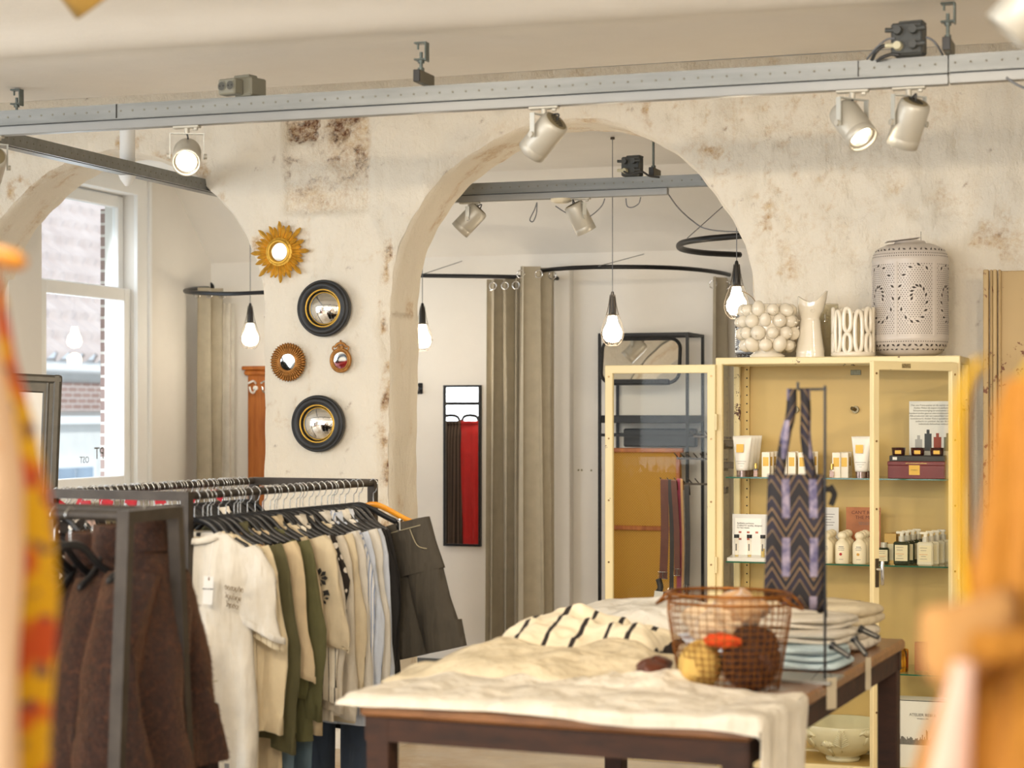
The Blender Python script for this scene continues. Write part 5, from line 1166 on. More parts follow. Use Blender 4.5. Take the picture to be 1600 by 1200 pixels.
# bottom: relief bowl and white box
BWL = mat('pale_sage_ceramic', srgb(214, 208, 172), rough=.3, var=.04, coat=.3)
c = spot_at(1317, 8.40, 3); r = thing('relief_bowl', 'pale sage ceramic bowl with raised palm trees on the cabinet floor', 'bowl', c)
obj('bowl', MB().lathe([(.0005, .0), (.07, 0), (.075, .012), (.066, .02), (.10, .035), (.150, .075), (.182, .12), (.192, .165), (.190, .168), (.186, .166), (.172, .12), (.14, .08), (.09, .045), (.0005, .035)], 64), BWL, r)
def bowl_r(z): return np.interp(z, [.035, .075, .12, .165], [.10, .150, .182, .192])
def bp(a, z, e=.002): q = bowl_r(z)+e; return Vector((q*math.cos(a), q*math.sin(a), z))
for k, (a0, z0, kind) in enumerate([(-PI/2-.75, .115, 0), (-PI/2-.25, .075, 0), (-PI/2+.12, .10, 1), (-PI/2+.75, .13, 0), (-PI/2+1.2, .10, 1), (-PI/2-1.25, .11, 1)]):
    mb = MB()
    if kind == 0:
        for j in range(6): th = PI*(.05+.9*j/5); mb.tube([bp(a0+.0*1, z0), bp(a0+math.cos(th)*.12, z0+.018+math.sin(th)*.012), bp(a0+math.cos(th)*.22, z0+.004+math.sin(th)*.020)], [.007, .011, .003], 6)
        mb.tube([bp(a0, z0), bp(a0+.01, z0-.02), bp(a0, z0-.04)], [.006, .006, .007], 6)
    else:
        mb.tube([bp(a0, z0-.045), bp(a0, z0+.045)], [.004, .002], 6)
        for j in range(8):
            zz = z0-.02+.009*j; w2 = .20-.02*j
            for s in (-1, 1): mb.tube([bp(a0, zz), bp(a0+s*w2*.5, zz+.009), bp(a0+s*w2, zz+.016)], [.005, .006, .002], 6)
    obj('raised_palm', mb, BWL, r)
c = spot_at(1452, 8.36, 3); r = thing('white_box', 'large white cardboard box printed with a city skyline at the bottom right', 'box', c)
obj('carton', MB().box((0, 0, .145), (.30, .12, .29), bev=.002), WHITEP, r); obj('lid_line', MB().box((0, -.0604, .288), (.30, .001, .003)), INK, r); text_mesh('ATELIER REBUL', .017, GREYINK, facing(0, (-.02, -.0612, .228)), 'brand_lettering', r); text_mesh('ISTANBUL 1895', .007, GREYINK, facing(0, (-.02, -.0612, .212)), 'small_lettering', r)
mb = MB(); 
for i in range(70): x = -.148+i*.0042; h = .020+.016*rng.random()+(.035 if i in (34, 35) else 0)+(.02 if i % 23 == 7 else 0); mb.box((x, -.0612, .10+h/2), (.0036, .0006, h))
obj('skyline_print', mb, GREYINK, r)['kind'] = 'stuff'
# ================================================================== CLOTHES RACKS
HWOOD = wood('yellow_wood_hanger', srgb(214, 132, 20), srgb(236, 164, 48), rough=.3, coat=.4)
HHOOK = mat('bright_hook_wire', (.60, .60, .58, 1), rough=.2, metal=1, var=0)
def hanger_mesh(hw=.215, drop=.075, m=BLKPL, th=.0055, hh=.011):
    pts = catmull([(-hw, 0, -.082-drop), (-hw*.6, 0, -.082-drop*.62), (-.05, 0, -.082-.010), (0, 0, -.080), (.05, 0, -.082-.010), (hw*.6, 0, -.082-drop*.62), (hw, 0, -.082-drop)], 5)
    mb = MB(); N = len(pts); rings = []
    for i, p in enumerate(pts):
        d = (pts[min(i+1, N-1)]-pts[max(i-1, 0)]).normalized(); n = Vector((-d.z, 0, d.x)); e = 1.0 if 0 < i < N-1 else .5; k = 1+.5*abs(p.x)/hw
        rings.append([p+n*hh*math.cos(a)*e+Vector((0, 1, 0))*th*k*math.sin(a)*e for a in [2*PI*j/12 for j in range(12)]])
    mb.loft(rings, (True, True))
    hk = MB().tube(catmull([(0, 0, -.085), (0, 0, -.040), (.010, 0, -.030), (.0175, 0, -.012), (.0175, 0, .004), (.0, 0, .0185), (-.0175, 0, .006), (-.019, 0, -.006)], 5), .0017, 6)
    return mb, hk
_h0 = {}
def hang_up(loc, rz, label, wood_=False, hw=.215, drop=.098, group=None, cat='hanger'):
    key = (wood_, hw, drop)
    if key not in _h0:
        b, h = hanger_mesh(hw, drop); _h0[key] = (b.mesh('shoulder_bar', HWOOD if wood_ else BLKPL), h.mesh('hook', HHOOK))
    r = thing('clothes_hanger', label, 'hanger', loc, rz, group)
    for nm, me_ in zip(('shoulder_bar', 'hook'), _h0[key]): o = bpy.data.objects.new(nm, me_); COL.objects.link(o); o.parent = r
    return r
def garment(name, label, cat, loc, rz, m, L=.72, hw=.235, hd=.03, sleeve='long', slen=.58, sw=.062, collar='crew', flare=1.05, fold=.010, nf=5, seed=0, group=None, sd=.022, neck=.075, cm=None, z_sh=-.115, extra=None, spread=.05, cuff=True, aline=None):
    g = thing(name, label, cat, loc, rz, group); rs = random.Random(seed); ph = [rs.random()*6.28 for _ in range(6)]
    N = 44
    zs = [0, .012, .03, .055, .085, .13, .20, .30, .42, .55, .68, .80, .90, .97, 1.0]; rings = []
    for q in zs:
        z = z_sh-q*L
        a = np.interp(q*L, [0, .010, .03, .055, .09, .16, .30, L], [neck, neck+.03, hw*.66, hw*.90, hw, hw*.985, hw*.98, hw*flare])
        if aline: a = np.interp(q*L, [0, .03, .09, .18, .35, L], [neck, neck+.010, .115, .150, .195, aline])
        d = np.interp(q*L, [0, .02, .06, .15, L], [.035, hd*.55, hd*.8, hd, hd*1.15])
        v = min(1, q*1.3); ring = []
        for i in range(N):
            t_ = 2*PI*i/N; cx = math.cos(t_); sx = math.sin(t_); x = a*math.copysign(abs(cx)**.85, cx); y = d*math.copysign(abs(sx)**.8, sx)
            y += fold*v*(math.sin(nf*x/hw*1.6+ph[0]+q*1.3)+.5*math.sin(nf*2.3*x/hw+ph[1]-q*2)); x += fold*.6*v*math.sin(q*7+ph[2])
            zz = z+(.010*math.sin(x*9+ph[3]) if q > .9 else 0)
            if q < .02 and abs(x) < neck*1.2: zz -= .020*(1-(x/(neck*1.2))**2)*(1 if sx < 0 else .3)
            ring.append(Vector((x, y, zz)))
        rings.append(ring)
    hem = [Vector((p.x*.995, p.y*.9, p.z+.004)) for p in rings[-1]]
    obj('body', MB().loft(rings[::-1]).loft([rings[-1], hem, [Vector((p.x*.97, p.y*.7, p.z+.15)) for p in rings[-1]]]), m, g)
    if sleeve != 'none':
        for s in (-1, 1):
            n2 = 24; R2 = []; T = slen if sleeve == 'long' else slen; qs = [0, .05, .12, .22, .34, .48, .62, .76, .88, .93, 1.0]; k1 = rs.random()*6
            for q in qs:
                z = z_sh-.052-q*T-(.03 if aline else 0); cx = s*(hw-.045+spread*min(1, q*2.2)**.8+.018*q+(sw*.2 if sleeve == 'short' else 0)); cx = cx if not aline else s*(.070+.150*min(1, q*1.15)**.9); w_ = np.interp(q, [0, .12, .5, .88, 1], [.040, sw, sw*.92, sw*(.74 if sleeve == 'long' else 1.1), sw*(.66 if sleeve == 'long' else 1.15)])
                dd = sd*(1.1-.2*q); ring = []
                for i in range(n2):
                    t_ = 2*PI*i/n2; x = w_*math.cos(t_); y = dd*math.sin(t_); wr = .004*math.sin(3*t_+q*9+k1)+.003*math.sin(5*t_-q*15+k1)
                    ring.append(Vector((cx+x*(1+wr*8)+.006*math.sin(q*8+k1), y+wr+.010*q*math.sin(k1), z+.02*math.cos(t_)*s*(-.4 if q > .05 else .6)+(-s*x*(.35 if sleeve == 'short' else .1) if q > .6 else 0))))
                R2.append(ring)
            R2i = [Vector((p.x*.2+.8*(s*(hw-.045+spread+.018)), p.y*.2, p.z+.02)) for p in R2[-1]]
            mb = MB().loft(R2[::-1]).loft([R2[-1], [p+(Vector((0, 0, .012))) for p in [Vector(((p.x-R2[-1][0].x)*.9+R2[-1][0].x, p.y*.8, p.z)) for p in R2[-1]]], R2i])
            so = obj('sleeve', mb, m, g)
            if cuff:
                i1 = R2[-1]; c0 = sum(i1, Vector())/n2; h = .055 if sleeve == 'long' else .022
                up = [c0+(p-c0)*1.06+Vector((0, 0, h)) for p in i1]; dn = [c0+(p-c0)*1.05 for p in i1]; dn2 = [c0+(p-c0)*.96+Vector((0, 0, -.001)) for p in i1]
                obj('cuff', MB().loft([up, dn, dn2]), m, so)
    cm = cm or m
    if collar == 'crew':
        pts = [Vector((neck*1.02*math.cos(a), .036*math.sin(a), z_sh-.002-(.022*(1-math.cos(a)**2) if math.sin(a) < 0 else .004))) for a in [2*PI*i/36 for i in range(36)]]
        rr = [[p+Vector((0, 0, .004)), p*1.0+Vector((p.x*.06, p.y*.1, 0)), p+Vector((p.x*.16, p.y*.25, -.016)), p+Vector((p.x*.10, p.y*.1, -.017)), p+Vector((0, 0, -.006))] for p in pts]; rr.append(rr[0]); obj('collar', MB().loft([list(q) for q in zip(*[r_ for r_ in rr])], closed=False), cm, g)
    elif collar == 'shirt':
        rs_ = []
        for (k, dz) in ((1.0, -.012), (.96, .026), (1.05, .030), (1.22, -.004), (1.20, -.006)):
            rs_.append([Vector((neck*k*math.cos(a), .038*k*math.sin(a)-(.012*(k-1) if math.sin(a) < 0 else 0), z_sh+dz-.012*max(0, -math.sin(a))*(1 if dz < .02 else .4))) for a in [2*PI*i/32 for i in range(32)]])
        obj('collar', MB().loft(rs_), cm, g)
        mb = MB(); mb.bar((0, -hd*.62-.002, z_sh-.05), (0, -hd-.006, z_sh-L*.92), .026, .002); obj('placket', mb, m, g)
    elif collar == 'high':
        obj('collar', MB().loft([[Vector((neck*k*math.cos(a), .055*k*math.sin(a), z_sh+dz)) for a in [2*PI*i/32 for i in range(32)]] for k, dz in ((1.15, -.02), (1.1, .03), (1.05, .065), (.92, .068), (.9, .02))]), cm, g)
    return g
def trousers(name, label, loc, rz, m, L=.95, hw=.19, hd=.03, cat='trousers', tilt=0, flare=1.0, group=None, rise=.26, gap=.010):
    g = thing(name, label, cat, loc, rz, group); M3 = Matrix.Rotation(tilt, 3, 'Y')
    N = 32; z0 = -.115; rings = []
    for q in [rise*k for k in (0, .08, .2, .4, .7, 1)]: rings.append([M3@Vector((hw*(1+.22*q/rise)*math.copysign(abs(math.cos(t_))**.8, math.cos(t_)), (hd+.012*q)*math.sin(t_)+.004*math.sin(9*t_+q*20), z0-q)) for t_ in [2*PI*i/N for i in range(N)]])
    obj('waist', MB().loft(rings[::-1]), m, g)
    for s in (-1, 1):
        R2 = []; Ll = L-rise
        for q in (-.10, 0, .05, .2, .4, .6, .8, .97, 1.0):
            w_ = np.interp(q, [-.1, 0, 1], [hw*.55, hw*.61, hw*.56*flare]); c = s*(hw*.61+gap+(flare-1)*.09*max(0, q))
            R2.append([M3@Vector((c+w_*math.copysign(abs(math.cos(t_))**.85, math.cos(t_)), (hd*1.0)*math.sin(t_)+.006*math.sin(4*t_+q*5+s), z0-rise-q*Ll)) for t_ in [2*PI*i/24 for i in range(24)]])
        inn = [p+M3@Vector((0, 0, .10)) for p in R2[-1]]
        obj('leg', MB().loft(R2[::-1]).loft([R2[-1], inn]), m, g)
    mb = MB()
    mb.bar(M3@Vector((-hw*.95, -hd-.004, z0-.030)), M3@Vector((hw*.95, -hd-.004, z0-.030)), .002, .003)
    for s in (-1, 1): mb.tube(catmull([M3@Vector((s*hw*.95, -hd*.8, z0-.12)), M3@Vector((s*hw*.72, -hd-.008, z0-.10)), M3@Vector((s*hw*.55, -hd-.006, z0-.035))], 5), .0018, 5)
    obj('stitching', mb, mat('pale_stitch', srgb(170, 160, 130), var=0), g)
    return g
# --------------------------------------------------------------- rack A (behind)
RZ = 1.38; A0 = Vector((-3.016, 5.575, RZ)); LD = Vector((.092, .9957, 0)); SD = Vector((-.9957, .092, 0)); LEN, WID = 1.275, .535
ANG = math.atan2(-SD.y, -SD.x)
rackA = thing('clothes_rack', 'square raw steel double clothes rack packed with shirts before the mirror pier', 'clothes rack', (A0+LD*LEN/2+SD*WID/2)*1)
rackA.location.z = 0
st_ = .030; hz = Vector((0, 0, -.002))
for a in (A0, A0+SD*WID, A0+LD*LEN, A0+SD*WID+LD*LEN):
    obj('post', MB().bar(Vector((a.x, a.y, 0)), a+Vector((0, 0, .014)), st_, st_, up=LD), STEEL, rackA, True)
for b in (0, LEN):
    obj('end_bar', MB().bar(A0+LD*b, A0+SD*WID+LD*b, st_, st_), STEEL, rackA, True)
    obj('foot_bar', MB().bar(A0+LD*b-Vector((0, 0, RZ-.02)), A0+SD*WID+LD*b-Vector((0, 0, RZ-.02)), st_, st_), STEEL, rackA, True)
for c in (0, WID): obj('hanging_bar', MB().cyl(A0+SD*c, A0+SD*c+LD*LEN, .013, n=20), STEEL, rackA, True)
col = {}
def F_(name, rgb, **k): return fabric(name, srgb(*rgb), **k)
WHT = F_('white_jersey', (230, 224, 212), wr=.7); ECR = F_('ecru_jersey', (222, 206, 174), wr=.6); CRM2 = F_('cream_sweat', (236, 220, 186)); CAM = F_('camel_knit', (186, 148, 104), rib=1)
OLD = F_('dark_olive_twill', (96, 92, 62)); OKN = F_('cream_knit', (228, 206, 168), rib=1); OLK = F_('olive_knit', (104, 102, 66), rib=1); OLG = F_('olive_jersey', (112, 110, 70)); BEI = F_('beige_linen', (212, 192, 156), wr=1); 
OFW = F_('off_white_cotton', (228, 218, 200), wr=1); BLU = F_('pale_blue_cotton', (214, 222, 236), wr=1); BLS = stripes('blue_stripe', srgb(236, 238, 242), srgb(150, 168, 204), .009, .35); BLKF = F_('black_knit', (34, 32, 32), rib=1); BSTR = stripes('thin_black_stripe', srgb(240, 232, 214), srgb(60, 54, 48), .022, .12)
PTRN = NT('black_white_print'); v = PTRN.new('TexVoronoi'); v.inputs['Scale'].default_value = 32; PTRN.link(PTRN.tc.outputs['Object'], v.inputs[0]); PTRN.base(PTRN.ramp(v.outputs['Distance'], [(.32, srgb(240, 232, 220)), (.38, srgb(40, 34, 30))])); PTRN.set(Roughness=.9); PTRN = PTRN.m
CSTR = stripes('ecru_rib_stripe', srgb(232, 218, 188), srgb(196, 176, 140), .022, .14)
DEN = fabric('black_denim', srgb(76, 70, 60), wr=.8); JEAN = fabric('blue_denim', srgb(96, 116, 128), wr=.5); JEAND = fabric('dark_blue_denim', srgb(56, 66, 80), wr=.5)
rowA = [ # s, material, kind, length, label, cat, kw
 (.045, WHT, dict(L=.78, hd=.040, sleeve='short', slen=.27, sw=.085, hw=.245, fold=.020), 'tshirt', 'white oversized short sleeved t-shirt with a swing tag at the front of the rack', 't-shirt'),
 (.095, CSTR, dict(L=.80, sleeve='short', slen=.30, sw=.080, hw=.245), 'tshirt', 'ecru short sleeved top with fine stripes at its hem behind the tagged t-shirt', 't-shirt'),
 (.145, CRM2, dict(L=.66, sleeve='long', slen=.60, sw=.082, hw=.262, hd=.030), 'sweatshirt', 'cream long sleeved sweatshirt with ribbed cuffs third from the rack front', 'sweatshirt'),
 (.190, CAM, dict(L=.58, sleeve='long', slen=.30, sw=.055), 'cardigan', 'camel knitted cardigan showing a thin brown edge behind the cream sweatshirt', 'cardigan'),
 (.235, OLD, dict(L=.70, sleeve='long', slen=.68, sw=.078, hw=.262, collar='shirt'), 'shirt', 'dark olive twill shirt with a long buttoned cuff', 'shirt'),
 (.285, BEI, dict(L=.86, sleeve='none', collar='crew', hw=.215), 'tunic', 'beige long tunic whose hem hangs below the dark olive shirt', 'tunic'),
 (.325, OKN, dict(L=.52, sleeve='short', slen=.44, sw=.062, collar='crew'), 'jumper', 'cream ribbed jumper with rolled three quarter sleeves', 'jumper'),
 (.370, OLG, dict(L=.70, sleeve='long', slen=.52, sw=.062, collar='crew'), 'jumper', 'olive green jersey directly behind the cream ribbed jumper', 'jumper'),
 (.420, OLK, dict(L=.72, sleeve='long', slen=.60, sw=.072, hw=.25, collar='crew'), 'jumper', 'olive green knitted jumper with long ribbed sleeves in the middle of the rack', 'jumper'),
 (.470, BEI, dict(L=.74, sleeve='long', slen=.66, sw=.070, collar='shirt'), 'shirt', 'beige linen shirt with wide cuffs in the middle of the rack', 'shirt'),
 (.520, ECR, dict(L=.66, sleeve='short', slen=.36, sw=.088), 'tshirt', 'ecru t-shirt with a black flower print on its sleeve', 't-shirt'),
 (.565, BSTR, dict(L=.60, sleeve='long', slen=.56, sw=.06), 'top', 'off white top with thin black stripes behind the flower printed t-shirt', 'top'),
 (.610, OFW, dict(L=.70, sleeve='long', slen=.60, sw=.072, collar='shirt'), 'shirt', 'first crumpled off white shirt behind the thin striped top', 'shirt'),
 (.655, PTRN, dict(L=.55, sleeve='long', slen=.30, sw=.055), 'top', 'black and white patterned top squeezed between the off white shirts', 'top'),
 (.700, OFW, dict(L=.68, sleeve='long', slen=.64, sw=.074, collar='shirt'), 'shirt', 'second off white shirt, rear of the patterned top', 'shirt'),
 (.745, ECR, dict(L=.72, sleeve='long', slen=.56, sw=.066, collar='crew'), 'sweatshirt', 'ecru sweatshirt between the off white and the blue shirts', 'sweatshirt'),
 (.790, WHT, dict(L=.66, sleeve='long', slen=.62, sw=.074, collar='shirt'), 'blouse', 'bright white blouse with puffed folds before the blue striped shirt', 'blouse'),
 (.835, BLS, dict(L=.72, sleeve='long', slen=.60, sw=.070, collar='shirt'), 'shirt', 'white shirt with fine blue stripes near the rack end', 'shirt'),
 (.880, BLU, dict(L=.74, sleeve='long', slen=.62, sw=.074, collar='shirt'), 'shirt', 'pale blue cotton shirt near the rack end', 'shirt'),
 (.925, WHT, dict(L=.70, sleeve='long', slen=.60, sw=.070, collar='shirt'), 'shirt', 'white shirt directly behind the pale blue one', 'shirt'),
 (.970, BLU, dict(L=.76, sleeve='long', slen=.64, sw=.070, collar='shirt'), 'shirt', 'second pale blue shirt, last light garment before the black knit', 'shirt'),
 (1.015, BLKF, dict(L=.62, sleeve='long', slen=.52, sw=.06), 'jumper', 'black knitted jumper behind the last blue shirt', 'jumper'),
 (1.060, BLKF, dict(L=.80, sleeve='long', slen=.66, sw=.06, hw=.225), 'cardigan', 'long black cardigan next to the denim shorts', 'cardigan'),
]
def barA(s): return A0+LD*s
for i, (s, m, kw, nm, lab, cat) in enumerate(rowA):
    rz = ANG+random.uniform(-.05, .05); hw = kw.pop('hw', .235)*.80; kw['sw'] = kw.get('sw', .06)*.82; kw['spread'] = .034; rz += .10; kw.setdefault('hd', .019); kw.setdefault('fold', .009); kw.setdefault('sd', .017)
    ds = .02 if i == 0 else random.uniform(-.012, .012); kw.setdefault('z_sh', -.112-random.uniform(0, .012)); gp_ = barA(s)-SD*ds
    g = garment(nm, lab, cat, gp_, rz, m, hw=hw, seed=i+3, **kw)
    h = hang_up(barA(s), rz, 'black hanger carrying the '+' '.join(lab.split()[:6]), hw=.170, drop=.088)
    if i == 0: tee = g
# extra bare looking hooks between garments
for i, s in enumerate((.12, .305, .545, .72, .95, 1.12)):
    hang_up(barA(s)+LD*.004, ANG+random.uniform(-.12, .12), 'thin black hanger tucked between the shirts of the crowded rack', hw=.165, group='spare hangers among the shirts')
# swing tag and script print on the t-shirt
p = Vector((-.02+.02, -.062, -.31)); tg = thing('swing_tag', 'white swing tag hanging on the front t-shirt', 'price tag', barA(.045)+Matrix.Rotation(ANG, 3, 'Z')@Vector((.098, -.070, -.30)), ANG)
obj('card', MB().box((0, 0, 0), (.036, .0015, .090), Matrix.Rotation(.06, 3, 'Y')), WHITEP, tg); text_mesh('CIRCLE OF TRUST', .0052, INK, facing(0, (0, -.0018, .004)), 'tag_text', tg); obj('string', MB().tube([(0, 0, .040), (.003, .006, .10), (.006, .022, .165)], .0006, 5), WHITEP, tg); obj('slot', MB().box((.003, -.001, .037), (.004, .001, .010)), mat('brown_slot', srgb(120, 80, 50), var=0), tg)
cu = []
mb = MB()
for row, (z, n_, x0_, w2) in enumerate([(-.290, 9, .118, .066), (-.318, 7, .120, .056), (-.345, 6, .124, .044)]):
    pts = []
    for j in range(n_*6): u = j/(n_*6); pts.append(Vector((x0_+w2*u+.003*math.sin(j*2.1), -.058-.004*math.sin(u*3), z-.010*u+.0075*math.sin(j*1.45+row)*(1 if j % 11 else 2))))
    mb.tube(pts, .0010, 4)
obj('script_print', mb, mat('bronze_ink', srgb(130, 110, 80), var=0), tee); obj('hem_label', MB().box((.13, -.068, -.865), (.016, .002, .016)), GREYINK, tee); obj('neck_label', MB().box((-.018, .026, -.128), (.014, .004, .012)), INK, tee)
# flower print on the sleeve of the ecru t-shirt
ft = [o for o in COL.objects if o.get('label', '').startswith('ecru t-shirt with a black flower')][0]
mb = MB()
for (cx, cz2, n_, R) in ((.190, -.30, 9, .036), (.205, -.37, 6, .024)):
    for i in range(n_):
        a = 2*PI*i/n_; d = Vector((math.cos(a), 0, math.sin(a))); n = Vector((-math.sin(a), 0, math.cos(a))); c = Vector((cx, -.024, cz2))
        mb.add([c+d*R*.25, c+d*R*.7+n*R*.22, c+d*R, c+d*R*.7-n*R*.22], [(0, 1, 2, 3)], False)
mb.add([(.205, -.024, -.345), (.225, -.024, -.34), (.232, -.024, -.36), (.212, -.024, -.358)], [(0, 1, 2, 3)], False)
obj('flower_print', mb, INK, ft)
# jeans hanging low inside, denim shorts at the end
def lowjeans(s, lab, m, dx=0, L=.86, z=-.10): 
    return trousers('jeans', lab, barA(s)+Vector((-SD.x*dx, -SD.y*dx, z-.28)), ANG+.05, m, L=L-.22, hw=.135, hd=.018)
lowjeans(.068, 'dark blue jeans whose legs show below the first t-shirts', JEAND, -.05, .98)
lowjeans(.345, 'blue jeans with straight legs showing under the olive shirts', JEAN, .02, 1.02)
lowjeans(.50, 'second pair of faded blue jeans showing under the olive jumper', JEAN, .0, 1.04)
lowjeans(1.00, 'dark jeans showing under the blue shirts', JEAND, .0, 1.0)
sh = trousers('denim_shorts', 'wide washed black denim shorts clipped to the last hanger of the rack', barA(1.20)-SD*.145-Vector((0, 0, .035)), ANG-.20, DEN, L=.50, hw=.125, hd=.045, cat='shorts', tilt=-.24, flare=1.28, rise=.20, gap=-.012)
hk = hang_up(barA(1.165), ANG-.05, 'black hanger with metal clips at the very end of the rack', hw=.25, drop=.085)
mb = MB(); obj('clip', MB().box((.185, -.012, -.150), (.018, .024, .045), bev=.003).cyl((.185, -.03, -.14), (.185, .012, -.14), .006, n=10), CHROME, hk)
hang_up(barA(1.225)-SD*.03, ANG-.08, 'yellow wooden hanger sticking out at the end of the rack', True, hw=.25, drop=.085)
# --------------------------------------------------------------- rack A, left bar
def barB(s): return A0+SD*WID+LD*s
rowB = [(.06, PTRN, 'blouse', 'white blouse with black blots first on the left bar'), (.11, F_('pink_floral', (226, 196, 186)), 'blouse', 'pale pink blouse second on the left bar'), (.17, PTRN, 'blouse', 'second black blotted blouse on the left bar'), (.23, F_('khaki_leaf', (170, 160, 124)), 'shirt', 'khaki shirt on the left bar'),
        (.30, OFW, 'shirt', 'off white shirt on the left bar'), (.38, PTRN, 'dress', 'lace patterned dress on the left bar'), (.47, ECR, 'shirt', 'ecru shirt on the left bar'), (.56, F_('sand_linen', (206, 190, 160)), 'shirt', 'sand linen shirt on the left bar'), (.66, F_('hot_pink', (214, 60, 110)), 'top', 'hot pink top on the left bar'), (.76, BLKF, 'jumper', 'black jumper on the left bar'),
        (.86, F_('light_green', (170, 186, 120)), 'top', 'light green top on the left bar'), (.96, WHT, 'shirt', 'plain white shirt on the left bar'), (1.08, BLKF, 'dress', 'black dress far back on the left bar')]
for i, (s, m, cat, lab) in enumerate(rowB):
    rz = ANG+random.uniform(-.06, .06)
    garment(cat, lab, cat, barB(s), rz, m, L=.68 if cat != 'dress' else .95, hw=.205, hd=.018, fold=.006, sleeve='long', slen=.5, sw=.055, sd=.014, seed=60+i, collar='shirt' if cat in ('shirt', 'blouse') else 'crew', spread=.015)
    hang_up(barB(s), rz, 'black hanger under the '+lab, hw=.19)
REDT = mat('red_tag', srgb(206, 30, 44), rough=.5, var=.15, vscale=80)
for i, s in enumerate([.02, .08, .15, .21, .27, .34, .41, .50, .59, .68, .78, .88, .98, 1.05]):
    h = hang_up(barB(s)+Vector((0, 0, .0)), ANG+random.uniform(-.1, .1), 'hanger with a bright red sale tag on the left bar of the rack', hw=.185, group='red tagged hangers')
    obj('sale_tag', MB().box((-.03 if i % 2 else .03, -.006, -.045), (.046, .002, .030), Matrix.Rotation(.5-.3*(i % 3), 3, 'Y')), REDT, h)
for i in range(26):
    s = .30+.036*i; hang_up(barB(s)+LD*.01, ANG+random.uniform(-.2, .2), 'black hanger crowded on the left bar of the rack', hw=.185, group='hangers crowded on the left bar')
# ================================================================== NEAR RACK WITH FUR COATS
NZ_ = 1.385; N0 = Vector((-2.530, 4.352, NZ_)); N1 = Vector((-2.530, 4.610, NZ_)); nd = Vector((-.985, .17, 0)).normalized()
rackN = thing('clothes_rack', 'raw steel trestle clothes rack in front carrying brown fur jackets', 'clothes rack', (-3.0, 4.5, 0))
mid = (N0+N1)/2; NL = 1.25
for e in (0, NL):
    a, b = N0+nd*e, N1+nd*e
    obj('leg', MB().bar(a+Vector((0, 0, .015)), Vector((a.x, a.y-.10, 0)), .030, .034, up=(1, 0, 0)), STEEL, rackN, True); obj('leg', MB().bar(b+Vector((0, 0, .015)), Vector((b.x, b.y+.12, 0)), .030, .034, up=(1, 0, 0)), STEEL, rackN, True)
    obj('top_bar', MB().bar(a, b, .032, .032), STEEL, rackN, True)
n_off = N0+Vector((0, .02, 0)); obj('hanging_bar', MB().cyl(n_off, n_off+nd*NL, .014, n=20), STEEL, rackN, True)
FUR = NT('brown_fur'); FUR.base(FUR.ramp(FUR.noise(60, 5, .7), [(.3, srgb(24, 11, 6)), (.55, srgb(56, 29, 17)), (.75, srgb(96, 56, 34))])); FUR.set(Roughness=.7, Sheen_Weight=.55, Sheen_Roughness=.3, Sheen_Tint=(.5, .26, .13, 1)); FUR.bump(FUR.noise(45, 5, .75), .8, .02); FUR = FUR.m
FURT = mat('fur_tips', srgb(96, 58, 36), rough=.7, var=.45, vscale=9)
def add_fur(o, n, L=.011, w_=.0016, name='fur', seed=1):
    me = o.data; V = np.array([v.co[:] for v in me.vertices]); T = []
    me.calc_loop_triangles(); T = np.array([t_.vertices[:] for t_ in me.loop_triangles])
    A, B, C = V[T[:, 0]], V[T[:, 1]], V[T[:, 2]]; nn = np.cross(B-A, C-A); ar = np.linalg.norm(nn, axis=1); nn = nn/np.maximum(ar[:, None], 1e-12)
    r_ = np.random.default_rng(seed); k = r_.choice(len(T), n, p=ar/ar.sum()); u = r_.random(n); v_ = r_.random(n); f = u+v_ > 1; u[f] = 1-u[f]; v_[f] = 1-v_[f]
    P = A[k]+(B-A)[k]*u[:, None]+(C-A)[k]*v_[:, None]; Nn = nn[k]
    cx = V.mean(0); cen = np.stack([np.full(n, cx[0]), np.full(n, cx[1]), P[:, 2]], 1); sgn = np.sign(((P-cen)*Nn).sum(1)); Nn = Nn*np.where(sgn == 0, 1, sgn)[:, None]
    D = Nn*.55+np.array([0, 0, -.75])+r_.normal(0, .35, (n, 3)); D /= np.linalg.norm(D, axis=1)[:, None]
    S = np.cross(D, r_.normal(0, 1, (n, 3))); S /= np.linalg.norm(S, axis=1)[:, None]; LL = L*(.6+.8*r_.random((n, 1)))
    vs = np.concatenate([P-S*w_/2, P+S*w_/2, P+D*LL]); i = np.arange(n); fs = np.stack([i, i+n, i+2*n], 1)
    m2 = bpy.data.meshes.new(name); m2.from_pydata(vs.tolist(), [], fs.tolist()); m2.materials.append(FURT); m2.update(); fo = bpy.data.objects.new(name, m2); COL.objects.link(fo); fo.parent = o; fo['kind'] = 'stuff'; return fo
coatang = math.radians(84)
fur = [(.095, 'front brown fur jacket with a stand up collar on the near rack', 17000, .0), (.205, 'second brown fur jacket pressed behind the front one', 9000, .05), (.300, 'third brown fur jacket, farthest left of the fur ones', 5000, .10)]
obj('hanging_bar', MB().cyl(N1, N1+nd*NL, .014, n=20), STEEL, rackN, True)
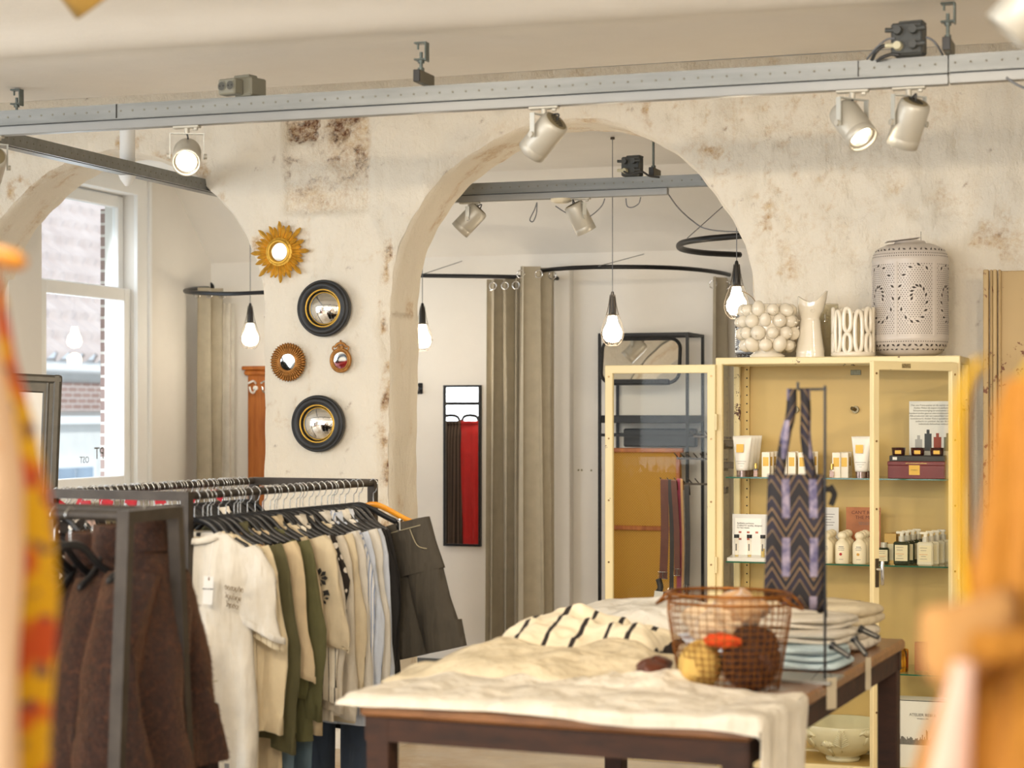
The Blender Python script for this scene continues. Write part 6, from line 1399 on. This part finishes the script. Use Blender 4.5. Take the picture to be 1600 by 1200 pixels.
for i, (e, lab, n_, dz) in enumerate(fur):
    p = N1+nd*e-Vector((0, 0, .022*i)); g = garment('fur_jacket', lab, 'jacket', p, coatang+.06*i, FUR, L=.62-.02*i, hw=.150, aline=.262, hd=.085 if i == 0 else .060, sleeve='long', slen=.52, sw=.080, sd=.075, flare=1.65, fold=.045, nf=3, collar='high', seed=30+i, neck=.066, spread=.1, cuff=False, z_sh=-.085)
    for c in list(g.children):
        if c.name.split('.')[0] in ('body', 'sleeve', 'collar'): add_fur(c, int(n_*(.45 if c.name.startswith('body') else .24 if c.name.startswith('sleeve') else .07)), seed=i)
    hang_up(p, coatang+.06*i, 'hanger inside the '+' '.join(lab.split()[:4])+(' in front', ' pressed behind', ' at the far left')[i], hw=.18)
DBR = stripes('dark_brown_pleats', srgb(44, 28, 22), srgb(30, 18, 14), .018, .5)
trousers('pleated_trousers', 'dark brown pleated trousers hanging under the front fur jacket', N1+nd*.10+Vector((.0, .27, -.36)), coatang, DBR, L=.80, hw=.075, hd=.03)
BLKG = [(.46, 'black jumper left of the fur jackets'), (.56, 'black blouse on the near rack'), (.66, 'black dress on the near rack'), (.78, 'dark cardigan on the near rack'), (.90, 'charcoal shirt on the near rack')]
for i, (e, lab) in enumerate(BLKG):
    p = n_off+nd*e; c_ = lab.split()[1]; garment(c_, lab, c_, p, PI/2+.1, BLKF, L=.7, hw=.20, hd=.025, sleeve='long', slen=.5, sw=.05, sd=.018, seed=80+i); hang_up(p, PI/2+.1, 'black hanger under the '+lab, hw=.19)
for i in range(12):
    hang_up(n_off+nd*(.20+.052*i), PI/2+random.uniform(-.3, .1), 'black hanger in the row left of the fur jackets', hw=.19, group='hangers on the near rack')
# white things peeping out between
# ================================================================== DRESSES SEEN IN THE TALL MIRROR
dr = thing('garment_rail', 'thin black garment rail with dresses behind the mirror pier', 'clothes rack', (-4.55, 10.3, 0))
zt_ = 1.71
obj('rail', MB().cyl((-4.92, 10.3, zt_), (-4.22, 10.3, zt_), .012, n=14), BLACKM, dr, True)
for x in (-4.22, -4.92): obj('post', MB().cyl((x, 10.3, 0), (x, 10.3, zt_), .012, n=14), BLACKM, dr, True)
for x, m, lab, hw in ((-4.615, DKD, 'long dark striped dress shown in the tall wall mirror', .105), (-4.475, REDF, 'long scarlet satin dress shown in the tall wall mirror', .105)):
    garment('long_dress', lab, 'dress', (x, 10.3, zt_), .1, m, L=1.25, hw=hw, hd=.05, sleeve='none', fold=.014, nf=5, seed=int(-x*100), flare=1.25, neck=.07); hang_up((x, 10.3, zt_), .1, 'black hanger of the '+' '.join(lab.split()[:4]), hw=.12 if m == REDF else .13)
# rail left of the frame; only the little mirrors on the pier see it
ml = thing('garment_rail', 'black garment rail left of the picture that the small pier mirrors reflect', 'clothes rack', (-5.6, 5.2, 0))
obj('rail', MB().cyl((-6.1, 5.2, 2.12), (-5.05, 5.2, 2.12), .012, n=14), BLACKM, ml, True)
for x in (-6.1, -5.05): obj('post', MB().cyl((x, 5.2, 0), (x, 5.2, 2.12), .012, n=14), BLACKM, ml, True)
for x, m, lab in ((-5.32, REDF, 'bright red dress reflected in the heart crested mirror'), (-5.62, WHT, 'white dress reflected beside the red one in the small pier mirrors'), (-5.80, BLKF, 'black dress reflected in the bronze leaf mirror'), (-5.93, ECR, 'ecru dress reflected at the rim of the bronze leaf mirror')):
    garment('dress', lab, 'dress', (x, 5.2, 2.12), PI+.6, m, L=1.2, hw=.19, hd=.04, sleeve='none', fold=.012, seed=int(-x*50)); hang_up((x, 5.2, 2.12), PI+.6, 'hanger of the '+lab, hw=.15)
# ================================================================== TABLE
TA = -math.radians(3.5); TZ = .92; T0 = Vector((-1.931, 4.469, 0)); TU = Vector((math.cos(TA), math.sin(TA), 0)); TV = Vector((-math.sin(TA), math.cos(TA), 0)); TW, TL = 1.02, 1.89
def tp(u, v, z=TZ): return T0+TU*u+TV*v+Vector((0, 0, z))
TR = Matrix((TU, TV, Vector((0, 0, 1)))).transposed()
WTOP = wood('brown_table_top', srgb(96, 58, 28), srgb(150, 100, 56), rough=.3, stretch=(2, 14, 14), coat=.2); WDK = wood('dark_table_frame', srgb(36, 18, 8), srgb(66, 36, 18), rough=.75, stretch=(3, 12, 12))
tb = thing('display_table', 'brown wooden display table with dark square legs covered in folded clothes', 'table', tp(TW/2, TL/2, 0))
obj('table_top', MB().box(tp(TW/2, TL/2, TZ-.017), (TW, TL, .034), TR, bev=.008), WTOP, tb, True)
for (u, v, a, b) in ((TW/2, .035, TW-.02, .04), (TW/2, TL-.035, TW-.02, .04)): obj('apron', MB().box(tp(u, v, TZ-.065), (a, b, .062), TR), WDK, tb, True)
for u in (.035, TW-.035): obj('apron', MB().box(tp(u, TL/2, TZ-.065), (.04, TL-.05, .062), TR), WDK, tb, True)
for u in (.045, TW-.045):
    for v in (.045, TL-.045): obj('leg', MB().box(tp(u, v, (TZ-.034)/2), (.062, .062, TZ-.034), TR, bev=.003), WDK, tb, True)
obj('lower_rail', MB().box(tp(TW/2, TL/2, .16), (TW-.1, TL-.1, .03), TR), WDK, tb, True)
def heap(name, label, cat, u0, u1, v0, v1, h, m, seed=0, fold=.5, z0=TZ, over=None, sub=60, pw=4, dirv=(3, 1.2)):
    cu_, cv = (u0+u1)/2, (v0+v1)/2; loc = tp(cu_, cv, z0)
    def fn(a, b):
        u = u0+(u1-u0)*a; v = v0+(v1-v0)*b; e = (1-abs(2*a-1)**pw)*(1-abs(2*b-1)**pw); e = max(0, e)**.45
        wob = .03*(float(fbm(np.array(a*4+seed), np.array(b*4.), 3, seed % 4))-.5)
        n1 = float(fbm(np.array(u*dirv[0]*3+seed*3.1), np.array(v*dirv[1]*3+seed), 4, (seed+1) % 4)); n1 = abs(2*n1-1)
        z = h*e*(1-fold+fold*2.0*n1*1.3)+.003
        uu, vv, zz = u+wob, v+wob*1.4, z0+z
        if over is not None:
            lim, side = over
            if side == 'u' and uu > lim: d = uu-lim; zz = z0+z*max(.2, 1-d*4)-max(0, d-.01)*.97; uu = lim+.010+min(d, .02)+.012*math.sin(vv*38+d*6)*min(1, d*6)
            if vv < .0: d = -vv; zz -= max(0, d-.004)*.95; vv = -.006-min(d, .012)
        return tp(uu, vv, zz)
    mb = MB().grid(fn, sub, sub)
    return tag(obj(name, mb, m, None, True, loc=loc), label, cat)
heap('draped_garment', 'off white garment draped along the front edge and right corner of the table', 'garment', -.06, 1.36, -.014, .44, .034, OFW, 3, .45, over=(TW, 'u'), sub=110, pw=14, dirv=(1.1, .8))
heap('crumpled_shirt', 'crumpled cream shirt lying on the middle of the table', 'shirt', -.10, .62, .34, .98, .075, ECR, 5, .5, sub=90, dirv=(.9, 1.1))
heap('folded_blouse', 'small white blouse with tiny buttons in front of the wire basket', 'blouse', .40, .74, .28, .58, .050, OFW, 8, .4, dirv=(2, 1.2))
STRP = stripes('black_stripe_cotton', srgb(240, 226, 196), srgb(46, 38, 34), .085, .17)
heap('striped_shirt', 'cream shirt with wide black stripes spread behind the crumpled one', 'shirt', -.06, .46, .88, 1.36, .10, STRP, 9, .5, sub=90, dirv=(1.3, 1.3))
heap('folded_jersey', 'thick white jersey folded flat at the back of the table', 'jersey', -.01, .44, 1.34, 1.82, .125, WHT, 11, .22, sub=60, pw=6, dirv=(.7, .7))
heap('knit_top', 'pale blue top peeping out below the white jersey', 'top', .40, .60, 1.30, 1.60, .055, BLU, 12, .2, sub=40, pw=6)
def folded(name, label, cat, u, v, w_, d, z, h, m, rz=0, layers=3):
    r = thing(name, label, cat, tp(u, v, z), TA+rz); mb = MB()
    for k in range(layers):
        hh = h/layers; n = 40; rings = []
        def se(a, w2, d2): return (w2/2*math.copysign(abs(math.cos(a))**.35, math.cos(a)), d2/2*math.copysign(abs(math.sin(a))**.35, math.sin(a)))
        for (s, zz) in ((.93, 0), (1.0, hh*.3), (1.0, hh*.7), (.93, hh*.98), (.5, hh*1.02), (.02, hh*1.04)):
            ring = []
            for i in range(n):
                x, y = se(2*PI*i/n, w_*s, d*s); ring.append(Vector((x+.006*math.sin(5*y/d+k), y+.005*math.sin(7*x/w_+k*2), k*hh+zz+.006*math.sin(x*18+k*1.7)*math.sin(y*15)*(zz > 0)+.002)))
            rings.append(ring)
        mb.loft(rings, (True, True))
    obj('folds', mb, m, r); return r
LBL_ = fabric('light_blue_denim', srgb(196, 214, 218), wr=.4)
folded('folded_jeans', 'pale blue folded jeans at the bottom of the right hand pile', 'jeans', .83, 1.12, .34, .26, TZ+.001, .022, LBL_, .05, 1)
folded('folded_jeans', 'second pair of pale blue jeans in the right hand pile', 'jeans', .82, 1.13, .33, .26, TZ+.024, .040, LBL_, .02, 2)
folded('folded_trousers', 'cream folded trousers on top of the pale blue jeans', 'trousers', .83, 1.22, .34, .30, TZ+.066, .034, OFW, .0, 2)
folded('folded_trousers', 'white folded trousers topmost on the right hand pile', 'trousers', .80, 1.28, .36, .28, TZ+.102, .030, OFW, .06, 2)
folded('folded_trousers', 'white trousers at the base of the rear right pile', 'trousers', .80, 1.60, .36, .28, TZ+.001, .070, OFW, .04, 2)
folded('folded_trousers', 'cream trousers on top of the rear right pile', 'trousers', .81, 1.62, .35, .26, TZ+.073, .060, ECR, -.05, 2)
def hardtag(p, d, lab):
    d = Vector(d).normalized(); r = thing('security_tag', lab, 'security tag', p); obj('barrel', MB().cyl(-d*.028, d*.028, .009, .0075, 14), BLKPL, r); obj('head', MB().cyl(-d*.036, -d*.026, .0125, n=18), BLKPL, r); obj('pale_stripe', MB().bar(-d*.02+Vector((-.002, -.0085, .003)), d*.024+Vector((-.002, -.0085, .003)), .002, .004), mat('tag_stripe', srgb(150, 146, 136), var=0), r)
t1 = PT(1331, 968, 5.55); t2 = PT(1318, 993, 5.35); t3 = PT(1307, 1018, 5.25)
hardtag(PT(1360, 990, 5.6), (.9, -.2, -.35), 'black security tag, uppermost of three on the right hand piles')
hardtag(PT(1345, 1012, 5.45), (.6, -.1, -.75), 'black security tag, middle one of three on the right hand piles')
hardtag(PT(1315, 1018, 5.25), (.8, -.1, -.45), 'black security tag, lowest one on the pale blue jeans')
for px, y, t_, w2, h2, lab in ((1345, 1086, 5.15, .036, .085, 'grey cloth label hanging over the table edge below the jeans'), (1384, 1054, 5.6, .022, .095, 'narrow pale paper tag hanging over the rear table edge')):
    p = PT(px, y, t_); q = tp(TW+.012, (p-T0).dot(TV), p.z); r = thing('hanging_tag', lab, 'price tag', q, TA+1.0); obj('tag', MB().box((0, 0, 0), (w2, .002, h2), bev=.0005), mat('grey_beige_tag', srgb(186, 172, 146), var=.05), r); obj('string', MB().tube([(0, 0, h2/2), (-.01, .012, h2/2+.04), (-.03, .05, max(.01, TZ-q.z)+.006)], .001, 5), BLKPL, r)
# wire basket
BRASS = mat('aged_copper_wire', srgb(150, 92, 34), rough=.35, metal=.8, var=.2)
bc = tp(.0, .0); bp_ = PZ(1128, 1088, TZ); bpos = Vector((bp_.x-.01, bp_.y+.13, TZ))
bk = thing('wire_basket', 'oval copper wire basket with bow handles on the table front', 'basket', bpos, TA)
ra, rb, H_ = .165, .13, .255
def bel(a, z): k = .80+.20*min(1, z/H_*1.3); return Vector((ra*k*math.cos(a), rb*k*math.sin(a), z))
mb = MB()
for i in range(44): a = 2*PI*i/44; mb.tube([bel(a, z) for z in (.004, .03, .08, .14, .20, H_)], .0011, 4)
for j in range(15): z = .006+j*.0172; mb.tube([bel(2*PI*i/48, z) for i in range(48)], .0011, 4, closed=True)
for j in range(-6, 7): 
    x = ra*.8*j/7; y = rb*.8*math.sqrt(max(0, 1-(j/7)**2)); mb.tube([(x, -y, .004), (x, y, .004)], .0011, 4)
obj('mesh_wall', mb, BRASS, bk); obj('rim', MB().tube([bel(2*PI*i/48, H_) for i in range(48)], .0045, 8, closed=True).tube([bel(2*PI*i/48, H_-.022) for i in range(48)], .0028, 8, closed=True), BRASS, bk)
for s in (0, PI): obj('handle', MB().tube(catmull([bel(s-.35, H_), bel(s-.30, H_)+Vector((math.cos(s)*.02, 0, -.02)), bel(s, H_)+Vector((math.cos(s)*.035, 0, -.035)), bel(s+.30, H_)+Vector((math.cos(s)*.02, 0, -.02)), bel(s+.35, H_)], 5), .004, 8), BRASS, bk)
def blob(name, lab, cat, c, sc, m, seed, rough=.25, parent=None):
    def fn(a, h): return 1+rough*(float(fbm(np.array(math.cos(a)*1.6+seed*3+3), np.array(math.sin(a)*1.6+h*1.8+5), 3, seed % 4))-.5)*2
    return tag(obj(name, MB().sphere((0, 0, 0), 1, 48, sc=sc, fn=fn), m, None, loc=c), lab, cat)
blob('faux_fur_hat', 'dark brown furry hat at the right inside the wire basket', 'hat', bpos+Vector((.065, -.015, .085)), (.075, .075, .080), FUR, 1, .3); hat = COL.objects['faux_fur_hat']; add_fur(hat, 9000, .012, .0018, 'fur', 5)
blob('straw_pouch', 'yellow straw coloured pouch at the left inside the wire basket', 'pouch', bpos+Vector((-.070, -.045, .065)), (.058, .050, .062), fabric('straw_knit', srgb(214, 176, 96), rib=1, wr=.8), 2)
blob('cream_scarf', 'fluffy cream scarf heaped at the top of the wire basket', 'scarf', bpos+Vector((-.035, -.005, .165)), (.085, .065, .055), fabric('fluffy_cream', srgb(226, 198, 160), wr=1, sheen=.5), 3, .55)
blob('tan_scarf', 'tan scarf poking above the rim of the wire basket', 'scarf', bpos+Vector((.025, .02, .210)), (.065, .05, .045), fabric('tan_fluff', srgb(196, 156, 112), wr=1, sheen=.5), 4, .6)
blob('orange_scarf', 'small orange red scarf in the middle of the wire basket', 'scarf', bpos+Vector((-.0, -.090, .140)), (.045, .012, .016), fabric('orange_red', srgb(226, 78, 24), wr=.8), 5, .6)
blob('brown_slipper', 'shiny brown leather pouch beside the wire basket', 'pouch', bpos+Vector((-.205, .0, .040)), (.050, .095, .036), LEA1, 6, .25)
# tote on a stand
tpz = PZ(1289, 1065, TZ); sx_ = tpz.x; sy_ = tpz.y
ts = thing('tote_stand', 'thin black metal stand on a flat base carrying the patterned tote', 'display stand', (sx_, sy_, TZ), TA)
obj('base_plate', MB().box((-.09, .02, .004), (.24, .17, .008), bev=.001), mat('grey_steel_plate', srgb(150, 146, 136), rough=.35, metal=.4, var=.1), ts)
ztop = PT(1289, 608, 5.22).z-TZ
obj('rod', MB().cyl((0, 0, 0), (0, 0, ztop+.01), .0038, n=10), BLKPL, ts); obj('arm', MB().cyl((.004, 0, ztop), (-.075, -.0, ztop), .0038, n=10).cyl((-.075, 0, ztop), (-.075, 0, ztop+.02), .0038, n=10), BLKPL, ts)
TOTE = NT('navy_honeycomb_jacquard')
sx3 = TOTE.new('SeparateXYZ'); TOTE.link(TOTE.tc.outputs['Object'], sx3.inputs[0])
def mth(op, a, b=None):
    n = TOTE.new('Math', operation=op)
    for i, v_ in enumerate((a, b)):
        if v_ is None: continue
        if hasattr(v_, 'links'): TOTE.link(v_, n.inputs[i])
        else: n.inputs[i].default_value = v_
    return n.outputs[0]
# interlocking chevron columns: alternate columns shifted by half a period
xc = mth('DIVIDE', sx3.outputs[0], .075); fx = mth('ABSOLUTE', mth('SUBTRACT', mth('FRACT', mth('ADD', xc, .5)), .5))
zz = mth('ADD', mth('DIVIDE', sx3.outputs[2], .135), mth('MULTIPLY', fx, .9)); fz = mth('FRACT', zz)
band = mth('ABSOLUTE', mth('SUBTRACT', fz, .5)); 
pat = TOTE.ramp(band, [(.06, (.012, .011, .016, 1)), (.10, srgb(150, 120, 84)), (.13, srgb(34, 30, 42)), (.31, srgb(40, 36, 50)), (.335, srgb(150, 122, 84)), (.355, (.014, .012, .016, 1))])
TOTE.n[-1].color_ramp.interpolation = 'LINEAR'
zz2 = mth('FRACT', mth('DIVIDE', mth('ADD', sx3.outputs[2], .03), .16)); arch = mth('ABSOLUTE', mth('SUBTRACT', mth('FRACT', mth('ADD', mth('DIVIDE', sx3.outputs[0], .075), .5)), .5))
lav = mth('MULTIPLY', mth('GREATER_THAN', arch, .36), mth('LESS_THAN', zz2, .66))
TOTE.base(TOTE.mix(lav, pat, TOTE.ramp(TOTE.noise(40, 2), [(.35, srgb(84, 80, 112)), (.65, srgb(150, 140, 158))]))); TOTE.set(Roughness=.8); TOTE.bump(TOTE.noise(260, 2), .3, .002); TOTE = TOTE.m
btop = PT(1250, 742, 5.2); bbot = PT(1250, 945, 5.2); bh = btop.z-bbot.z; bw0, bw1 = .150, .175
tc = Vector(((PT(1250, 742, 5.2)).x, sy_-.028, 0))
tote = thing('tote_bag', 'dark navy tote bag with a lavender honeycomb pattern hanging on the stand', 'bag', (sx_-.072, sy_-.005, TZ+ztop), YAW)
dz = -(TZ+ztop-btop.z)
rings = []
for q in (0, .03, .2, .4, .6, .8, .93, 1.0):
    w2 = (bw0+(bw1-bw0)*q)/2; d = .012+.022*math.sin(PI*min(1, q*1.1)*.9); rings.append([Vector((-.008+w2*math.copysign(abs(math.cos(a))**.5, math.cos(a)), d*math.sin(a)+.005*math.sin(w2*60*math.cos(a)+q*4)-.0, dz-q*bh+(-.030*(math.cos(a)+.1)*(q > .5)*(q-.5)*2)+(.01*math.sin(5*a) if q == 1 else 0))) for a in [2*PI*i/48 for i in range(48)]])
obj('body', MB().loft(rings[::-1], (True, False)), TOTE, tote)
for s, yy in ((-1, -.014), (1, .014)):
    for e in (-1, 1):
        pts = catmull([Vector((-.008+e*.034+(-.012 if e < 0 else .010), yy, dz-.01)), Vector((-.008+e*.028, yy*.9, dz+.10)), Vector((e*.020-.0, yy*.6, dz+.17)), Vector((e*.018, yy*.3, -dz*0+.002))], 6)
        rr = [[p+Vector((-.013, 0, 0)), p+Vector((0, -.003, 0)), p+Vector((.013, 0, 0)), p+Vector((0, .002, 0))] for p in pts]; obj('strap', MB().loft(rr, (True, True)), TOTE, tote)
obj('side_knot', MB().tube(catmull([(.066, 0, dz-.045), (.085, -.005, dz-.040), (.098, -.005, dz-.055), (.088, -.005, dz-.085)], 5), .008, 8).tube(catmull([(.088, 0, dz-.03), (.098, -.004, dz-.05), (.094, -.004, dz-.075)], 5), .006, 8), BLKF, tote)
# things below the table
p = PZ(1200, 1345, .18); fp_ = tp(.80, .55, .176)
blob('fur_cushion', 'brown shaggy cushion on the lower shelf of the table', 'cushion', tp(.80, .62, .40), (.27, .24, .22), FUR, 7, .12)
add_fur(COL.objects['fur_cushion'], 12000, .02, .002, 'fur', 9)
tag(obj('stool_cover', MB().box((0, 0, .33), (.15, .15, .29), bev=.02), BEI, None, loc=tp(.36, 1.25, 0)), 'beige cloth covered block standing under the table', 'block')
# ================================================================== FOREGROUND, LEFT
def vor(name, basec, cols, sc):
    t = NT(name); v_ = t.new('TexVoronoi'); v_.inputs['Scale'].default_value = sc; t.link(t.tc.outputs['Object'], v_.inputs[0]); s_ = t.new('SeparateColor'); t.link(v_.outputs['Color'], s_.inputs[0])
    st = [(i/len(cols), c) for i, c in enumerate(cols)]; r_ = t.ramp(s_.outputs[0], st); t.n[-1].color_ramp.interpolation = 'CONSTANT'
    m_ = t.ramp(v_.outputs['Distance'], [(.40, (1, 1, 1, 1)), (.50, (0, 0, 0, 1))]); t.base(t.mix(m_, basec, r_)); t.set(Roughness=.9); t.bump(t.noise(8, 3), .4, .02); return t.m
def flowers(name, ground, stops, sc, cover):
    t = NT(name); n1 = t.noise(sc, 2, .4); n2 = t.noise(sc*1.7, 2, .4, vec=t.tc.outputs['Generated']); 
    c1 = t.ramp(n1, [(cover, ground), (cover+.03, stops[0]), (cover+.09, stops[1])]); m_ = t.ramp(t.noise(sc*2.1, 3, .5, stretch=(1, 1, 1.4)), [(.58, (0, 0, 0, 1)), (.62, (1, 1, 1, 1))])
    t.base(t.mix(m_, c1, stops[2])); t.set(Roughness=.9); t.bump(t.noise(8, 3), .4, .02); return t.m
YFL = flowers('yellow_flower_print', srgb(220, 166, 10), [srgb(216, 128, 24), srgb(196, 78, 26), srgb(116, 76, 70)], 16, .50)
CFL = flowers('cream_flower_print', srgb(222, 184, 146), [srgb(210, 130, 50), srgb(140, 66, 46), srgb(222, 184, 146)], 9, .66)
q = PT(-282, 195, 2.1); fr = thing('garment_rail', 'garment rail just outside the left picture edge', 'clothes rack', (q.x, q.y, 0))
dv = Vector((FW.x, FW.y, 0)); a = q-dv*.45; b = q+dv*.25
obj('rail', MB().cyl(a, b, .014, n=16), STEEL, fr, True)
for e in (a, b): obj('post', MB().cyl(Vector((e.x, e.y, 0)), e, .014, n=16), STEEL, fr, True)
garment('floral_dress', 'blurred yellow dress with orange and purple flowers at the left picture edge', 'dress', q, YAW, YFL, L=1.25, hw=.205, hd=.045, sleeve='long', slen=.70, sw=.040, sd=.035, collar='crew', seed=201, spread=.052, cuff=False)
hang_up(q, YAW, 'orange wooden hanger whose tip pokes out above the yellow floral dress', True, hw=.226, drop=.070)
q2 = q-dv*.12+RT*.024; garment('floral_dress', 'blurred cream dress with scattered flowers in front of the yellow one', 'dress', q2, YAW+.05, CFL, L=1.25, hw=.20, hd=.04, sleeve='long', slen=.62, sw=.036, sd=.03, collar='crew', seed=202, spread=.030, cuff=False)
hang_up(q2, YAW+.05, 'black hanger of the cream floral dress', hw=.19)
# ================================================================== FOREGROUND, RIGHT
GY = fabric('golden_yellow_crinkle', srgb(188, 122, 34), wr=1.0, wscale=16); GB = fabric('sandy_orange_linen', srgb(196, 142, 80), wr=.5); PK = fabric('blush_chiffon', srgb(236, 190, 166), wr=.5)
T_ = 1.75
def rp3(px, y, t_=T_): return PT(px, y, t_)
c0 = rp3(1680, 600); gd = thing('golden_dress', 'blurred golden yellow crinkled dress with a gathered waist at the right picture edge', 'dress', (c0.x, c0.y, 0))
rings = []
for (y, xl_, dep) in ((590, 1575, .03), (640, 1560, .04), (720, 1556, .05), (820, 1545, .055), (920, 1530, .06), (985, 1522, .055), (1012, 1524, .05), (1040, 1512, .06), (1100, 1490, .08), (1170, 1466, .10), (1260, 1440, .12), (1500, 1400, .16), (1900, 1370, .20)):
    p = rp3(xl_, y); cx_ = rp3(1690, y); R_ = (cx_-p).length; n = 72
    rings.append([cx_+RT*(-R_*math.cos(a)*(1+.05*math.sin(11*a+y*.004)+.02*math.sin(23*a)))+FW*(dep*1.6*math.sin(a)*(1+.30*math.sin(11*a+y*.004))) for a in [2*PI*i/n for i in range(n)]])
obj('dress_body', MB().loft(rings), GY, gd, True)
rings = []
for (px, y0, y1, dep) in ((1575, 915, 1000, .03), (1535, 930, 1050, .035), (1490, 942, 1078, .035), (1458, 948, 1068, .028), (1442, 952, 1040, .012)):
    a = rp3(px, y0, T_-.06); b = rp3(px, y1, T_-.06); c_ = (a+b)/2; h_ = (a-b).length/2
    rings.append([c_+Vector((0, 0, h_*math.copysign(abs(math.cos(t_))**.6, math.cos(t_))))+FW*dep*math.sin(t_) for t_ in [2*PI*i/24 for i in range(24)]])
obj('flared_sleeve', MB().loft(rings, (True, True)), GB, gd, True)
obj('waist_knot', MB().tube(catmull([rp3(1520, 1000, T_-.08), rp3(1550, 1012, T_-.10), rp3(1590, 1006, T_-.10), rp3(1640, 1000, T_-.08)], 5), .014, 10), GY, gd, True)
for k, (px0, px1) in enumerate(((1504, 1497), (1590, 1578))):
    pts = catmull([rp3(px0+30, 560, T_+.05), rp3(px0, 620, T_+.03), rp3(px1+2, 760, T_), rp3(px1+10, 900, T_), rp3(px1+20, 990, T_-.02)], 6)
    obj('ribbon', MB().loft([[p-RT*.006, p-FW*.002, p+RT*.006, p+FW*.002] for p in pts], (True, True)), fabric('yellow_ribbon', srgb(232, 178, 20)), gd, True)
pts = [(1500, 1040), (1462, 1200), (1440, 1500), (1500, 1500), (1530, 1060)]
rings = []
for y, xa_, xb_ in ((1035, 1490, 1520), (1100, 1474, 1520), (1200, 1452, 1516), (1500, 1400, 1510), (1850, 1380, 1510)):
    a = rp3(xa_, y, T_-.12); b = rp3(xb_, y, T_-.12); c_ = (a+b)/2; w2 = (b-a).length/2
    rings.append([c_+RT*w2*math.cos(t_)+FW*.012*math.sin(t_) for t_ in [2*PI*i/20 for i in range(20)]])
obj('sash', MB().loft(rings, (True, True)), PK, gd, True)
mn = MB().cyl((c0.x, c0.y, 0), (c0.x, c0.y, 1.72), .016, n=16).cyl((c0.x, c0.y, 0), (c0.x, c0.y, .02), .17, n=32)
obj('stand', mn, STEEL, gd, True)
